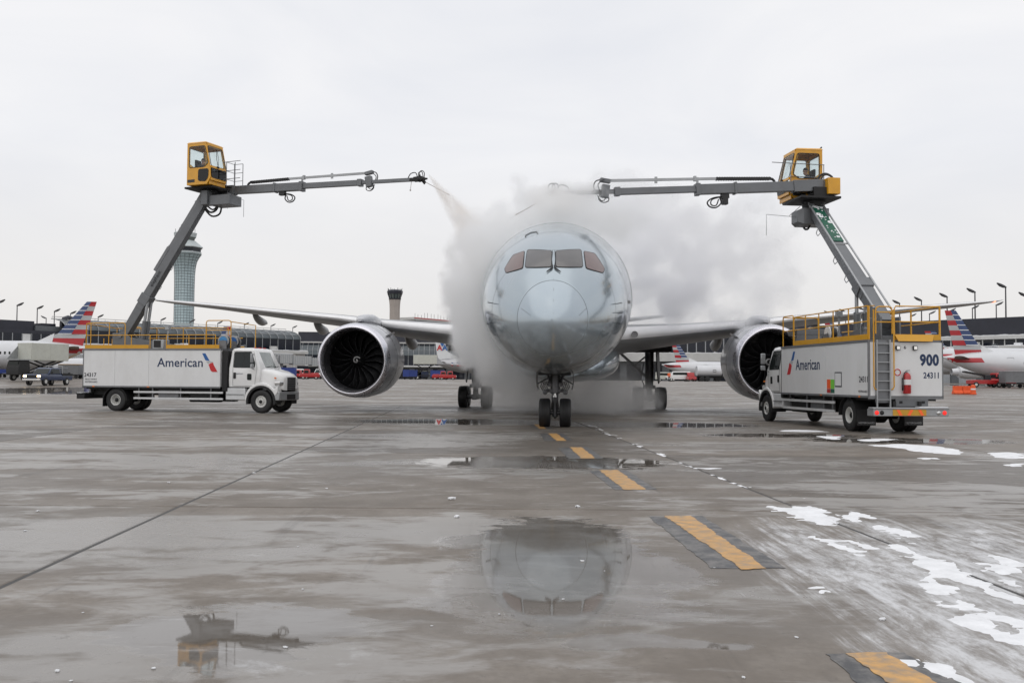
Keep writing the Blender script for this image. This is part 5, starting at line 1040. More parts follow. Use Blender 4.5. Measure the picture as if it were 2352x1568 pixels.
m = MB(); m.tube([V(0,.03,.7), V(-.05,.12,.66), V(-.08,.16,.5), V(-.06,.15,.1)], .016, 6); m.build('hose', MT['rubber'], fe)
m = MB(); m.bx(-.13,.10,-.02,.02,.22,.25); m.bx(.09,.105,-.12,.12,.1,.5); m.build('bracket', MT['under_black'], fe)
# ------------------------------------------------------------------ terminal buildings
def hz(u): return 869 + .0065 * (u - 1176)
def zpx(u, v, Y): return at(u, v, Y).z
class Wall:
    """a run of building along a plan line; s along it, t away from the viewer"""
    def __init__(s, name, label, u0, Y0, u1, Y1, cat='terminal'):
        a = at(u0, 869, Y0); b = at(u1, 869, Y1); a.z = b.z = 0; d = (b - a); s.L = d.length; s.u = d.normalized(); s.t = V(-s.u.y, s.u.x, 0)
        s.root = empty(name, (a.x, a.y, 0), math.atan2(s.u.y, s.u.x), label, cat)
    def bx(s, nm, mt, s0, s1, t0, t1, z0, z1, parent=None): m = MB(); m.bx(s0, s1, t0, t1, z0, z1); return m.build(nm, MT[mt], parent or s.root, smooth=0)
    def glaze(s, n, z0, z1, s0=0, s1=None, t=0, mt='dark_glass', mul='mullion', mw=.12):
        s1 = s.L if s1 is None else s1; w_ = (s1 - s0) / n; m = MB(); m.bx(.02, w_ - .02, 0, .1, 0, z1 - z0); pm = m.mesh('window_pane', MT[mt], smooth=0); m = MB(); m.bx(-mw/2, mw/2, -.15, .02, 0, z1 - z0); mm = m.mesh('mullion', MT[mul], smooth=0)
        for i in range(n): obj('window_pane', pm, s.root, (s0 + i * w_, t, z0))
        for i in range(n + 1): obj('mullion', mm, s.root, (s0 + i * w_, t, z0))
    def barrel(s, n, z0, z1, t1, s0=0, s1=None):
        s1 = s.L if s1 is None else s1; w_ = (s1 - s0) / n; K = 7; pr = [(t1 - (t1 + .2) * math.cos(a), z0 + (z1 - z0) * math.sin(a)) for a in [math.pi/2*k/K for k in range(K+1)]]
        m = MB(); vs = [V(x, p[0], p[1]) for x in (.05, w_ - .05) for p in pr] + [V(x, p[0] + .15, p[1] - .1) for x in (.05, w_ - .05) for p in pr]; k1 = K + 1
        m.add(vs, [(i, i+1, k1+i+1, k1+i) for i in range(K)] + [(2*k1+i, 3*k1+i, 3*k1+i+1, 2*k1+i+1) for i in range(K)]); pm = m.mesh('roof_panel', MT['barrel_glass'], smooth=40)
        m = MB(); m.tube([V(0, p[0] - .05, p[1] + .05) for p in pr], .09, 5); rm_ = m.mesh('roof_rib', MT['mullion'])
        for i in range(n): obj('roof_panel', pm, s.root, (s0 + i * w_, 0, 0))
        for i in range(n + 1): obj('roof_rib', rm_, s.root, (s0 + i * w_, 0, 0))
        for k in (2, 4, 6): m = MB(); m.tube([V(s0, pr[k][0]-.04, pr[k][1]+.04), V(s1, pr[k][0]-.04, pr[k][1]+.04)], .05, 4); m.build('purlin', MT['mullion'], s.root)
    def rail(s, z, s0, s1, t, h=.9, n=20):
        m = MB(); m.tube([V(s0, t, z + h), V(s1, t, z + h)], .07, 4); m.build('roof_rail', MT['fascia'], s.root)
        m = MB(); m.tube([V(0,0,0), V(0,0,h)], .05, 4); pm = m.mesh('rail_post', MT['fascia'])
        for i in range(n + 1): obj('rail_post', pm, s.root, (s0 + (s1 - s0) * i / n, t, z))
    def snow(s, z, s0, s1, t0, t1, seed=0):
        r = random.Random(seed); m = MB(); n = int((s1 - s0) / .8); top = []
        for i in range(n + 1): x = s0 + (s1 - s0) * i / n; h = .10 + .16 * r.random() ** 2; top.append((x, h))
        P = [(s0, 0)] + top + [(s1, 0)]; m.prism(P, lambda a, b, t: V(a, t, z + .002 + b), t0, t1); m.build('ledge_snow', MT['snow'], s.root, smooth=0)
    def clutter(s, z, s0, s1, t, n, seed):
        r = random.Random(seed)
        for i in range(n): x = s0 + (s1 - s0) * r.random(); w_ = .5 + 1.2 * r.random(); h = .4 + .9 * r.random(); s.bx('roof_unit', r.choice(['light_alloy', 'fascia', 'grey_clad', 'snow']), x, x + w_, t, t + .8, z, z + h)
# glazed barrel concourse on the left
W = Wall('concourse_building', 'long glass barrel roofed concourse behind the left truck', 148, 197, 688, 244)
W.bx('lower_storey', 'concrete_light', 0, W.L, -2.0, 12, 1.0, 7.4); W.bx('fascia_band', 'fascia', -.5, W.L + .5, -2.6, 12.1, 7.401, 8.1); W.bx('upper_storey', 'dark_clad', .1, W.L - .1, .12, 12, 8.101, 11.0); W.snow(8.1, -.4, W.L + .4, -2.5, -.3, 1)
W.glaze(26, 8.15, 10.95); W.barrel(26, 11.0, 13.3, 6.0); W.rail(13.3, 0, W.L, 5.6, .5, 26); W.clutter(8.1, 2, W.L - 2, -1.7, 16, 3)
m = MB(); m.prism([(0,11.0),(12,11.0)] + [(6 + 6.2*math.cos(a), 11.0 + 2.25*math.sin(a)) for a in [math.pi*k/12 for k in range(0,13)]], lambda a, b, t: V(W.L + t, a, b), -.3, .1); m.build('gable_end', MT['grey_clad'], W.root, smooth=0)
for i in range(9): W.bx('dock_opening', 'dark_glass', 3 + i * 6.8, 6.5 + i * 6.8, -2.05, -1.99, 1.3, 4.5)
for i in range(9): W.bx('wall_pier', 'fascia', 1.6 + i * 6.8, 2.2 + i * 6.8, -2.3, -2.0, 1.0, 7.39)
# dark hall between barrel roof and left engine, and on behind the fuselage
W = Wall('terminal_hall', 'dark terminal hall with curved glass front behind the left engine', 680, 296, 1215, 300)
z = lambda v: zpx(950, v, 298)
W.bx('upper_storey', 'dark_clad', 0, W.L, 3, 24, 1.0, z(763)); W.bx('rail_band', 'fascia', 0, W.L, 1.9, 2.99, z(788.5), z(785.5)); W.glaze(44, z(792), z(788.6), t=2.0); W.barrel(44, z(816), z(791.5), 3.0); W.glaze(44, z(840), z(816)); W.bx('ledge', 'fascia', 0, W.L, -2, 2.9, z(843), z(840.4)); W.snow(z(840.4), 0, W.L, -1.9, -.2, 5); W.bx('lower_storey', 'grey_clad', 0, W.L, 0.2, 2.95, 1.0, z(843.2)); W.clutter(z(763), 4, 60, 6, 8, 9)
for i in range(12): W.bx('dock_opening', 'dark_glass', 2 + i * 5.6, 6 + i * 5.6, .12, .19, 1.4, z(846))
# antenna deck on the roof behind the steam
W = Wall('rooftop_deck', 'low white rooftop deck with antenna masts above the left wing', 950, 420, 1130, 470, 'building'); zt_ = zpx(960, 728, 420)
W.bx('deck_slab', 'fascia', 0, W.L, 0, 8, zt_ - 1.2, zt_); W.bx('red_edge', 'logo_red', 0, W.L, -.1, -.01, zt_ - .5, zt_ - .2); W.bx('deck_base', 'grey_clad', 2, W.L - 2, .5, 8, 0, zt_ - 1.21)
for i in range(12): m = MB(); m.tube([V(0,0,0), V(0,0,1.2 + 1.4 * rng.random())], .09, 4); o = m.build('antenna_mast', MT['pole'], W.root); o.location = (1 + i * 2.3 + rng.random(), 1, zt_)
# glazed building seen under the right wing
W = Wall('glass_terminal', 'tall glazed terminal front seen under the right wing', 1190, 285, 1880, 258); z = lambda v: zpx(1600, v, 268)
W.bx('upper_storey', 'dark_clad', 0, W.L, .3, 20, z(811), z(748)); W.glaze(34, z(811), z(768), mw=.25); W.bx('white_band', 'fascia', -.5, W.L, -3, 19, z(830), z(811.2)); W.snow(z(811.2), 0, W.L, -2.9, -.4, 6); W.bx('lower_storey', 'grey_clad', 0, W.L, .5, 19, 1.0, z(830.2))
for i in range(14): W.bx('dock_opening', 'dark_glass', 2 + i * 6, 6 + i * 6, .42, .49, 1.4, z(836))
# big dark building at right
W = Wall('dark_terminal', 'dark flat roofed terminal with a white band at far right', 1780, 228, 2560, 172); z = lambda v: zpx(2300, v, 190)
W.bx('upper_storey', 'dark_clad', 0, W.L, 0, 30, z(772), z(731)); W.bx('white_band', 'fascia', -1, W.L, -.6, 29, z(780), z(772.2)); W.snow(z(772.2), -1, W.L, -.55, -.05, 7)
W.glaze(34, z(797), z(780.1), t=.2, mw=.2, mul='fascia'); W.bx('ledge', 'fascia', -1, W.L, -3, 29, z(801), z(797.1)); W.snow(z(797.1), -1, W.L, -2.9, .0, 8); W.bx('lower_storey', 'grey_clad', 0, W.L, .3, 28, 1.0, z(801.2)); W.clutter(z(797.1), 5, W.L - 5, -2.4, 18, 12)
for i in range(16): W.bx('wall_panel', 'corrugated', 2 + i * 5.2, 5.4 + i * 5.2, .12, .29, 1.3, z(812))
# low dark building at the far left with roof ducts
W = Wall('left_terminal', 'dark low terminal with roof ducts at the far left', -330, 168, 232, 205); z = lambda v: zpx(90, v, 190)
W.bx('upper_storey', 'dark_clad', 0, W.L, 0, 25, z(787), z(757)); W.bx('penthouse', 'dark_clad', W.L - 22, W.L - 14, 1, 9, z(756.9), z(735)); W.bx('curved_canopy', 'grey_clad', W.L - 14, W.L - 1, .5, 8, z(756.9), z(745)); W.bx('roof_unit', 'dark_clad', W.L - 12, W.L - 9, 2, 6, z(744.9), z(738))
W.glaze(24, z(787), z(765), t=-.16); W.bx('ledge', 'fascia', 0, W.L, -3, 25.1, z(793), z(787.2)); W.snow(z(787.2), 0, W.L, -2.9, -.4, 4); W.bx('lower_storey', 'concrete_light', 0, W.L, .2, 25, 1.0, z(793.2))
for i, x in enumerate((W.L - 17, W.L - 10.5, W.L - 4)): W.bx('white_panel', 'fascia', x, x + 1.5, -.5, -.2, z(787), z(766))
m = MB(); m.tube([V(0,0,0), V(0,0,1.2), V(.4,0,1.9), V(1.2,0,2.2), V(2.0,0,2.0), V(2.3,0,1.5)], .6, 8); o = m.build('roof_duct', MT['dark_clad'], W.root); o.location = (W.L - 7, 3, z(757) + .8)
# jet bridges
def jet_bridge(name, label, u0, u1, vt, vb, Y0, Y1, n):
    W = Wall(name, label, u0, Y0, u1, Y1, 'jet bridge'); zt, zb = zpx(u0, vt, Y0), zpx(u0, vb, Y0)
    for i in range(n):
        a, b = W.L * i / n, W.L * (i + 1) / n; k = .10 * i; W.bx('tunnel_section', 'corrugated', a, b - .15, k, 2.6 - k, zb + k - .04*i*8, zt - k*.5 - .04*i*8)
        m = MB(); m.bx(-.05, .05, -.08, 0, 0, zt - zb - .3); rm_ = m.mesh('tunnel_rib', MT['fascia'], smooth=0)
        for j in range(10): obj('tunnel_rib', rm_, W.root, (a + .3 + j * (b - a - .6) / 9, k, zb + .12 + k - .32*i))
    W.bx('tunnel_roof_snow', 'snow', 0, W.L / n, -.05, 2.65, zt + .002, zt + .14)
    for x in (W.L * .15, W.L * .8): W.bx('support_column', 'grey_steel', x, x + .5, 1, 1.5, .9, zb)
jet_bridge('jet_bridge', 'grey corrugated jet bridge between the left truck and left engine', 628, 760, 812, 834, 205, 212, 3)
jet_bridge('jet_bridge', 'pale jet bridge behind the tail of the right regional jet', 2215, 2420, 797, 815, 160, 150, 3)
jet_bridge('jet_bridge', 'short corrugated jet bridge behind the left truck\'s rear corner', 150, 250, 813, 827, 175, 178, 2)
# control towers
def lathe_obj(nm, prof, mt, parent, n=28, smooth=40): m = MB(); m.lathe(prof, (0,0,0), (0,0,1), n, cap=True); return m.build(nm, MT[mt], parent, smooth=smooth)
p = at(419.5, 869, 520); tw = empty('control_tower', (p.x, p.y, 0), 0, 'tall pale blue flared control tower behind the left boom', 'control tower'); z = lambda v: zpx(420, v, 520); px = 520 / 2250
prof = [(0, 22*px), (z(660), 22*px), (z(632), 22.5*px), (z(612), 24*px), (z(600), 27*px), (z(590), 32*px), (z(583), 37*px)]
lathe_obj('shaft', prof, 'tower_glass', tw, 36, 50)
rp = lambda zz: float(np.interp(zz, [q[0] for q in prof], [q[1] for q in prof]))
for k in range(26):
    zz = z(744) + k * (z(586) - z(744)) / 25; m = MB(); m.tube([V((rp(zz)+.02)*math.cos(a), (rp(zz)+.02)*math.sin(a), zz) for a in [2*math.pi*i/36 for i in range(36)]], .11, 4, closed=True); m.build('floor_line', MT['grey_clad'], tw)
for k in range(20):
    a = 2*math.pi*k/20; m = MB(); m.tube([V((rp(zz)+.02)*math.cos(a), (rp(zz)+.02)*math.sin(a), zz) for zz in [z(744) + i * (z(584)-z(744)) / 20 for i in range(21)]], .08, 4); m.build('tower_mullion', MT['grey_clad'], tw)
lathe_obj('gallery', [(z(583), 38*px), (z(580), 38*px), (z(580), 36*px), (z(569), 36*px)], 'tower_pale', tw, 8, 20); lathe_obj('gallery_window', [(z(578.5), 36.6*px), (z(570.5), 36.6*px)], 'dark_glass', tw, 8, 20)
lathe_obj('gallery_roof', [(z(569.5), 41*px), (z(568), 41*px), (z(554), 24*px), (z(553), 22*px)], 'tower_pale', tw, 8, 20)
lathe_obj('cab_window', [(z(553), 21*px), (z(545), 23.5*px)], 'glass_green', tw, 8, 20); lathe_obj('cab_roof', [(z(545.5), 25*px), (z(536), 27*px), (z(535), 25*px), (z(534), 10*px), (z(531), 9*px)], 'tower_pale', tw, 8, 20)
for a in (0, 1.3, 2.2, 3.3, 4.4, 5.3): m = MB(); m.tube([V(22*px*math.cos(a), 22*px*math.sin(a), z(536)), V(22*px*math.cos(a), 22*px*math.sin(a), z(526))], .12, 4); m.build('antenna', MT['pole'], tw)
p = at(905, 869, 480); tw = empty('control_tower', (p.x, p.y, 0), 0, 'small beige control tower with dark cab above the left wing', 'control tower'); z = lambda v: zpx(905, v, 480); px = 480 / 2250
lathe_obj('shaft', [(0, 12*px), (z(712), 11.8*px), (z(700), 12.2*px), (z(688), 13.5*px)], 'tower_beige', tw, 8, 20); lathe_obj('catwalk', [(z(688), 14*px), (z(685.5), 14.5*px)], 'dark_clad', tw, 12, 20); lathe_obj('cab_window', [(z(685.5), 12.5*px), (z(675), 16*px)], 'glass_green', tw, 12, 20); lathe_obj('cab_roof', [(z(675.2), 17.5*px), (z(669), 18.5*px), (z(666.5), 16*px), (z(665), 9*px)], 'dark_clad', tw, 12, 20)
for i in range(12): a = i * .524; m = MB(); m.tube([V(12.5*px*math.cos(a), 12.5*px*math.sin(a), z(685.5)), V(16*px*math.cos(a), 16*px*math.sin(a), z(675))], .22, 4); m.build('window_post', MT['dark_clad'], tw); m = MB(); m.tube([V(16*px*math.cos(a), 16*px*math.sin(a), z(668)), V(16*px*math.cos(a), 16*px*math.sin(a), z(662 + 2 * (i % 2)))], .13, 4); m.build('antenna', MT['pole'], tw)
# lamp posts along the roadway
heads = [(3,690,1),(46,697,1),(92,704,1),(131,711,1),(101,727,-1),(168,716,1),(231,724,1),(375,731,1),(442,735,1),(505,739,1),(566,742,1),(627,745,1),(677,749,1),(2059,691.6,-1),(2109,684.6,-1),(2167.5,676,-1),(2231,665,-1),(2301,653,-1),(2350,674,-1),(2097,722,1),(2141,716,1),(2240,703,1),(2295,695.5,1),(2187,710,1),(1901,716,-1),(1936,712,-1),(1975,705,-1)]
nm_l = ['left edge of the picture', 'second from the left edge', 'third from the left edge, above the dark roof', 'fourth from the left edge', 'short one turned left, above the far left roof', 'half hidden by the striped tail fin at left', 'just right of the striped tail fin at left', 'just left of the tall control tower', 'just right of the tall control tower', 'over the left truck\'s cab roof reel', 'above the barrel roof, third from its right end', 'above the barrel roof, second from its right end', 'at the right end of the barrel roof',
        'behind the right truck\'s pedestal', 'above the right truck\'s rear railing', 'over the striped tail fin at right', 'tall one between right tail fin and wingtip', 'tallest, beside the right wingtip', 'cut by the right edge of the picture', 'low one seen through the right truck\'s rear rails', 'second low one seen through the right truck\'s rail', 'low one near the tall mast right of the tail fin', 'low one left of the tallest post', 'peeping over the tip of the right tail fin', 'behind the right wing above the truck\'s front rails', 'behind the right wing, middle of the truck\'s rails', 'behind the right wing near the truck\'s boom']
def lamp_meshes():
    m = MB(); m.tube([V(0,0,0), V(0,0,20.6)], [.22, .13], 6); a = m.mesh('post', MT['pole']); m = MB(); m.loft([[V(x, y * w_, z_ + q * h) for y, q in ((-1,-1),(1,-1),(1,1),(-1,1))] for x, z_, w_, h in ((-.15,20.55,.3,.14),(.5,20.75,.62,.28),(1.5,21.2,.68,.30),(2.4,21.75,.35,.12))]); return a, m.mesh('lamp_head', MT['pole'])
lp, lh = lamp_meshes()
for i, (u, v, s) in enumerate(heads):
    zt_ = 21.2 if i not in (4, 19, 20, 21, 22, 23) else 21.2; d = ray(u, v); Y = (21.2 + 1.3 - 1.7) / d.z * d.y; p = EYE + d * (Y / d.y); sc_k = 1
    sc_k = .75
    o = empty('lamp_post', (p.x - s * .8, p.y, 1.3), 0 if s > 0 else math.pi, 'lamp post ' + nm_l[i], 'lamp post', 'lamp posts over the terminal roofs'); obj('post', lp, o); q = obj('lamp_head', lh, o, (0, 0, 20.6 * .25)); q.scale = (sc_k,) * 3

# ------------------------------------------------------------------ parked aircraft
def parked(label, u, Y, nose_dir, Rf, zc, fin, livery, length=30, stab=4.5, yaw=0, win=None, reg=None, zoff=0):
    """nose_dir +1: nose to the right. Local x points to the nose, x=0 at the tail end."""
    p = at(u, 869, Y); r = empty('parked_airliner', (p.x, p.y, gz(Y) + zoff), (0 if nose_dir > 0 else math.pi) + yaw, label, 'airliner'); cs = -1 if nose_dir > 0 else 1  # side facing the viewer
    skin = MT['plane_metal' if livery == 'old' else 'plane_silver']
    tl = Rf * 4.6
    def rad(x):
        k = min(1, max(0, x / tl)); return max(.12, Rf * math.sin(k * math.pi / 2) ** .85), zc + Rf * .55 * (1 - k) ** 1.6
    def loop(x, q=1.0):
        rr, c = rad(x); return [V(x, rr * q * math.sin(t), c + rr * q * math.cos(t)) for t in [2*math.pi*i/28 for i in range(28)]]
    xs = [tl * (i / 14) ** 1.2 for i in range(15)] + [tl + (length - tl - 7) * i / 3 for i in range(1, 4)]; m = MB()
    noses = [[V(length - 7 + 7 * math.sin(a), Rf * max(.02, math.cos(a)) * math.sin(t), zc - .3 * (1 - math.cos(a)) + Rf * max(.02, math.cos(a)) * math.cos(t)) for t in [2*math.pi*i/28 for i in range(28)]] for a in (.4, .8, 1.15, 1.4, 1.56)]
    m.loft([loop(x) for x in xs] + noses); m.build('fuselage', skin, r, smooth=50)
    def flank(nm, P, mt, off=.012, both=True):
        """strip on the fuselage side between two x(z) edges"""
        for sd in ((-1, 1) if both else (cs,)):
            m = MB(); K = 8; J = 10; vs = []
            for i in range(K + 1):
                f_ = i / K; zz = P[0] + (P[1] - P[0]) * f_; x0 = P[2] + (P[3] - P[2]) * f_; x1 = P[4] + (P[5] - P[4]) * f_
                for j in range(J + 1):
                    x = x0 + (x1 - x0) * j / J; rr, c = rad(x); h = min(1, max(-1, (zz - c) / rr)); vs.append(V(x, sd * (rr * math.sqrt(1 - h * h) + off), c + rr * h))
            m.add(vs, [(i*(J+1)+j, i*(J+1)+j+1, (i+1)*(J+1)+j+1, (i+1)*(J+1)+j) for i in range(K) for j in range(J)]); m.build(nm, MT[mt], r, smooth=60)
    z0, z1, le0, te0, le1, te1 = fin                    # base, top, edges at the base and at the top
    th = .16
    def finp(nm, za, zb, fa, fb, mt, w_=1.0):
        E = lambda zz: ((le0 + (le1 - le0) * (zz - z0) / (z1 - z0)), (te0 + (te1 - te0) * (zz - z0) / (z1 - z0)))
        m = MB(); loops = []
        for zz in (za, zb):
            l, t_ = E(zz); a = t_ + (l - t_) * fa; b = t_ + (l - t_) * fb; ta = th * math.sin(math.pi * min(.96, max(.04, fa))) + .01; tb_ = th * math.sin(math.pi * min(.96, max(.04, fb))) + .01
            loops.append([V(a, -ta * w_, zz), V(b, -tb_ * w_, zz), V(b, tb_ * w_, zz), V(a, ta * w_, zz)])
        m.loft(loops); m.build(nm, MT[mt], r, smooth=0)
    if livery == 'new':
        H = (z1 - z0); nb = 7; hb = H * .80 / nb
        for i in range(nb):
            zt = z1 - i * hb; zb = zt - hb
            finp('tail_stripe', zb + .002, zt - .002, 0, .5 - .004, 'tail_red' if i % 2 == 0 else 'tail_grey'); finp('tail_stripe', zb + hb * .16, zt - .002, .5, 1, 'tail_blue'); finp('tail_stripe', zb + .002, zb + hb * .16 - .002, .5, 1.0, 'tail_white')
        zt = z1 - nb * hb; finp('tail_stripe', z0 + H * .10, zt - .002, 0, 1.06, 'tail_grey'); finp('tail_stripe', z0 - .6, z0 + H * .10 - .002, 0, 1.12, 'tail_red')
        rr, c = rad(tl * .5); flank('fuselage_stripe', (c - rr * .05, c + rr * .42, .8, .5, tl * .60, tl * .56), 'tail_red')
        m = MB(); m.add([(le0 + 2.8, 0, z0 - .4), (le0 - .2, -.14, z0 - .5), (le0 - .6, 0, z0 + (z1-z0)*.22), (le0 - .2, .14, z0 - .5)], [(0,1,2),(0,2,3),(0,3,1),(1,3,2)]); m.build('dorsal_fillet', MT['tail_white'], r, smooth=0)
    else:
        finp('tail_fin', z0 - .5, z1, 0, 1, 'tail_white'); m = MB(); m.add([(le0 + 3.2, 0, z0 - .3), (le0 - .3, -.14, z0 - .5), (le0 - .5, 0, z0 + (z1-z0)*.25), (le0 - .3, .14, z0 - .5)], [(0,1,2),(0,2,3),(0,3,1),(1,3,2)]); m.build('dorsal_fillet', MT['tail_white'], r, smooth=0)
        rr, c = rad(tl); 
        for k, mt in enumerate(('tail_blue', 'tail_white', 'tail_red')): flank('cheat_line', (c + Rf*(.22 - k*.16), c + Rf*(.36 - k*.16), tl*.62, tl*.58, length - 8, length - 8), mt)
        H = z1 - z0; yy = cs * (th + .03); x0 = (te0 + te1) / 2 + .4
        fxm = basis((x0 if nose_dir > 0 else x0 + 2.9, yy, z0 + H * .30), (nose_dir * 1.0, 0, 0), (0, 0, 1))
        for k, mt in enumerate(('logo_red', 'logo_blue')): text('A', 1.9, MT[mt], r, fxm @ Matrix.Translation((k * 1.35 - (.0 if nose_dir > 0 else 0), 0, 0)), 'lettering', .06)
        m = MB(); m.prism([(1.05,1.3),(.75,2.0),(1.2,1.7),(1.35,2.2),(1.5,1.7),(1.9,2.0),(1.65,1.3),(1.35,.9)], lambda a, b, t: fxm @ V(a, b, t), -.01, .02); m.build('tail_emblem', MT['logo_blue'], r, smooth=0)
    for sd in (-1, 1):                                   # tailplane
        x0 = tl * .10; rr, c = rad(x0 + 1.5); m = MB(); m.loft([[V(x + q * ch, sd * y, zz + h * ch) for q, h in ((0,0),(.5,.06),(1,0),(.5,-.05))] for x, ch, y, zz in ((x0 + .6, Rf * 1.35, .1, c + .1), (x0 - .4 * Rf, Rf * .62, stab, c + stab * .11))]); m.build('tailplane', MT['stab_shaded' if livery == 'new' else 'plane_silver'], r, smooth=30)
    if win:
        xw0, n, dx, zz = win; m = MB(); m.prism(rounded([(-.13,-.2),(.13,-.2),(.13,.2),(-.13,.2)], .1, 3), lambda a, b, t: V(a, cs * t, b), -.05, .012); wm_ = m.mesh('cabin_window', MT['glass_dark'], smooth=0)
        for i in range(n): x = xw0 + i * dx; rr, c = rad(x); h = (zz - c) / rr; obj('cabin_window', wm_, r, (x, cs * rr * math.sqrt(max(0, 1 - h*h)), zz))
        m = MB(); dx0 = xw0 - 1.7; rr, c = rad(dx0); P_ = []
        for a, b in rounded([(-.42,-.95),(.42,-.95),(.42,.85),(-.42,.85)], .12, 2): r2, c2 = rad(dx0 + a); h = min(1, max(-1, (zz - .1 + b - c2) / r2)); P_.append(V(dx0 + a, cs * (r2 * math.sqrt(1 - h*h) + .01), zz - .1 + b))
        m.tube(P_, .03, 4, closed=True); m.build('cabin_door', MT['tail_grey'], r)
        if reg: text(reg, .5, MT['text_navy'], r, basis((xw0 + (.2 if nose_dir > 0 else 2.6), cs * (Rf + .0), zc - .45), (nose_dir, 0, 0), (0, 0, 1)), 'lettering')
    # main wheels and wing further forward
    for sd in (-1, 1):
        m = MB(); m.loft([[V(x + q * ch, sd * y, zz + h * ch) for q, h in ((0,0),(.3,.05),(1,0),(.3,-.05))] for x, ch, y, zz in ((length * .36, 6.0, 1.2, zc - Rf * .6), (length * .28, 1.6, 14 * Rf / 2, zc + .6))]); m.build('wing', MT['plane_silver'], r, smooth=40)
        m = MB(); m.cyl((length*.42, sd*2.4, .55), (length*.42, sd*2.0, .55), .55, n=18); m.cyl((length*.42, sd*2.2, .5), (length*.42, sd*2.0, zc - Rf*.5), .15); m.build('main_gear', MT['tyre'], r)
    return r
parked('airliner with striped red and blue tail fin parked at far left', 207, 138, -1, 2.0, 3.25, (5.1, 10.85, 5.6, 1.0, .67, -.67), 'new', 34, 4.2, R(4), (6.5, 16, .62, 3.5))
parked('regional jet with striped tail fin beside the right truck', 2165, 127, 1, 1.72, 2.75, (4.1, 9.75, 5.3, 1.6, 1.75, .35), 'new', 30, 4.0, R(-4), (9.6, 14, .8, 2.9), 'N257')
parked('older airliner with white tail carrying red and blue letters, behind the left wing', 992, 250, 1, 1.9, 3.6, (5.3, 12.4, 4.6, 1.4, 2.3, .4), 'old', 33, 6.5, R(-6), None)
parked('regional jet with faded striped tail behind the right main wheels', 1520, 226, 1, 1.6, 2.9, (4.3, 9.6, 6.6, 3.3, 3.2, 2.0), 'new', 30, 3.4, R(-5), (11.5, 9, 1.1, 3.1))
parked('distant striped tail seen over the left truck near its hose reels', 532, 150, -1, 1.7, 1.9, (3.0, 8.6, 3.2, .4, 1.3, .2), 'new', 30, 3.4, R(5), None, None, -.6)
parked('distant striped tail seen through the right truck\'s railing', 1886, 165, 1, 1.7, 3.2, (4.3, 10.4, 5.6, 2.3, 1.9, .5), 'new', 30, 3.6, R(-5), None)
# aircraft behind the right regional jet: engine and belly in view
e = parked('airliner mostly hidden behind the right regional jet, engine showing', 2100, 150, 1, 2.0, 3.5, (5.2, 8.0, 5.0, 2.4, 3.2, 1.6), 'new', 40, 3.0, R(-3), None)
m = MB(); m.lathe([(0,.75),(.1,.85),(.8,1.02),(2.0,1.05),(3.2,.85),(3.2,.6),(4.2,.45)], (8.0,-4.6,1.75), (-1,0,0), 26); m.build('engine', MT['plane_silver'], e, smooth=50)
m = MB(); m.lathe([(.02,.74),(.6,.7),(.62,.0)], (8.0,-4.6,1.75), (-1,0,0), 20); m.build('engine_inlet', MT['fan_black'], e)
text('American', 1.5, MT['logo_grey'], e, basis((5.0, -2.04, 3.2), (1,0,0), (0,0,1)), 'lettering')

# ------------------------------------------------------------------ ground vehicles
def wheels(r, xs, y, rad, wd, rim='rim_white'):
    m = MB(); m.lathe([(-wd/2, rad*.55), (-wd/2, rad*.9), (-wd*.4, rad), (wd*.4, rad), (wd/2, rad*.9), (wd/2, rad*.55)], (0,0,0), (0,1,0), 18, cap=True); tm_ = m.mesh('wheel', MT['tyre']); m = MB(); m.lathe([(-wd*.52, rad*.5), (-wd*.53, .02)], (0,0,0), (0,1,0), 12); m.lathe([(wd*.52, rad*.5), (wd*.53, .02)], (0,0,0), (0,1,0), 12); rm_ = m.mesh('wheel_rim', MT[rim])
    for x in xs:
        for s in (-1, 1): o = obj('wheel', tm_, r, (x, s * y, rad)); obj('wheel_rim', rm_, o)
def veh(name, label, cat, u, v, Y, ang, group=None): p = at(u, 869, Y); return empty(name, (p.x, p.y, gz(Y)), ang, label, cat, group)
def P_(m, n, mt, r, **k): return m.build(n, MT[mt], r, **k)
def rect_loft(secs): 
    m = MB(); m.loft([[V(a, -w_, z_), V(b, -w_, z_), V(b, w_, z_), V(a, w_, z_)] for a, b, w_, z_ in secs]); return m
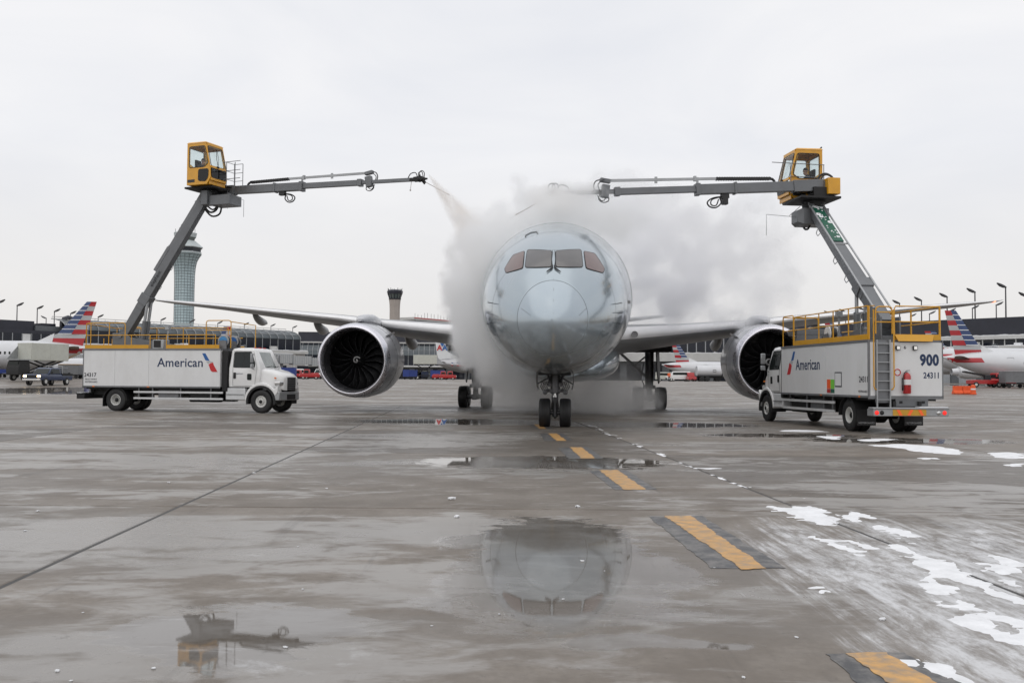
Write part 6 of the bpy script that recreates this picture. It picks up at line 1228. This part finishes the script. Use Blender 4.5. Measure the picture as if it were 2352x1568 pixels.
def pickup(r):
    P_(rect_loft([(-2.9,2.7,.98,.55),(-2.9,2.75,1.0,.8),(-2.9,2.72,1.0,1.12),(-2.88,2.6,.95,1.2)]), 'body', 'vehicle_blue', r, bevel=.05); P_(rect_loft([(-.9,1.35,.95,1.21),(-.85,.75,.84,1.78),(-.7,.55,.75,1.88)]), 'cab', 'vehicle_blue', r, bevel=.05)
    m = MB(); m.add([(1.37,-.84,1.25),(1.37,.84,1.25),(.80,.74,1.75),(.80,-.74,1.75),(1.33,-.84,1.25),(1.33,.84,1.25),(.76,.74,1.75),(.76,-.74,1.75)], [(0,1,2,3),(7,6,5,4),(0,4,5,1),(1,5,6,2),(2,6,7,3),(3,7,4,0)]); P_(m, 'windscreen', 'glass_dark', r)
    for s in (-1, 1):
        m = MB(); m.add([(-.7,s*.955,1.27),(1.1,s*.955,1.27),(.66,s*.865,1.74),(-.65,s*.865,1.74)], [(0,1,2,3)]); m.add([(-.7,s*.9,1.27),(1.1,s*.9,1.27),(.66,s*.82,1.74),(-.65,s*.82,1.74)], [(0,1,2,3)]); P_(m, 'side_window', 'glass_dark', r)
        m = MB(); m.bx(2.72,2.79,s*.78-.16,s*.78+.16,.88,1.06); P_(m, 'headlight', 'head_light', r); m = MB(); m.bx(1.0,1.12,s*1.05,s*1.25,1.2,1.45); P_(m, 'mirror', 'under_black', r)
    m = MB(); m.bx(2.73,2.78,-.58,.58,.82,1.08); P_(m, 'grille', 'under_black', r); m = MB(); m.bx(2.7,2.9,-1.0,1.0,.5,.72); P_(m, 'bumper', 'chrome', r, bevel=.03)
    m = MB(); m.bx(-2.9,-1.0,-1.05,1.05,1.05,1.25); P_(m, 'flatbed', 'under_black', r); m = MB(); m.bx(-2.6,-1.2,-.7,.1,1.251,1.8); P_(m, 'deicer_tank', 'grey_clad', r, bevel=.1); m = MB(); m.bx(-2.4,-1.4,.2,.8,1.251,1.9); P_(m, 'machinery', 'grey_steel', r, bevel=.05)
    m = MB(); m.tube([V(-1.05,-.95,1.25), V(-1.05,-.95,2.05), V(-1.05,.95,2.05), V(-1.05,.95,1.25)], .05, 6); P_(m, 'headache_rack', 'light_alloy', r); wheels(r, (1.85,-1.9), .88, .42, .28)
pickup(veh('pickup_truck', 'dark blue work pickup with its headlights on, at far left', 'pickup', 110, 873, 104, R(-98)))
def catering(r, zb, white='offwhite'):
    m = MB(); m.bx(-4.0,3.2,-1.1,1.1,.8,1.05); P_(m, 'chassis', 'under_black', r); P_(rect_loft([(2.0,3.6,1.1,.7),(2.0,3.65,1.1,1.6),(2.05,3.35,1.0,2.5)]), 'cab', 'under_black', r, bevel=.06); m = MB(); m.bx(3.45,3.56,-.9,.9,1.65,2.3); P_(m, 'windscreen', 'glass_dark', r)
    for s in (-1, 1):
        m = MB(); m.bar((-3.2,s*.8,1.1),(1.2,s*.8,zb),.16,.16); P_(m, 'scissor_arm', 'under_black', r); m = MB(); m.bar((1.2,s*.68,1.1),(-3.2,s*.68,zb),.16,.16); P_(m, 'scissor_arm', 'under_black', r)
    m = MB(); m.bx(-3.6,2.0,-1.2,1.2,zb,zb+2.15); b = P_(m, 'box_body', white, r, bevel=.03)
    for s in (-1, 1):
        for x in (-3.6, -.8): m = MB(); m.bx(x+.06,x+2.74,min(s*1.201,s*1.215),max(s*1.201,s*1.215),zb+.1,zb+2.05); P_(m, 'side_panel', white, b, smooth=0)
    m = MB(); m.bx(2.0,3.6,-1.15,1.15,zb,zb+.12); m.prism([(2.0,zb+.13),(3.6,zb+.13),(2.0,zb+1.8)], lambda a, b_, t: V(a, t, b_), -1.15, -1.1); P_(m, 'front_platform', 'light_alloy', r); wheels(r, (2.7,-2.6), .95, .45, .3)
    return b
b = catering(veh('catering_truck', 'catering truck with raised off-white box at the far left airliner', 'truck', 86, 873, 122, R(246)), 2.5); b.rotation_euler = (0, 0, 0)
b = catering(veh('catering_truck', 'catering truck with raised pale box behind the left engine', 'truck', 985, 868, 232, R(0)), 3.6, 'offwhite')
def cart(r, mt='cart_blue', ln=3.0, cover=True, top='cart_blue'):
    m = MB(); m.bx(-ln/2,ln/2,-.8,.8,.45,.6); P_(m, 'cart_bed', 'under_black', r)
    for x in (-ln/2+.05, ln/2-.05):
        m = MB(); m.bx(x-.04,x+.04,-.78,.78,.601,1.95); P_(m, 'end_panel', mt, r)
    m = MB(); m.bx(-ln/2,ln/2,-.85,.85,1.95,2.02); P_(m, 'cart_roof', top, r, bevel=.02)
    if cover: m = MB(); m.bx(-ln/2+.1,ln/2-.1,-.79,-.75,.65,1.94); P_(m, 'side_curtain', mt, r)
    m = MB(); m.bar((ln/2,0,.5),(ln/2+.9,0,.35),.08,.08); P_(m, 'tow_bar', 'under_black', r); wheels(r, (-ln*.33, ln*.33), .65, .25, .15, 'under_black')
carts = [(660,853,172,R(5),'cart_blue','cart_blue','blue baggage cart right of the left truck\'s bonnet'),(942,860,205,R(60),'cart_blue','cart_blue','narrow blue baggage cart just right of the left engine'),(955,858,238,R(0),'cart_blue','offwhite','white roofed blue cart, first of the row behind the engine'),(970,858,238,R(0),'vehicle_blue','offwhite','white roofed blue cart, second of the row behind the engine'),(1005,860,212,R(0),'cart_blue','cart_blue','large blue cart below the raised pale catering box'),(163,866,138,R(0),'grey_steel','chevron_yellow','grey cart with a yellow roof behind the blue pickup'),(176,864,140,R(10),'cart_blue','offwhite','blue cart beside the left truck\'s rear corner'),(20,868,150,R(0),'cart_blue','under_black','dark blue cart under the far left airliner'),(45,868,152,R(5),'under_black','cart_blue','black cart under the far left airliner\'s cabin'),(2330,874,118,R(0),'grey_steel','light_alloy','open metal dolly at the right edge')]
for u, v, Y, a, mt, tp, lb in carts: cart(veh('baggage_cart', lb, 'cart', u, v, Y, a, 'baggage carts'), mt, 3.0, True, tp)
def tug(r, mt='red_paint'):
    P_(rect_loft([(-1.7,1.7,.75,.35),(-1.7,1.75,.78,.6),(-1.65,1.7,.76,.95)]), 'body', mt, r, bevel=.05); P_(rect_loft([(.0,1.1,.7,.951),(.05,1.0,.66,1.6),(.1,.95,.62,1.72)]), 'cab', mt, r, bevel=.04)
    for s in (-1, 1): m = MB(); m.bx(.18,.92,min(s*.68,s*.71),max(s*.68,s*.71),1.05,1.52); P_(m, 'side_window', 'glass_dark', r)
    m = MB(); m.bx(1.07,1.10,-.55,.55,1.05,1.5); P_(m, 'windscreen', 'glass_dark', r); m = MB(); m.bx(-1.5,-.2,-.5,.5,.951,1.12); P_(m, 'engine_cover', mt, r, bevel=.05); m = MB(); m.bx(-1.95,-1.7,-.1,.1,.4,.55); P_(m, 'hitch', 'under_black', r)
    for s in (-1, 1): m = MB(); m.bx(1.72,1.78,s*.5-.1,s*.5+.1,.68,.82); P_(m, 'headlight', 'lamp_glass', r)
    wheels(r, (-1.1, 1.1), .62, .34, .22)
for u, v, Y, a, mt, lb in ((712,855,170,R(185),'red_paint','red tow tractor left of the left engine'),(1028,863,196,R(0),'red_paint','red tow tractor in front, below the lettered white tail'),(1012,864,197,R(0),'red_paint','red tow tractor just behind another, below the catering box'),(692,853,182,R(180),'red_paint','red tractor half hidden behind the tractor left of the engine'),(2298,874,124,R(190),'red_paint','red tow tractor under the right regional jet'),(1587,869,190,R(90),'red_paint','red tractor seen end on beside the fuel truck')): tug(veh('tow_tractor', lb, 'tractor', u, v, Y, a, 'red tow tractors'), mt)
def van(r, mt='cab_white'):
    P_(rect_loft([(-2.3,2.3,.92,.4),(-2.3,2.35,.95,.9),(-2.28,1.9,.93,1.15),(-2.2,1.1,.85,1.95)]), 'body', mt, r, bevel=.06)
    for s in (-1, 1): m = MB(); m.bx(-1.6,1.2,s*.90-.03,s*.90+.03,1.25,1.75); P_(m, 'side_window', 'glass_dark', r)
    m = MB(); m.add([(1.88,-.8,1.2),(1.88,.8,1.2),(1.2,.72,1.85),(1.2,-.72,1.85),(1.8,-.8,1.2),(1.8,.8,1.2),(1.12,.72,1.85),(1.12,-.72,1.85)], [(0,1,2,3),(7,6,5,4),(0,4,5,1),(1,5,6,2),(2,6,7,3),(3,7,4,0)]); P_(m, 'windscreen', 'glass_dark', r); m = MB(); m.bx(2.32,2.42,-.9,.9,.4,.65); P_(m, 'bumper', 'under_black', r)
    for s in (-1, 1): m = MB(); m.bx(2.3,2.37,s*.68-.15,s*.68+.15,.78,.95); P_(m, 'headlight', 'lamp_glass', r)
    wheels(r, (1.5,-1.5), .82, .34, .22)
for u, v, Y, a, mt, lb in ((683,850,190,R(10),'cab_white','white van behind the red tractors left of the engine'),(739,852,195,R(-100),'cab_white','white car facing the viewer beside the left engine'),(1558,867,192,R(180),'cab_white','white service van behind the right main wheels'),(1530,864,215,R(0),'offwhite','pale van left of the worker in orange')): van(veh('service_van', lb, 'van', u, v, Y, a), mt)
# fuel truck
r = veh('fuel_truck', 'silver tank fuel truck beside the right engine', 'truck', 1638, 870, 196, R(3))
m = MB(); m.bx(-3.4,4.2,-.5,.5,.7,.95); P_(m, 'chassis', 'under_black', r); m = MB(); m.tube([V(-3.4,0,2.1), V(-3.3,0,2.1), V(1.5,0,2.1), V(1.6,0,2.1)], [1.0,1.12,1.12,1.0], 24); P_(m, 'tank', 'plane_silver', r); m = MB(); m.bx(-3.5,1.6,-1.1,1.1,.96,1.15); P_(m, 'side_skirt', 'under_black', r)
m = MB(); m.bx(1.7,2.5,-1.0,1.0,.97,2.6); P_(m, 'pump_cabinet', 'grey_steel', r, bevel=.04); P_(rect_loft([(2.6,4.4,1.08,.6),(2.6,4.45,1.1,1.5),(2.65,4.25,1.0,2.55)]), 'cab', 'cab_white', r, bevel=.06); m = MB(); m.bx(3.0,4.0,-1.10,-1.06,1.6,2.35); P_(m, 'side_window', 'glass_dark', r); m = MB(); m.tube([V(-.3,-1.125,2.3), V(.3,-1.125,2.3), V(.3,-1.125,1.9), V(-.3,-1.125,1.9)], .05, 4, closed=True); P_(m, 'tank_emblem', 'text_black', r); wheels(r, (3.5,-1.4,-2.5), .95, .5, .3, 'under_black')
# orange barriers, drum
for i, (u, lb) in enumerate(((2199,'left orange plastic barrier behind the right truck'),(2221,'right orange plastic barrier behind the right truck'))):
    r = veh('plastic_barrier', lb, 'barrier', u, 880, 96, R(-2), 'orange barriers'); m = MB(); m.prism([(-.32,0),(.32,0),(.30,.18),(.12,.35),(.10,.78),(-.10,.78),(-.12,.35),(-.30,.18)], lambda a, b, t: V(t, a, b), -.45, .45); P_(m, 'shell', 'orange', r, bevel=.03)
    for x in (-.3, 0, .3): m = MB(); m.bx(x-.05,x+.05,-.15,.15,.781,.80); P_(m, 'fork_slot', 'orange', r)
r = veh('traffic_drum', 'orange traffic drum at the end of the barriers', 'drum', 2235, 880, 95, 0); m = MB(); m.lathe([(0,.30),(.1,.30),(.12,.26),(.8,.20),(.9,.18),(.95,.05)], (0,0,0), (0,0,1), 16, cap=True); P_(m, 'drum', 'orange', r); m = MB(); m.lathe([(.45,.235),(.58,.225)], (0,0,0), (0,0,1), 16); P_(m, 'reflective_band', 'cab_white', r)
# belt loader under the right jet
r = veh('belt_loader', 'dark red belt loader under the right regional jet\'s tail', 'loader', 2262, 874, 120, R(0)); m = MB(); m.bx(-2,2,-.7,.7,.4,.9); P_(m, 'body', 'red_paint', r, bevel=.05); m = MB(); m.bar((-2.6,0,1.9),(3.0,0,.9),.8,.18); P_(m, 'conveyor', 'under_black', r); m = MB(); m.bx(-.2,.5,-.6,.0,.901,1.5); P_(m, 'driver_seat', 'seat', r, bevel=.05); wheels(r, (-1.4,1.4), .65, .33, .22)
# ramp worker
p = at(1537, 869, 175); person('person', standing(), V(p.x, p.y, gz(175)), Matrix.Rotation(R(-70), 4, 'Z'), 'ramp worker in an orange high visibility suit behind the right main wheels', region, 'hivis_orange')
# ------------------------------------------------------------------ steam and spray
def steam_mat(name, color, dens, aniso=.7, step=2.0):
    m = bpy.data.materials.new(name); m.use_nodes = True; nt = m.node_tree; nt.nodes.clear()
    out = nt.nodes.new('ShaderNodeOutputMaterial'); pv = nt.nodes.new('ShaderNodeVolumePrincipled'); nt.links.new(pv.outputs[0], out.inputs['Volume'])
    pv.inputs['Color'].default_value = (*color, 1); pv.inputs['Anisotropy'].default_value = aniso; pv.inputs['Density'].default_value = dens; pv.inputs['Density Attribute'].default_value = 'density'
    m.cycles.volume_step_rate = step; return m
def cloud(name, label, cat, lo_b, hi_b, vox, mt, blobs, warp=2.6, wscale=.22, warp2=1.1, w2scale=.75, lo=.30, hi=.66, floor=.12, extra=None):
    """a voxel cloud: soft blobs pushed about by turbulence, held in one volume"""
    nt = bpy.data.node_groups.new(name, 'GeometryNodeTree'); nt.interface.new_socket('Geometry', in_out='INPUT', socket_type='NodeSocketGeometry'); nt.interface.new_socket('Geometry', in_out='OUTPUT', socket_type='NodeSocketGeometry')
    N = nt.nodes.new; L = nt.links.new; go = N('NodeGroupOutput'); P = N('GeometryNodeInputPosition').outputs[0]
    def vm(op, a, b=None, s=None):
        n = N('ShaderNodeVectorMath'); n.operation = op
        for i, x in enumerate((a, b)):
            if x is None: continue
            if isinstance(x, tuple): n.inputs[i].default_value = x
            else: L(x, n.inputs[i])
        if s is not None: n.inputs[3].default_value = s
        return n.outputs['Value'] if op == 'LENGTH' else n.outputs[0]
    def noise(scale, det, vec=P, off=None):
        if off: vec = vm('ADD', vec, off)
        n = N('ShaderNodeTexNoise'); n.inputs['Scale'].default_value = scale; n.inputs['Detail'].default_value = det; n.inputs['Roughness'].default_value = .55; L(vec, n.inputs[0]); return n
    w1 = vm('SCALE', vm('SUBTRACT', noise(wscale, 1).outputs['Color'], (.5,.5,.5)), None, warp * 2); w2 = vm('SCALE', vm('SUBTRACT', noise(w2scale, 6).outputs['Color'], (.5,.5,.5)), None, warp2 * 2)
    Q = vm('ADD', vm('ADD', P, w1), w2); tot = None
    for c, r, s in blobs:
        d = vm('LENGTH', vm('MULTIPLY', vm('SUBTRACT', Q, tuple(c)), tuple(1 / x for x in r))); mr = N('ShaderNodeMapRange'); mr.interpolation_type = 'SMOOTHSTEP'
        mr.inputs[1].default_value = 1.0; mr.inputs[2].default_value = .68; mr.inputs[3].default_value = 0; mr.inputs[4].default_value = s; L(d, mr.inputs[0])
        if tot is None: tot = mr.outputs[0]
        else: a = N('ShaderNodeMath'); a.operation = 'MAXIMUM'; L(tot, a.inputs[0]); L(mr.outputs[0], a.inputs[1]); tot = a.outputs[0]
    dn = N('ShaderNodeMapRange'); dn.interpolation_type = 'SMOOTHSTEP'; dn.inputs[1].default_value = lo; dn.inputs[2].default_value = hi; dn.inputs[3].default_value = floor; dn.inputs[4].default_value = 1.0; L(noise(.8, 6, P, (3.1, 7.7, 1.3)).outputs[0], dn.inputs[0])
    a = N('ShaderNodeMath'); a.operation = 'MULTIPLY'; L(tot, a.inputs[0]); L(dn.outputs[0], a.inputs[1])
    vc = N('GeometryNodeVolumeCube'); L(a.outputs[0], vc.inputs['Density']); vc.inputs['Min'].default_value = lo_b; vc.inputs['Max'].default_value = hi_b
    for k, q in zip(('Resolution X', 'Resolution Y', 'Resolution Z'), range(3)): vc.inputs[k].default_value = int((hi_b[q] - lo_b[q]) / vox)
    sm_ = N('GeometryNodeSetMaterial'); sm_.inputs['Material'].default_value = mt; L(vc.outputs[0], sm_.inputs[0]); L(sm_.outputs[0], go.inputs[0])
    m = MB(); m.bx(lo_b[0], hi_b[0], lo_b[1], hi_b[1], lo_b[2], hi_b[2]); o = m.build(name, mt, smooth=0); md = o.modifiers.new('cloud', 'NODES'); md.node_group = nt
    return tag(o, label, cat, kind='stuff')
def wb(u, v, Y, r, s): return (tuple(at(u, v, Y)), r, s)
bl = [wb(1088, 690, 41.5, (1.35, 3.0, 2.3), 1.0), wb(1105, 590, 41, (1.5, 2.8, 1.8), .9), wb(1100, 785, 42, (1.25, 3.0, 1.7), 1.0), wb(1165, 850, 43.0, (1.4, 3.0, 1.4), .28), wb(1155, 530, 40.5, (1.3, 2.0, .9), .4), wb(1138, 680, 36.6, (.75, 1.5, 2.6), .16), wb(1125, 600, 37.5, (.8, 1.6, 1.5), .22),
      wb(1230, 480, 38.2, (1.5, 1.7, .8), .34), wb(1285, 455, 36.9, (1.6, 1.2, .75), 1.0), wb(1345, 450, 36.9, (.9, .8, .45), .8), wb(1400, 480, 40, (2.4, 2.6, 1.2), .36), wb(1290, 490, 43, (2.4, 2.0, 1.2), .8)]
cloud('steam_cloud', 'white steam billowing beside and above the airliner\'s nose', 'steam', (-5.2, 33.5, .05), (6.5, 48, 11.0), .10, steam_mat('steam_near', (.999, .998, .998), 2.5, .75), bl, .8, .35, 2.1, .75, .37, .58, .06)
bl = [wb(1122, 690, 35.6, (.75, 1.5, 2.6), .9), wb(1118, 600, 36.5, (.8, 1.5, 1.3), 1.0), wb(1128, 800, 36.6, (.8, 1.6, 1.3), .7), wb(1180, 530, 36.6, (1.1, 1.4, .7), .8), wb(1290, 500, 37.0, (2.0, 1.4, .55), .7), wb(1400, 520, 37.6, (1.0, 1.4, .8), .6), wb(1265, 455, 36.5, (1.3, 1.1, .65), 1.5), wb(1330, 450, 36.5, (1.0, .9, .5), 1.3)]
cloud('steam_veil', 'thin veil of steam clinging to the left flank and crown of the fuselage', 'steam', (-3.2, 33.2, .6), (5.2, 40, 10.2), .12, steam_mat('steam_veil', (.995, .99, .985), 1.5, .6), bl, .35, .5, .7, 1.3, .30, .62, .12)
bl = [wb(1500, 600, 47, (4.4, 3.0, 2.4), .55), wb(1560, 655, 47.5, (2.8, 2.8, 1.6), 1.0), wb(1640, 560, 48, (4.0, 3.0, 2.6), .28), wb(1470, 520, 46, (3.4, 3.0, 1.9), .42), wb(1720, 640, 49, (3.2, 2.6, 2.6), .18), wb(1600, 715, 49, (5.5, 2.5, 1.2), .30), wb(1700, 745, 46.6, (1.2, 1.4, .5), .8)]
cloud('steam_cloud', 'grey steam drifting over the right wing', 'steam', (3.2, 41.5, 3.6), (17.5, 54, 11.2), .14, steam_mat('steam_far', (.97, .97, .98), 1.9, .6), bl, 1.4, .26, 2.8, .6, .38, .62, .03)
bl = [wb(1390, 905, 49, (3.4, 7.0, 1.2), .7), wb(1465, 928, 55, (1.3, 2.2, .8), 1.5), wb(1250, 905, 50, (4.2, 6.0, 1.6), .5), wb(1185, 870, 46, (1.4, 3.6, 1.5), 1.2), wb(1400, 860, 50, (1.6, 4.0, 1.4), .25)]
cloud('ground_mist', 'thin mist drifting under the fuselage between the wheels', 'mist', (-3.5, 40, .05), (9.8, 60, 4.1), .15, steam_mat('steam_low', (.985, .98, .975), .48, .5), bl, 1.2, .32, 1.0, .9, .34, .62, .10)
# jet of fluid from the left nozzle
a, b = at(985, 402, 43.5), at(1095, 545, 43.2); d = (b - a); Ld = d.length; dn = d.normalized(); m = MB()
M_ = basis(a, *(lambda z: (z.orthogonal().normalized(), z.cross(z.orthogonal()).normalized(), z))(dn))
m.lathe([(0, .05), (.3*Ld, .32), (.6*Ld, .62), (Ld, 1.0), (1.25*Ld, 1.2)], (0,0,0), (0,0,1), 24, cap=True)
jm = bpy.data.materials.new('fluid_spray'); jm.use_nodes = True; nt = jm.node_tree; nt.nodes.clear(); N = nt.nodes.new; L = nt.links.new
o_ = N('ShaderNodeOutputMaterial'); pv = N('ShaderNodeVolumePrincipled'); L(pv.outputs[0], o_.inputs['Volume']); pv.inputs['Color'].default_value = (.97, .935, .90, 1); pv.inputs['Anisotropy'].default_value = .5; pv.inputs['Density Attribute'].default_value = ''
tc = N('ShaderNodeTexCoord'); sp = N('ShaderNodeSeparateXYZ'); L(tc.outputs['Object'], sp.inputs[0]); mp = N('ShaderNodeMapping'); mp.inputs['Scale'].default_value = (3, 3, .6); L(tc.outputs['Object'], mp.inputs[0]); nz = N('ShaderNodeTexNoise'); nz.inputs['Scale'].default_value = 1.3; nz.inputs['Detail'].default_value = 4; L(mp.outputs[0], nz.inputs[0])
def mth(op, a_, b_):
    n = N('ShaderNodeMath'); n.operation = op
    for i, x in enumerate((a_, b_)):
        if isinstance(x, (int, float)): n.inputs[i].default_value = x
        else: L(x, n.inputs[i])
    return n.outputs[0]
rr = mth('SQRT', mth('ADD', mth('MULTIPLY', sp.outputs[0], sp.outputs[0]), mth('MULTIPLY', sp.outputs[1], sp.outputs[1])), 0); wd = mth('ADD', mth('MULTIPLY', sp.outputs[2], .98 / Ld), .05)
k = N('ShaderNodeMapRange'); k.interpolation_type = 'SMOOTHSTEP'; k.inputs[1].default_value = 1; k.inputs[2].default_value = .2; L(mth('DIVIDE', rr, wd), k.inputs[0])
nn = N('ShaderNodeMapRange'); nn.inputs[1].default_value = .3; nn.inputs[2].default_value = .65; L(nz.outputs[0], nn.inputs[0])
L(mth('MULTIPLY', mth('MULTIPLY', k.outputs[0], nn.outputs[0]), mth('DIVIDE', 2.6, mth('ADD', wd, .15))), pv.inputs['Density']); jm.cycles.volume_step_rate = .3
js = bpy.data.objects.new('fluid_spray', m.mesh('fluid_spray', jm)); sc.collection.objects.link(js); js.matrix_world = M_; tag(js, 'fan of tan deicing fluid leaving the left spray nozzle', 'spray', kind='stuff')
